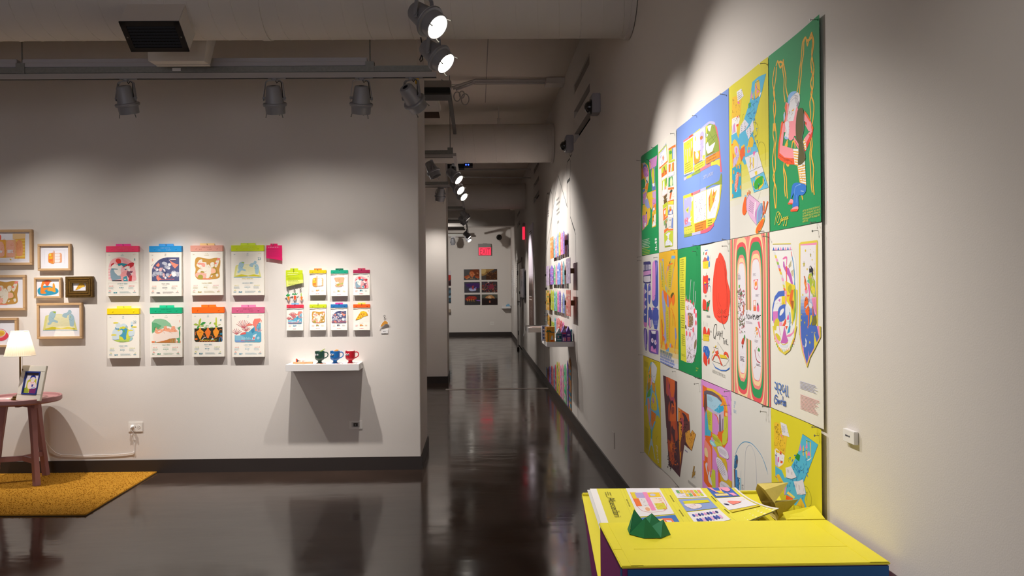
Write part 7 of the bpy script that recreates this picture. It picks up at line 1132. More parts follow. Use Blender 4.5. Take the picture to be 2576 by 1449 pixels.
# standing photo frame: built flat, turned and leaned as a whole
c = V((-3.335, 5.83, TZ+.003)); yaw, leanA = math.radians(-17), math.radians(14)
R = Matrix.Rotation(yaw, 4, 'Z') @ Matrix.Rotation(-leanA, 4, 'X'); fm = lambda x, y, z: c+(R @ V((x, y, z)))
class FB(MB):
    def fb(s, a, b):
        n = len(s.v); MB.box(s, a, b); s.v[n:] = [fm(*p) for p in s.v[n:]]; return s
w, h = .112, .262
t = thing('photo_frame', 'white photo frame with a blue inner border standing beside the lamp', 'photo frame', c); cf = mat('cream_frame', 'd9d2c4', .45, var=.03)
for a, b in (((-w, -.012, 0), (w, .006, .045)), ((-w, -.012, h-.045), (w, .006, h)), ((-w, -.012, .045), (-w+.042, .006, h-.045)), ((w-.042, -.012, .045), (w, .006, h-.045))): FB().fb(a, b).build('frame_bar', cf, t, bevel=.002)
nb = mat('navy_border', '24367e', .45)
for a, b in (((-w+.042, -.016, .045), (w-.042, .004, .055)), ((-w+.042, -.016, h-.055), (w-.042, .004, h-.045)), ((-w+.042, -.016, .055), (-w+.052, .004, h-.055)), ((w-.052, -.016, .055), (w-.042, .004, h-.055))): FB().fb(a, b).build('inner_border', nb, t, bevel=.001)
FB().fb((-w+.05, -.004, .053), (w-.05, .004, h-.053)).build('photo', PAPER, t)
ka = FB(); n0 = len(ka.v); ka.fb((-.02, .006, .02), (.02, .009, h-.07)); ka.build('easel_back', cf, t)
P = Print(lambda x, y: (-w+.052+(2*w-.104)*x, h-.055-(h-.11)*y)); P.f('7a7078', '0 0 1 0 1 .1 0 .1'); P.f('c8c43c', '.1 .35 .3 .28 .85 .25 .9 .9 .1 .95'); P.f('e8dfe8', '0 .1 1 .1 1 .5 0 .5'); P.f('c8c43c', '.12 .4 .3 .3 .8 .28 .9 .8 .1 .95'); P.f('9aa838', '0 .75 .2 .7 .4 1 0 1'); P.f('7a2a6a', '.4 .78 1 .7 1 1 .4 1'); P.f('f4dcdc', '.2 .5 .35 .42 .6 .4 .8 .5 .88 .72 .5 .78 .25 .75', 1); P.f('f0e0d8', '.35 .24 .5 .16 .68 .22 .68 .36 .5 .44 .38 .38', 1); P.f('2a3a9a', '.3 .3 .34 .16 .5 .1 .68 .14 .74 .28 .64 .22 .5 .2 .4 .24', 1); P.l('f0705a', 3, '.36 .42 .5 .5 .68 .42'); P.l('2a3a9a', 2, '.4 .3 .48 .3'); P.f('3a3a9a', '.5 .56 .66 .56 .6 .68 .52 .68'); P.f('8ab0dc', '.5 .74 .8 .68 .8 .72 .55 .78')
P.build('photo_print', t, lambda u, v, o: fm(u, -.004-o, v), clip=(-w+.052, .055, w-.052, h-.055))
p = onz(18, 1002.5, TZ+.001); t = thing('postcard', 'white printed card lying at the front of the pink table', 'card', (p.x, p.y, TZ)); MB().box((p.x-.08, p.y-.045, TZ+.0005), (p.x+.085, p.y+.035, TZ+.002)).build('card', WHITE, t); P = Print(lambda x, y: (p.x-.08+.165*x, p.y+.035-.08*y)); P.f('e8a0a0', '.1 .2 .5 .2 .5 .8 .1 .8'); P.f('f0c87a', '.55 .3 .9 .3 .9 .6 .55 .6'); P.build('card_print', t, lambda u, v, o: V((u, v, TZ+.002+o)))

# ---------------------------------------------------------------- yellow table with magenta sides
YELT = mat('yellow_paint', 'e6d92e', .5, var=.04, scale=5, bump=.12, bscale=60); MAG = mat('magenta_paint', '86246e', .6, var=.1, scale=6); BLU = mat('blue_paint', '0f5590', .55, var=.1, scale=8)
X0, X1 = .342, .985
prof = [(1.868, 0), (1.868, .775), (1.868, .785), (2.205, .785), (2.205, .60), (2.575, .768), (2.545, .72), (2.30, .50), (2.28, 0)]
NOT = .602
t = thing('display_table', 'bright yellow table with magenta sides and a blue front', 'table', (X0, 1.868, 0))
core = mat('table_core', '6e1f5c', .6)
MB().prism([(X0, y, z) for y, z in prof], (X1-X0, 0, 0)).build('table_body', MAG, t)
MB().box((X0-.004, 1.862, .7815), (X1+.004, 2.207, .788)).build('front_top', YELT, t, bevel=.002)
sl = V((0, .368, .165)).normalized(); nn = V((0, -.165, .368)).normalized()
a, b = V((X0, 2.207, .603)), V((X0, 2.575, .768))
MB().prism([a+V((-.003, 0, 0)), a+V((X1-X0+.003, 0, 0)), b+V((X1-X0+.003, 0, 0)), b+V((-.003, 0, 0))], nn*.004).build('rear_slope', YELT, t)
MB().box((X0-.003, 2.565, .752), (X1+.003, 2.581, .775)).build('rear_edge', YELT, t, bevel=.003)
MB().box((X0, 2.2055, .602), (X1, 2.208, .786)).build('inner_face', YELT, t)
MB().box((X0+.012, 1.8635, .0), (X1, 1.8675, .779)).build('front_panel', BLU, t)
MB().box((X0-.0022, 1.8675, .0), (X0-.0004, 1.884, .779)).build('corner_tape', BLU, t)
MB().box((X0-.003, 1.98, .788), (X1+.003, 1.9812, .7886)).box((X0+.02, 1.864, .787), (X0+.05, 2.2, .7888)).box((X1-.045, 1.864, .787), (X1-.0, 2.2, .7888)).build('tape_seam', YELT, t)
MB().prism([(X1-.11, 2.207, .786), (X1, 2.207, .786), (X1+.01, 2.30, .798), (X1-.11, 2.235, .798)], (0, 0, .004)).build('corner_fold', YELT, t)
NZ = lambda y: .607+(y-2.207)*.448
# newsprint
def pap(s_, v_):           # s right 0..1, v down 0..1
    tl, tr_, bl, br = V((.367, 2.583, .782)), V((.853, 2.58, .779)), V((.389, 2.32, .666)), V((.90, 2.36, .684))
    p = (tl*(1-s_)+tr_*s_)*(1-v_)+(bl*(1-s_)+br*s_)*v_
    return p+V((.012*max(0, s_)**3*v_, -.0*v_, .012*math.sin(PI*s_)*(1-v_)*0+.088*(max(0, s_)**2.2)*max(0, v_)**1.6+.004))
def pmap(u, v, o): return pap(u, 1-v)+nn*o
t = thing('newspaper', 'folded yellow and white newsprint with illustrated panels draped over the yellow table', 'newspaper', pap(0, 0))
NS, NV = 20, 14
for off, nm, hx, sh_ in ((-.0042, 'back_page', 'd8d6d4', .018), (0, 'front_page', 'e9e6e4', 0)):
    vs = [pmap(i/NS+sh_*(1-2*i/NS)*-0-sh_, 1-j/NV, off) for j in range(NV+1) for i in range(NS+1)]; m = len(vs); vs += [p+nn*.0012 for p in vs]
    fs = [(j*(NS+1)+i, j*(NS+1)+i+1, (j+1)*(NS+1)+i+1, (j+1)*(NS+1)+i) for j in range(NV) for i in range(NS)]
    o_ = MB().add(vs, fs+[tuple(q_+m for q_ in f) for f in fs]+[(i, i+1, m+i+1, m+i) for i in range(NS)]+[(NV*(NS+1)+i, NV*(NS+1)+i+1, m+NV*(NS+1)+i+1, m+NV*(NS+1)+i) for i in range(NS)]+[(j*(NS+1), (j+1)*(NS+1), m+(j+1)*(NS+1), m+j*(NS+1)) for j in range(NV)]+[(j*(NS+1)+NS, (j+1)*(NS+1)+NS, m+(j+1)*(NS+1)+NS, m+j*(NS+1)+NS) for j in range(NV)]).build(nm, mat('newsprint_'+hx, hx, .8), t)
# page coordinates: x 0..1 across, y 0..1 down the sheet; the cover lettering runs along the left band
P = Print(lambda x, y: (x, 1-y))
Yw = 'e8de4a'
for a, b in ((.045, .225), (.45, .585), (.77, .815)): pass
P.r(Yw, .045, 0, 1, 1)
P.l('a8a040', .9, [(.205, 0), (.205, 1)], 0); P.l('a8a040', .9, [(.225, 0), (.225, 1)], 0); P.l('a8a040', .9, [(.5, 0), (.5, 1)], 0); P.l('a8a040', .9, [(.535, 0), (.535, 1)], 0); P.l('a8a040', .9, [(.772, 0), (.772, 1)], 0)
def vg(x, y0, y1):
    for k in range(int((y1-y0)/.02)): P.r('7a7430', x, y0+.02*k, x+.008, y0+.02*k+.012)
for x, y in ((.215, .2), (.215, .7), (.515, .15), (.515, .45), (.515, .75), (.78, .2), (.78, .55)): vg(x, y, y+.14)
P.r('e9e6ec', .245, 0, .475, .52); P.r('4a78c0', .245, .54, .475, .98); P.r('e9e6ec', .555, 0, .755, .22); P.r('8ea2d8', .555, .24, .755, .5); P.r('e9e6ec', .555, .52, .755, .84); P.r('4a6cc0', .8, 0, .965, .24); P.r('e9e6ec', .8, .26, .975, .6); P.r('e8e2dc', .985, 0, 1, 1)
# panel 1
for i, (a, b, c_, d_, h) in enumerate(((.262, .08, .30, .2, 'e8d03c'), (.29, .09, .345, .19, 'b8a8dc'), (.345, .08, .375, .43, 'f092c0'), (.375, .09, .455, .18, 'f0c83c'), (.3, .2, .345, .35, 'e4e0e4'), (.385, .2, .455, .3, 'f4e0cc'), (.385, .3, .45, .42, 'd8d24a'), (.262, .2, .3, .34, 'ef7a3c'), (.3, .35, .345, .44, 'f0e4e0'))): P.r(h, a, b, c_, d_)
P.l('e8505c', 2.4, [(.262, .08), (.265, .3), (.29, .43), (.36, .46), (.43, .44), (.46, .32), (.46, .08)]); P.e('e8b08a', .325, .4, .015, .035); P.scrib('8a6a7a', 1, .3, .2, .345, .34, 14, 2); P.scrib('e8702c', 2, .385, .2, .45, .42, 14, 3); P.e('c8c8e0', .405, .135, .02, .025)
P.f('ef5a4c', '.27 .58 .33 .58 .31 .72 .3 .9 .28 .9'); P.f('e8d880', '.33 .58 .4 .6 .38 .8 .34 .8'); P.f('ef7a5c', '.38 .58 .44 .6 .455 .9 .42 .9 .4 .7'); P.f('e6dcec', '.4 .62 .43 .64 .435 .85 .41 .8')
# panel 2
R_ = random.Random(5)
for i in range(7):
    for j in range(2): P.r(R_.choice(('f0a07a', 'c8d83c', 'e8e0f0', 'f08a3c', '7ab86a', 'f0d04a')), .575+.024*i, .05+.075*j, .595+.024*i, .115+.075*j)
P.scrib('8a5a4a', 1, .575, .05, .74, .2, 26, 4); P.r('d8d030', .575, .285, .74, .35); P.f('e8dce0', '.57 .36 .62 .35 .67 .38 .66 .45 .6 .46', 1); P.scrib('c04a4a', 1.4, .58, .37, .66, .45, 24, 6)
for i in range(9): P.e(('4a58b0', 'd79ad0', '3a3a80')[i % 3], .58+.018*i, .6, .008, .03); P.e(('3a4aa0', '4a58b0', 'e0b0d8')[i % 3], .585+.017*i, .72, .0085, .05)
# panel 3
P.f('f0a0b8', '.805 .0 .83 .0 .84 .07 .87 .1 .88 .0 .89 .0 .88 .12 .84 .12', 0); P.f('e8d03c', '.84 .08 .88 .08 .885 .14 .85 .14'); P.f('f0a0c0', '.89 .0 .94 .0 .945 .06 .92 .1 .9 .08', 1); P.r('e8d8a0', .815, .15, .9, .21); P.scrib('e8702c', 2, .82, .15, .9, .21, 14, 7); P.f('f0a0c8', '.91 .14 .945 .14 .95 .22 .925 .22')
P.l('f0b07a', 2, [(.815, .32), (.88, .31), (.95, .32), (.95, .37), (.82, .38)]); P.f('f08a80', '.85 .36 .9 .38 .925 .42 .87 .47 .855 .46', 1); P.f('3a3a60', '.81 .42 .83 .43 .835 .47 .82 .46', 1); P.l('e8b0a0', 1.6, [(.83, .5), (.93, .49)]); P.l('e8a06a', 2, [(.84, .63), (.9, .65), (.96, .64)])
P.r('dcc83a', .8, .62, .975, .68)
# handwritten title down the left band
ink_ = '4a4a2a'
P.t('Abecedari', .095, .17, 46, ink_, wx=1.25, ang=-PI/2)
vg(.09, .08, .16); vg(.105, .07, .15); vg(.12, .08, .14)
P.build('newsprint_print', t, pmap, base=.0016, eps=2e-5, cu=[k/NS for k in range(1, NS)], cv=[k/NV for k in range(1, NV)], clip=(0, .001, 1, .999))

# paper fortune tellers
def teller(label, c, s, yawd, hexc, tilt=(0, 0), open_=1.0, group='folded paper fortune tellers', hh=None):
    c = V(c); R = Matrix.Rotation(math.radians(yawd), 4, 'Z') @ Matrix.Rotation(math.radians(tilt[0]), 4, 'X') @ Matrix.Rotation(math.radians(tilt[1]), 4, 'Y')
    T = lambda p: c+(R @ (V(p)*s))
    t = thing('paper_fortune_teller', label, 'paper toy', c, group); m = mat('folded_paper_'+hexc, hexc, .65, var=.12, scale=40); 
    H = hh or (.78, .72, .8, .7)
    for k in range(4):
        a0, a1 = PI/2*k, PI/2*(k+1); am = (a0+a1)/2
        M0, M1 = V((math.cos(a0)*.95, math.sin(a0)*.95, .02)), V((math.cos(a1)*.95, math.sin(a1)*.95, .02)); O = V((math.cos(am)*.92*open_, math.sin(am)*.92*open_, .0)); Tp = V((math.cos(am)*.62, math.sin(am)*.62, H[k])); Cn = V((0, 0, .16))
        MB().prism([T(M0), T(O), T(Tp)], (R @ V((0, 0, .01*s)))).prism([T(O), T(M1), T(Tp)], (R @ V((0, 0, .01*s)))).build('pocket_flap', m, t)
        MB().add([T(p) for p in (M0*.99, Cn, Tp*.985+V((0, 0, .004)))]+[T(p) for p in (M1*.99, Cn, Tp*.985+V((0, 0, .004)))], [(0, 1, 2), (3, 4, 5)]).build('inner_fold', m, t)
        for f, (A_, B_) in enumerate(((M0, O), (O, M1))):
            e1 = (B_-A_).normalized(); n_ = (B_-A_).cross(Tp-A_).normalized(); n_ = n_ if n_.dot(O) > 0 else -n_; e2 = n_.cross(e1); e2 = e2 if e2.z > 0 else -e2; L = (B_-A_).length; hgt = (Tp-A_).dot(e2); foot = (Tp-A_).dot(e1)
            P = Print(lambda x, y: (x, y)); cx, cy = L*.5+(foot-L*.5)*.33, hgt*.27; dk = mixh(hexc, '101010', .62)
            if (k+f) % 2: P.l(dk, 8*s*2, [(cx+.15*math.cos(a), cy+.15*math.sin(a)) for a in [2*PI*i/16 for i in range(17)]]); P.scrib(dk, 12*s, cx-.1, cy-.09, cx+.1, cy+.1, 6, k)
            else: P.l(dk, 8*s*2, [(cx-.2, cy-.1), (cx+.2, cy-.1), (cx+.22, cy-.03), (cx, cy+.12), (cx-.2, cy-.02), (cx-.2, cy-.1)], 0); P.scrib(dk, 9*s, cx-.12, cy-.07, cx+.12, cy+.03, 5, k)
            for it in P.items: pass
            P.build('flap_print', t, lambda u, v, o, A_=A_, e1=e1, e2=e2, n_=n_: T(A_+e1*u+e2*v+n_*(o/s+.016)))
    return t
g1 = onz(1634, 1340, .79)
teller('green paper fortune teller standing open on the yellow table', (g1.x, g1.y+.01, .789), .064, 20, '1a7a4a', open_=1.0, hh=(.62, .9, .78, .6))
teller('dark green paper fortune teller half hidden behind the front of the yellow table', (.83, 2.345, NZ(2.345)+.012), .06, 35, '14603c', (24, 0), hh=(.95, .95, .8, .8))
teller('tall gold paper fortune teller tipped on its side near the wall', (.905, 2.44, NZ(2.44)+.062), .066, 62, 'c8b45a', (62, 30), hh=(1.3, 1.25, 1.3, 1.2))
teller('gold paper fortune teller with a dark drawing, at the front right of the hollow', (.925, 2.315, NZ(2.315)+.016), .062, 15, 'bfae62', (26, 6), hh=(1.15, 1.2, 1.15, 1.1))
teller('grey paper fortune teller peeking up between the gold and green ones', (.872, 2.285, NZ(2.285)+.004), .042, 50, '8c8352', (24, 0), hh=(.8, .9, .8, .8))
teller('dark crumpled paper fortune teller under the edge of the newsprint', (.73, 2.37, NZ(2.37)+.006), .05, 10, '3c3a32', (26, 0), hh=(.4, .5, .4, .5))

# label card on the near wall, blank plate low on the wall
p = onx(2146, 1098, WX); t = thing('label_card', 'thick white label card on the wall to the right of the posters', 'label', p)
a, b = onx(2131, 1090, WX), onx(2160, 1098, WX)
MB().box((WX-.012, b.y, p.z-.0175), (WX-.0005, a.y, p.z+.0175)).build('card', WHITE, t, bevel=.001)
P = Print(lambda x, y: (-a.y+(a.y-b.y)*x, p.z+.0175-.035*y)); P.g('55555c', .22, .42, .62, .58, 1, .8); P.build('lettering', t, lambda u, v, o: V((WX-.012-o, -u, v)))
p = onx(1544, 1106, WX); one('wall_plate', MB().box((WX-.006, p.y-.04, p.z-.06), (WX-.0005, p.y+.04, p.z+.06)), WALL, 'blank painted wall plate low on the right wall behind the table', 'wall plate', bevel=.002)
# ---------------------------------------------------------------- far stretch of the right wall
DK = mat('black_tape', '2a2724', .7)
P = Print(wpx); t = thing('wall_drawing', 'black outline of a castle with towers drawn on the brightly lit wall', 'drawing', onx(1410, 1000, WX))
P.at(1350, 380, 7.245)
for s, w, sm in (('235 1449 388 445 552 1025', 14, 0), ('548 1025 545 260 555 200 595 135 610 200 612 350 600 500 605 1195', 14, 0), ('605 1195 690 1449', 16, 0), ('550 572 598 508', 34, 0), ('153 1449 160 950 185 790 205 760 222 795 250 700 275 790 292 1060', 14, 0), ('600 -60 598 70 610 100 630 60 632 -60', 14, 0)): P.l('33302c', w, s, sm)
P.g('8a8680', 355, 885, 425, 975, 2, .45); P.g('8a8680', 358, 1075, 420, 1155, 2, .45); P.g('9a968f', 372, 1285, 412, 1320, 1, .7); P.g('6a665f', 198, 1095, 224, 1205, 3, .4)
P.at(1350, 560, 9.055)
for s in ('325 0 215 610 155 1040', '190 0 205 540 215 610', '795 0 880 275 893 1449', '155 1040 165 1449'): P.l('33302c', 14, s, 0)
P.l('33302c', 12, [(1368.2*0+163, 1449), (172, 2480), (178, 3480)], 0); P.l('33302c', 12, [(893, 1449), (915, 2900), (935, 4480)], 0)
P.at(1350, 700, 8.05)
for s in ('170 213 208 213', '170 490 198 490'): P.l('33302c', 34, s, 0)
P.at(1350, 560, 9.055); P.l('33302c', 34, '185 1200 222 1200', 0)
P.build('line_drawing', t, lambda u, v, o: V((WX-o, -u, v)), base=.0006)
PAL = {'orange': ('f08a3c', 'f4b46a', 'e8743a'), 'teal': ('7ab4c0', 'b8d8dc', '4a8a9a'), 'rose': ('dc8aa0', 'f0c0cc', '9ac4d0'), 'blue': ('7a94d8', 'e4e4f0', '5a78c8'), 'amber': ('f0b040', 'f4d48a', '6a9a4a'), 'pink': ('e884b8', 'f4c0dc', 'c84a90'), 'purple': ('8a6ac8', 'c8a8e4', 'e07ac0'),
       'green': ('6ab888', 'e8a0b8', '3a9a6a'), 'lilac': ('c8b4d0', 'dcc8e0', 'b49ac8'), 'coral': ('e88a80', 'f4c4b8', 'd85a50'), 'lime': ('c0c83c', 'e4e08a', '8aa83c'), 'red': ('d8485c', 'f0b4bc', '8a3a5a'), 'white': ('e6e2e6', 'c8c4d8', 'e8b0b8'), 'brown': ('a8703c', '3f9ab4', '2a7a94'), 'grey': ('b4b4ac', 'd88a80', '7a8a94'), 'violet': ('5a3a8a', 'd090c8', '8a5ab0')}
def card(label, k, x0, x1, yt0, yt1, yb, pal, group, off=.04, gable=.12, backing=True, name='house_card', seed=1):
    q = lambda x, y: onx(k[0]+x/k[2], k[1]+y/k[2], WX-off)
    a, b = q(x0, (yt0+yb)/2), q(x1, (yt1+yb)/2); zt = (q(x0, yt0).z+q(x1, yt1).z)/2; zb = q((x0+x1)/2, yb).z; y0, y1 = b.y, a.y; w = y1-y0; h = zt-zb
    t = thing(name, label, 'paper house card' if name == 'house_card' else 'paper strip', (WX-off, (y0+y1)/2, zb), group); R = random.Random(seed)
    pk = zt-h*gable*.0; sh_ = [(y0, zb), (y1, zb), (y1, zt-h*gable), ((y0+y1)/2, zt), (y0, zt-h*gable)] if gable else [(y0, zb), (y1, zb), (y1, zt), (y0, zt)]
    c = PAL[pal]; th = .004 if off > .01 else .0012
    MB().prism([(WX-off, y, z) for y, z in sh_], (-th, 0, 0)).build('board', mat('card_'+pal, c[0], .7, var=.18, scale=25), t)
    if off > .01: MB().box((WX-off, (y0+y1)/2-.012, zb+h*.4), (WX-.0005, (y0+y1)/2+.012, zb+h*.6)).build('spacer', mat('cork_spacer', '7a5a3a', .8), t)
    P = Print(lambda x, y: (-y1+w*x, zt-h*y))
    n = 8
    for i in range(n):
        for j in range(2):
            if R.random() < .75: P.r(R.choice(c+(mixh(c[0], 'ffffff', .5), mixh(c[1], c[2], .5))), .06+.46*j, gable+.03+(1-gable)*.96*i/n, .06+.46*j+R.uniform(.25, .42), gable+.03+(1-gable)*.96*(i+R.uniform(.45, .85))/n)
    P.scrib(c[2], 3, .1, gable+.05, .9, .95, 7, seed); P.build('drawing', t, lambda u, v, o: V((WX-off-th-o, -u, v)), base=.0004, eps=4e-5)
    return t
C1, C2, C3 = (1350, 560, 9.055), (1350, 700, 8.05), (1350, 860, 7.625)
ordn = ('first', 'second', 'third', 'fourth', 'fifth', 'sixth', 'seventh', 'eighth', 'ninth', 'tenth', 'eleventh', 'twelfth', 'thirteenth', 'fourteenth', 'fifteenth', 'sixteenth')
for i, (x0, x1, a, b, yb, p) in enumerate(((318, 385, 345, 318, 818, 'orange'), (392, 425, 345, 330, 800, 'teal'), (430, 468, 335, 320, 790, 'rose'), (472, 506, 245, 232, 770, 'blue'), (509, 551, 215, 198, 748, 'amber'), (556, 602, 222, 200, 730, 'pink'), (605, 640, 192, 175, 716, 'purple'))):
    card('%s house card in the top row, %s from the corridor end' % (p, ordn[i]), C1, x0, x1, a, b, yb, p, 'house cards in the top row', seed=i+1, gable=.1 if i else 0)
for i, (x0, x1, a, b, yb, p) in enumerate(((200, 260, -240, -258, 148, 'lilac'), (280, 345, -262, -266, 126, 'purple'), (350, 385, -270, -274, 126, 'green'), (388, 420, -284, -288, 126, 'rose'), (424, 490, -322, -328, 126, 'blue'), (497, 527, -340, -346, 124, 'coral'), (532, 566, -344, -350, 122, 'teal'))):
    card('%s house card in the second row, %s from the corridor end' % (p, ordn[i]), C2, x0, x1, a, b, yb, p, 'house cards in the second row', seed=i+11, gable=.18 if i else 0)
card('large lilac board at the near end of the second row on the castle wall', C2, 604, 686, -398, -416, 106, 'lilac', None, .06, 0, seed=31)
for i, (x0, x1, a, b, yb, p) in enumerate(((195, 257, 243, 250, 642, 'amber'), (290, 322, 230, 235, 640, 'lime'), (325, 355, 235, 240, 652, 'lime'), (360, 390, 255, 258, 656, 'teal'), (393, 420, 258, 262, 662, 'green'), (425, 456, 238, 242, 676, 'pink'), (460, 492, 240, 246, 686, 'purple'), (500, 527, 285, 288, 694, 'white'), (538, 568, 285, 290, 708, 'blue'))):
    card('%s house card in the third row, %s from the corridor end' % (p, ordn[i]), C2, x0, x1, a, b, yb, p, 'house cards in the third row', seed=i+41, gable=.14 if i else 0)
card('large coral board at the near end of the third row on the castle wall', C2, 605, 694, 238, 240, 762, 'coral', None, .06, 0, seed=52)
for i, (x0, x1, a, b, yb, p, g, o) in enumerate(((155, 214, 665, 690, 895, 'grey', 0, .01), (228, 266, 728, 735, 955, 'amber', .2, .02), (305, 358, 868, 895, 1010, 'lime', 0, .04), (368, 393, 795, 800, 1080, 'teal', .1, .04), (397, 420, 795, 802, 1090, 'rose', .1, .04), (427, 475, 796, 808, 1110, 'coral', .1, .04), (486, 516, 850, 856, 1110, 'red', .1, .04), (530, 560, 878, 885, 1110, 'pink', .14, .04))):
    card('%s card just above the paper houses shelf, %s from the corridor end' % (p, ordn[i]), C2, x0, x1, a, b, yb, p, 'painted cards above the paper houses shelf', o, g, seed=i+61)
for i, (x0, x1, yt, yb, p) in enumerate(((184, 198, 480, 690, 'blue'), (205, 222, 510, 715, 'brown'), (226, 238, 478, 745, 'red'), (242, 258, 462, 785, 'purple'), (262, 278, 465, 812, 'blue'), (282, 296, 455, 815, 'red'), (303, 322, 455, 845, 'coral'), (330, 345, 440, 890, 'blue'), (355, 374, 430, 930, 'red'), (386, 408, 370, 970, 'lime'), (420, 444, 380, 1015, 'amber'), (455, 480, 440, 1055, 'pink'), (492, 518, 425, 1095, 'rose'), (530, 570, 415, 1170, 'green'), (585, 610, 350, 1225, 'violet'), (618, 668, 290, 1290, 'brown'))):
    card('%s paper strip below the paper houses shelf, %s from the corridor end' % (p, ordn[i]), C3, x0, x1, yt, yt, yb, p, 'painted strips below the paper houses shelf', .003, .1, name='paper_strip', seed=i+81)
# shelf with paper houses
HZ = .875; hs = lambda x, y: onz(1350+x/8.05, 700+y/8.05, HZ)
fy = onx(1444.5, 862.7, WX).y; fx = ony(1375.5, 862.7, fy).x; by = fy+.62
one('display_shelf', MB().box((fx, fy, HZ-.05), (WX, by, HZ)), WHITE, 'white wall shelf carrying small painted paper houses', 'shelf', bevel=.002)
def house(label, x0, x1, yt, yb, dy, wall, roof, gable=True, extra=None, depth=.09):
    y = fy+dy; a, b = ony(1350+x0/8.05, 862, y).x, ony(1350+x1/8.05, 862, y).x; h = (yb-yt)/8.05*y/1960
    t = thing('paper_house', label, 'paper house', ((a+b)/2, y, HZ), 'paper houses on the display shelf'); wm = mat('house_'+wall, wall, .7, var=.2, scale=40); rm = mat('roof_'+roof, roof, .7, var=.15, scale=40)
    hw = h*(.62 if gable else .97)
    pts = [(a, y, HZ), (b, y, HZ), (b, y, HZ+hw), ((a+b)/2, y, HZ+h*.96), (a, y, HZ+hw)] if gable else [(a, y, HZ), (b, y, HZ), (b, y, HZ+hw), (a, y, HZ+hw)]
    MB().prism(pts, (0, depth, 0)).build('walls', wm, t)
    if gable:
        for s in (0, 1):
            e = V((a if s == 0 else b, y-.004, HZ+hw)); r = V(((a+b)/2, y-.004, HZ+h)); e = e+(e-r)*.12
            MB().prism([e, r, r+V((0, depth+.008, 0)), e+V((0, depth+.008, 0))], V((0, 0, .004))).build('roof_panel', rm, t)
    P = Print(lambda u, v: (a+(b-a)*u, HZ+h*(1-v))); (extra or (lambda P: None))(P); P.build('facade_print', t, lambda u, v, o: V((u, y-o, v)), base=.0006, eps=4e-5)
    return t
house('blue and white paper house at the corridor end of the display shelf', 115, 262, 955, 1262, .22, 'c8ccd8', '4a6ab0', False, lambda P: ([P.r(('4a6ab0', 'd8b04a', '6a90c8')[k % 3], .08+.3*(k % 3), .08+.22*(k//3), .3+.3*(k % 3), .22+.22*(k//3)) for k in range(12)], P.l('3a5aa0', 5, '.02 .02 .98 .02 .98 .98 .02 .98 .02 .02', 0)))
house('yellow paper house with a palm tree, at the front of the display shelf', 200, 368, 998, 1310, .03, 'd8921c', 'c8841a', False, lambda P: (P.f('b8741a', '.02 .38 .98 .36 .98 .42 .02 .42'), P.l('3a6a4a', 7, '.28 .4 .26 .98'), [P.l('2f6a50', 7, [(.28, .32), (.28+.2*math.cos(a), .32-.1*math.sin(a)), (.28+.34*math.cos(a), .36)]) for a in (.2, .9, 2.2, 2.9)], P.f('c8d0c8', '.5 .9 .62 .6 .7 .55 .78 .65 .85 .9', 0), P.f('e0661c', '.5 .86 .85 .86 .85 .98 .5 .98'), P.e('e8b04a', .62, .18, .06, .06), P.f('4a7a8a', '.5 .34 .95 .34 .95 .39 .5 .39')))
house('teal and white paper house in the middle of the display shelf', 405, 508, 1040, 1305, .05, '3f7a86', 'c8d4d8', True, lambda P: (P.f('c8d4d8', '.05 .36 .5 .06 .95 .36'), P.r('c8d4d8', .1, .5, .9, .52), P.r('1f4a5a', .6, .56, .9, .76), P.r('e0a0b0', .2, .56, .45, .7), P.r('d8dcdc', .1, .8, .95, .84), P.r('1f4a5a', .45, .2, .55, .3)))
house('purple paper house with a steep roof at the near end of the display shelf', 512, 605, 1005, 1310, .04, '6a4a9a', '7a58b0', True, lambda P: (P.f('a890c4', '.1 .36 .5 .06 .9 .36'), P.f('d8385c', '.08 .4 .92 .4 .95 .47 .05 .47'), P.r('3a2a5a', .15, .52, .85, .66), P.r('e8d8e0', .2, .72, .45, .95), P.r('e85a7a', .55, .72, .9, .95), [P.r('f0c0d0', .58+.1*k, .74, .63+.1*k, .93) for k in range(3)]))
house('violet and pink paper house beside the steep purple one', 608, 692, 1010, 1310, .06, '5f3a8e', '8a68b8', True, lambda P: (P.r('e8a0c0', .1, .7, .9, .95), P.r('d8c8e8', .15, .5, .8, .58), [P.r('c84a7a', .14+.2*k, .73, .26+.2*k, .92) for k in range(4)]))
house('narrow teal paper house against the wall at the near end of the display shelf', 694, 722, 1060, 1305, .1, '2f7a8a', '3a5a9a', False, lambda P: P.r('9ac4cc', .2, .2, .8, .5), depth=.05)
# second shelf, banner, television, signs
y2 = 11.0; xs2 = ony(1329, 824.5, y2).x; z2 = ony(1329, 825, y2).z
one('reading_shelf', MB().box((xs2, y2, z2-.065), (WX, y2+.75, z2)), WHITE, 'plain white wall shelf beyond the paper houses, with a book on it', 'shelf', bevel=.002)
one('open_book', MB().box((xs2+.03, y2+.03, z2), (WX-.05, y2+.3, z2+.006)).box((xs2+.06, y2+.05, z2+.006), (WX-.1, y2+.28, z2+.01)), mat('pink_page', 'e0ccc8', .8), 'pale pink open book on the plain white wall shelf', 'book')
a, b = onx(1330.5, 700, WX-.01), onx(1341.5, 700, WX-.01); zt, zb = onx(1336, 566, WX).z, onx(1336, 823, WX).z
t = thing('tall_banner', 'tall banner fading from lilac to a dark brown photograph', 'banner', (WX, (a.y+b.y)/2, zb)); MB().box((WX-.012, b.y, zb), (WX-.002, a.y, zt)).build('sheet', mat('banner_lilac', 'd8ccd8', .6), t)
P = Print(lambda x, y: (-a.y+(a.y-b.y)*x, zt-(zt-zb)*y)); 
for k in range(10): P.r(mixh('d8ccd8', '7a6258', min(1, k/6)), 0, .48+.016*k, 1, .5+.016*k)
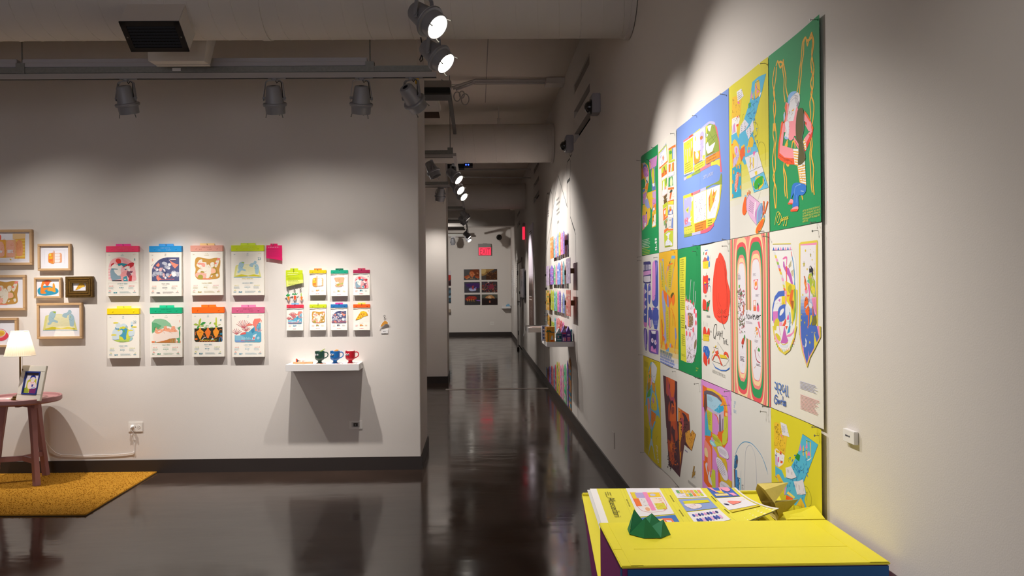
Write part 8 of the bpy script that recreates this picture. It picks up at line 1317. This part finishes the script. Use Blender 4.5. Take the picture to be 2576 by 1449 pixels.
P.r('6a5248', 0, .63, 1, 1); P.g('5a5464', .2, .06, .9, .1, 2, .5); [P.f('2e2622', [(.08+.13*k, .7), (.1+.13*k, .5+.04*(k % 3)), (.16+.13*k, .52+.05*(k % 2)), (.18+.13*k, .7)]) for k in range(6)]; P.g('d8ccc4', .1, .69, .9, .75, 2, .3); P.scrib('c8bcb4', 9, .2, .8, .8, .93, 14, 3)
P.build('banner_print', t, lambda u, v, o: V((WX-.012-o, -u, v)), eps=4e-5)
a, b = onx(1308.5, 712, .92), onx(1316, 712, .95); zt, zb = onx(1314, 674, .9).z, onx(1314, 752, .9).z
t = thing('wall_television', 'thin wall screen turned on its arm, seen edge on', 'television', (.95, (a.y+b.y)/2, zb)); d = (b-a); d.z = 0; n_ = V((d.y, -d.x, 0)).normalized(); n_ = n_ if n_.x < 0 else -n_
MB().prism([V((a.x, a.y, zb)), V((b.x, b.y, zb)), V((b.x, b.y, zt)), V((a.x, a.y, zt))], -n_*.03).build('screen', mat('screen_grey', '6e6a72', .25), t)
MB().prism([V((a.x, a.y, zb-.01))+n_*.003, V((b.x, b.y, zb-.01))+n_*.003, V((b.x, b.y, zb+.02))+n_*.003, V((a.x, a.y, zb+.02))+n_*.003], -n_*.03).build('bezel', BLACK, t)
m_ = (a+b)/2; MB().box((m_.x+.02, m_.y-.12, (zt+zb)/2-.2), (m_.x+.07, m_.y+.12, (zt+zb)/2+.2)).box((m_.x, m_.y-.05, (zt+zb)/2-.06), (WX-.01, m_.y+.02, (zt+zb)/2+.06)).box((WX-.02, m_.y-.1, (zt+zb)/2-.25), (WX, m_.y+.15, (zt+zb)/2+.25)).build('mount_arm', BLACK, t)
MB().tube([(WX-.01, m_.y, zb), (WX-.02, m_.y, .6), (WX-.05, m_.y-.15, .42), (WX-.03, m_.y-.4, .5), (WX-.01, m_.y-.45, .7)], .005).build('cable', WHITE, t)
RED = mat('exit_red', 'f02848', .4, emit=1.1); RDK = mat('exit_letter', 'a02c40', .5, emit=.25); EXB = mat('exit_housing', '8a8480', .5)
x0, z0_, x1, z1_ = rectY(1204.5, 622.5, 1235, 642.5, YE-.08); t = thing('exit_sign', 'red lit EXIT sign on the far wall', 'exit sign', ((x0+x1)/2, YE, z0_))
MB().box((x0-.02, YE-.08, z0_), (x1+.005, YE-.001, z1_+.11)).build('housing', EXB, t, bevel=.004); MB().box((x0, YE-.084, z0_+.004), (x1, YE-.08, z1_)).build('red_panel', RED, t)
vs, fs, w_ = glyphs('EXIT'); k = (z1_-z0_)*.8/.7; L_ = MB(); sx = (x1-x0)*.86/(w_*k); L_.add([V((x0+(x1-x0)*.07+a_*k*sx, YE-.0855, z0_+(z1_-z0_)*.1+b_*k)) for a_, b_ in vs], fs); o_ = L_.build('letter_exit', RDK, t)
MB().box(((x0+x1)/2-.06, YE-.07, z1_+.11), ((x0+x1)/2+.06, YE-.02, z1_+.125)).build('canopy', EXB, t)
a, b = onx(1317, 581, WX), onx(1325, 581, WX); ym = (a.y+b.y)/2; zt, zb = onx(1321, 571, WX).z, onx(1321, 602, WX).z
t = thing('exit_sign', 'red lit exit sign on the right wall beyond the banner, seen edge on', 'exit sign', (WX, ym, zb)); dx = .05; MB().box((WX-dx, ym-.1, zb), (WX, ym+.1, zt+.08)).build('housing', EXB, t, bevel=.004); MB().box((WX-dx-.003, ym-.103, zb-.002), (WX-.01, ym+.09, zt)).build('red_panel', RED, t)
p = ony(1255.7, 597, YE); t = thing('speaker_disc', 'round black device high on the far wall', 'device', p); MB().lathe((p.x, YE, p.z), (0, -1, 0), [(0, .085), (.03, .08), (.045, .055), (.05, 0)], 24).build('body', mat('device_black', '2a2622', .4), t, smooth=True); MB().lathe((p.x, YE-.046, p.z), (0, -1, 0), [(0, .03), (.006, .024), (.007, 0)], 16).build('cone', BLACK, t)
# dark prints on the far wall
def dark(label, x0, y0, x1, y1, bg, art):
    a0, b0, a1, b1 = rectY(x0, y0, x1, y1, YE-.01); t = thing('dark_print', label, 'print', ((a0+a1)/2, YE, b0), 'dark prints on the far wall'); MB().box((a0, YE-.01, b0), (a1, YE-.001, b1)).build('panel', mat('print_'+bg, bg, .5, var=.3, scale=6), t)
    P = Print(lambda x, y: (a0+(a1-a0)*x, b1-(b1-b0)*y)); art(P); P.build('artwork', t, fmapY(YE-.01), clip=(a0, b0, a1, b1), base=.001, eps=6e-5)
dark('dark print with a crouching orange figure, top left of six', 1167, 677.5, 1206, 704.5, '1e1612', lambda P: (P.f('7a3a1c', '.4 .1 .9 .0 1 .3 1 .7 .6 .6 .45 .4', 1), P.f('c86a3c', '.35 .4 .45 .2 .62 .25 .65 .5 .6 .7 .45 .7', 1), P.f('b0542c', '.0 .7 .3 .5 .35 .65 .1 .85'), P.f('c8764a', '.1 .85 .35 .6 .4 .7 .2 .95'), P.f('a84a24', '.7 .6 1 .7 1 .85 .75 .8'), P.scrib('e0a070', 12, .1, .2, .9, .9, 16, 2), P.f('6a645c', '.2 .9 .7 .85 .75 1 .2 1')))
dark('brown print with a hazy golden sky, top right of six', 1211, 677, 1250.5, 704, '2c1c12', lambda P: (P.f('a8834a', '0 0 .8 0 .5 .25 .3 .5 0 .6', 1), P.f('d0b070', '0 .05 .3 .05 .2 .4 0 .4', 1), P.f('4a2c18', '.3 .6 .5 .3 .7 .4 1 .1 1 1 .3 1', 0), P.scrib('8a5a2c', 14, .3, .2, 1, .9, 18, 4)))
dark('dark purple print with a pale blue glow, middle left of six', 1168, 709.5, 1207, 736, '1c1428', lambda P: (P.f('4a2a6a', '.1 .2 .9 .1 .95 .6 .6 .4 .3 .5', 1), P.f('b8bce0', '.3 .6 .7 .6 .75 .8 .5 .88 .35 .82', 1), P.f('7a78c8', '.35 .55 .8 .5 .75 .62 .4 .66'), P.f('a83c4a', '.5 .4 .62 .35 .6 .7 .52 .68', 1), P.f('a83c4a', '.72 .6 .8 .6 .78 .78'), P.scrib('3a3470', 12, .1, .1, .9, .6, 14, 5)))
dark('dark red print of tangled creatures, middle right of six', 1211.5, 708.5, 1250.8, 735.5, '2a1418', lambda P: (P.scrib('a84a3c', 18, .0, .1, 1, .9, 30, 6), P.scrib('d8a080', 12, .1, .5, 1, .95, 14, 7), P.f('8a3444', '.4 .4 .7 .3 .8 .6 .5 .7', 1), P.scrib('5a3a6a', 14, .1, .1, .6, .8, 14, 9), P.f('e0d0cc', '.35 .04 .5 .0 .48 .12')))
dark('dark print of a red clawed hand, bottom left of six', 1169, 741, 1208, 767, '1a1014', lambda P: (P.f('a8342c', '.05 .4 .3 .15 .7 .2 .75 .45 .4 .55 .15 .6', 1), [P.f('c89a3c', [(.15+.13*k, .45), (.22+.13*k, .45), (.2+.14*k, .75)]) for k in range(4)], P.f('8a5ac0', '.7 .5 1 .55 1 .65 .8 .62'), P.scrib('d86a3c', 10, .1, .2, .7, .5, 12, 3)))
dark('dark print of a city under a tan sky, bottom right of six', 1212, 740.5, 1251.5, 767, '1c1614', lambda P: (P.r('5a5c50', 0, 0, 1, .35), P.f('c8905c', '.25 .35 .35 .15 .6 .08 .75 .2 .8 .4', 1), P.f('e8c49a', '.4 .3 .5 .15 .6 .3 .55 .4', 1), P.f('2a1c1a', '0 .5 .1 .35 .2 .45 .3 .38 .5 .45 .7 .36 .85 .45 1 .38 1 1 0 1', 0), P.f('c87a5c', '.47 .6 .55 .6 .55 .8 .47 .8')))
dark('narrow dark print with red at its centre, half hidden by the pillar, upper', 1108, 681, 1134.5, 719, '241820', lambda P: (P.f('d8d0d4', '.6 0 1 0 1 .28 .6 .3'), P.f('b8342c', '.65 .34 .95 .3 .95 .6 .6 .66', 1), P.r('3a1c20', .6, .7, 1, 1)))
dark('narrow dark blue print half hidden by the pillar, lower', 1108, 724, 1134.5, 762.5, '14222c', lambda P: (P.f('5a7a8c', '.6 .2 1 .15 1 .35 .6 .4'), P.f('8aa8b8', '.6 .55 1 .5 1 .65 .6 .68'), P.f('3a5a6a', '.6 .8 1 .75 1 .9 .6 .9')))
x0, z0_, x1, z1_ = rectY(1110, 778, 1133, 786, YE-.15); one('small_shelf', MB().box((x0, YE-.15, z0_), (x1, YE, z1_)), mat('tan_shelf', 'a08e7a', .6), 'small tan wall shelf half hidden behind the pillar', 'shelf')
x0, z0_, x1, z1_ = rectY(1261, 771, 1286, 776, YE-.25); one('corner_shelf', MB().box((x0, YE-.25, z0_), (min(x1, WX-.02), YE, z1_)), WHITE, 'small white shelf in the far right corner', 'shelf')
p = ony(1278, 771, YE-.15); one('blue_box', MB().box((p.x-.06, YE-.2, z1_), (p.x+.05, YE-.1, z1_+.05)).box((p.x-.02, YE-.19, z1_+.05), (p.x+.03, YE-.12, z1_+.075)), mat('pale_blue_card', '7aaccc', .5), 'pale blue folded card on the far corner shelf', 'card')
for k, (yy, za, zb_) in enumerate(((22.6, 1.15, 1.95), (21.9, 1.5, 2.2), (21.3, .95, 1.7))):
    t = thing('wall_sheet', ('white sheet nearest the far corner on the right wall', 'white sheet in the middle of three near the far corner', 'white sheet closest to the double door')[k], 'paper sheet', (WX, yy, za)); MB().box((WX-.006, yy-.25, za), (WX-.0005, yy+.25, zb_)).build('sheet', WHITE, t); P = Print(lambda x, y: (-yy-.25+.5*x, zb_-(zb_-za)*y)); P.g('8a8884', .2, .2, .8, .5, 4, .3); P.build('lettering', t, lambda u, v, o: V((WX-.006-o, -u, v)))
t = thing('wall_lettering', 'vertical black lettering on the wall before the double door', 'lettering', (WX, 20.2, 1.3)); P = Print(lambda x, y: (-20.35+.3*x, 2.25-.95*y)); P.r('22201e', .1, .0, .8, .15); [P.g('2a2826', .2, .17+.06*k, .75, .21+.06*k, 1, .8) for k in range(11)]; P.r('22201e', .1, .85, .8, 1); P.build('letters', t, lambda u, v, o: V((WX-.001-o, -u, v)))
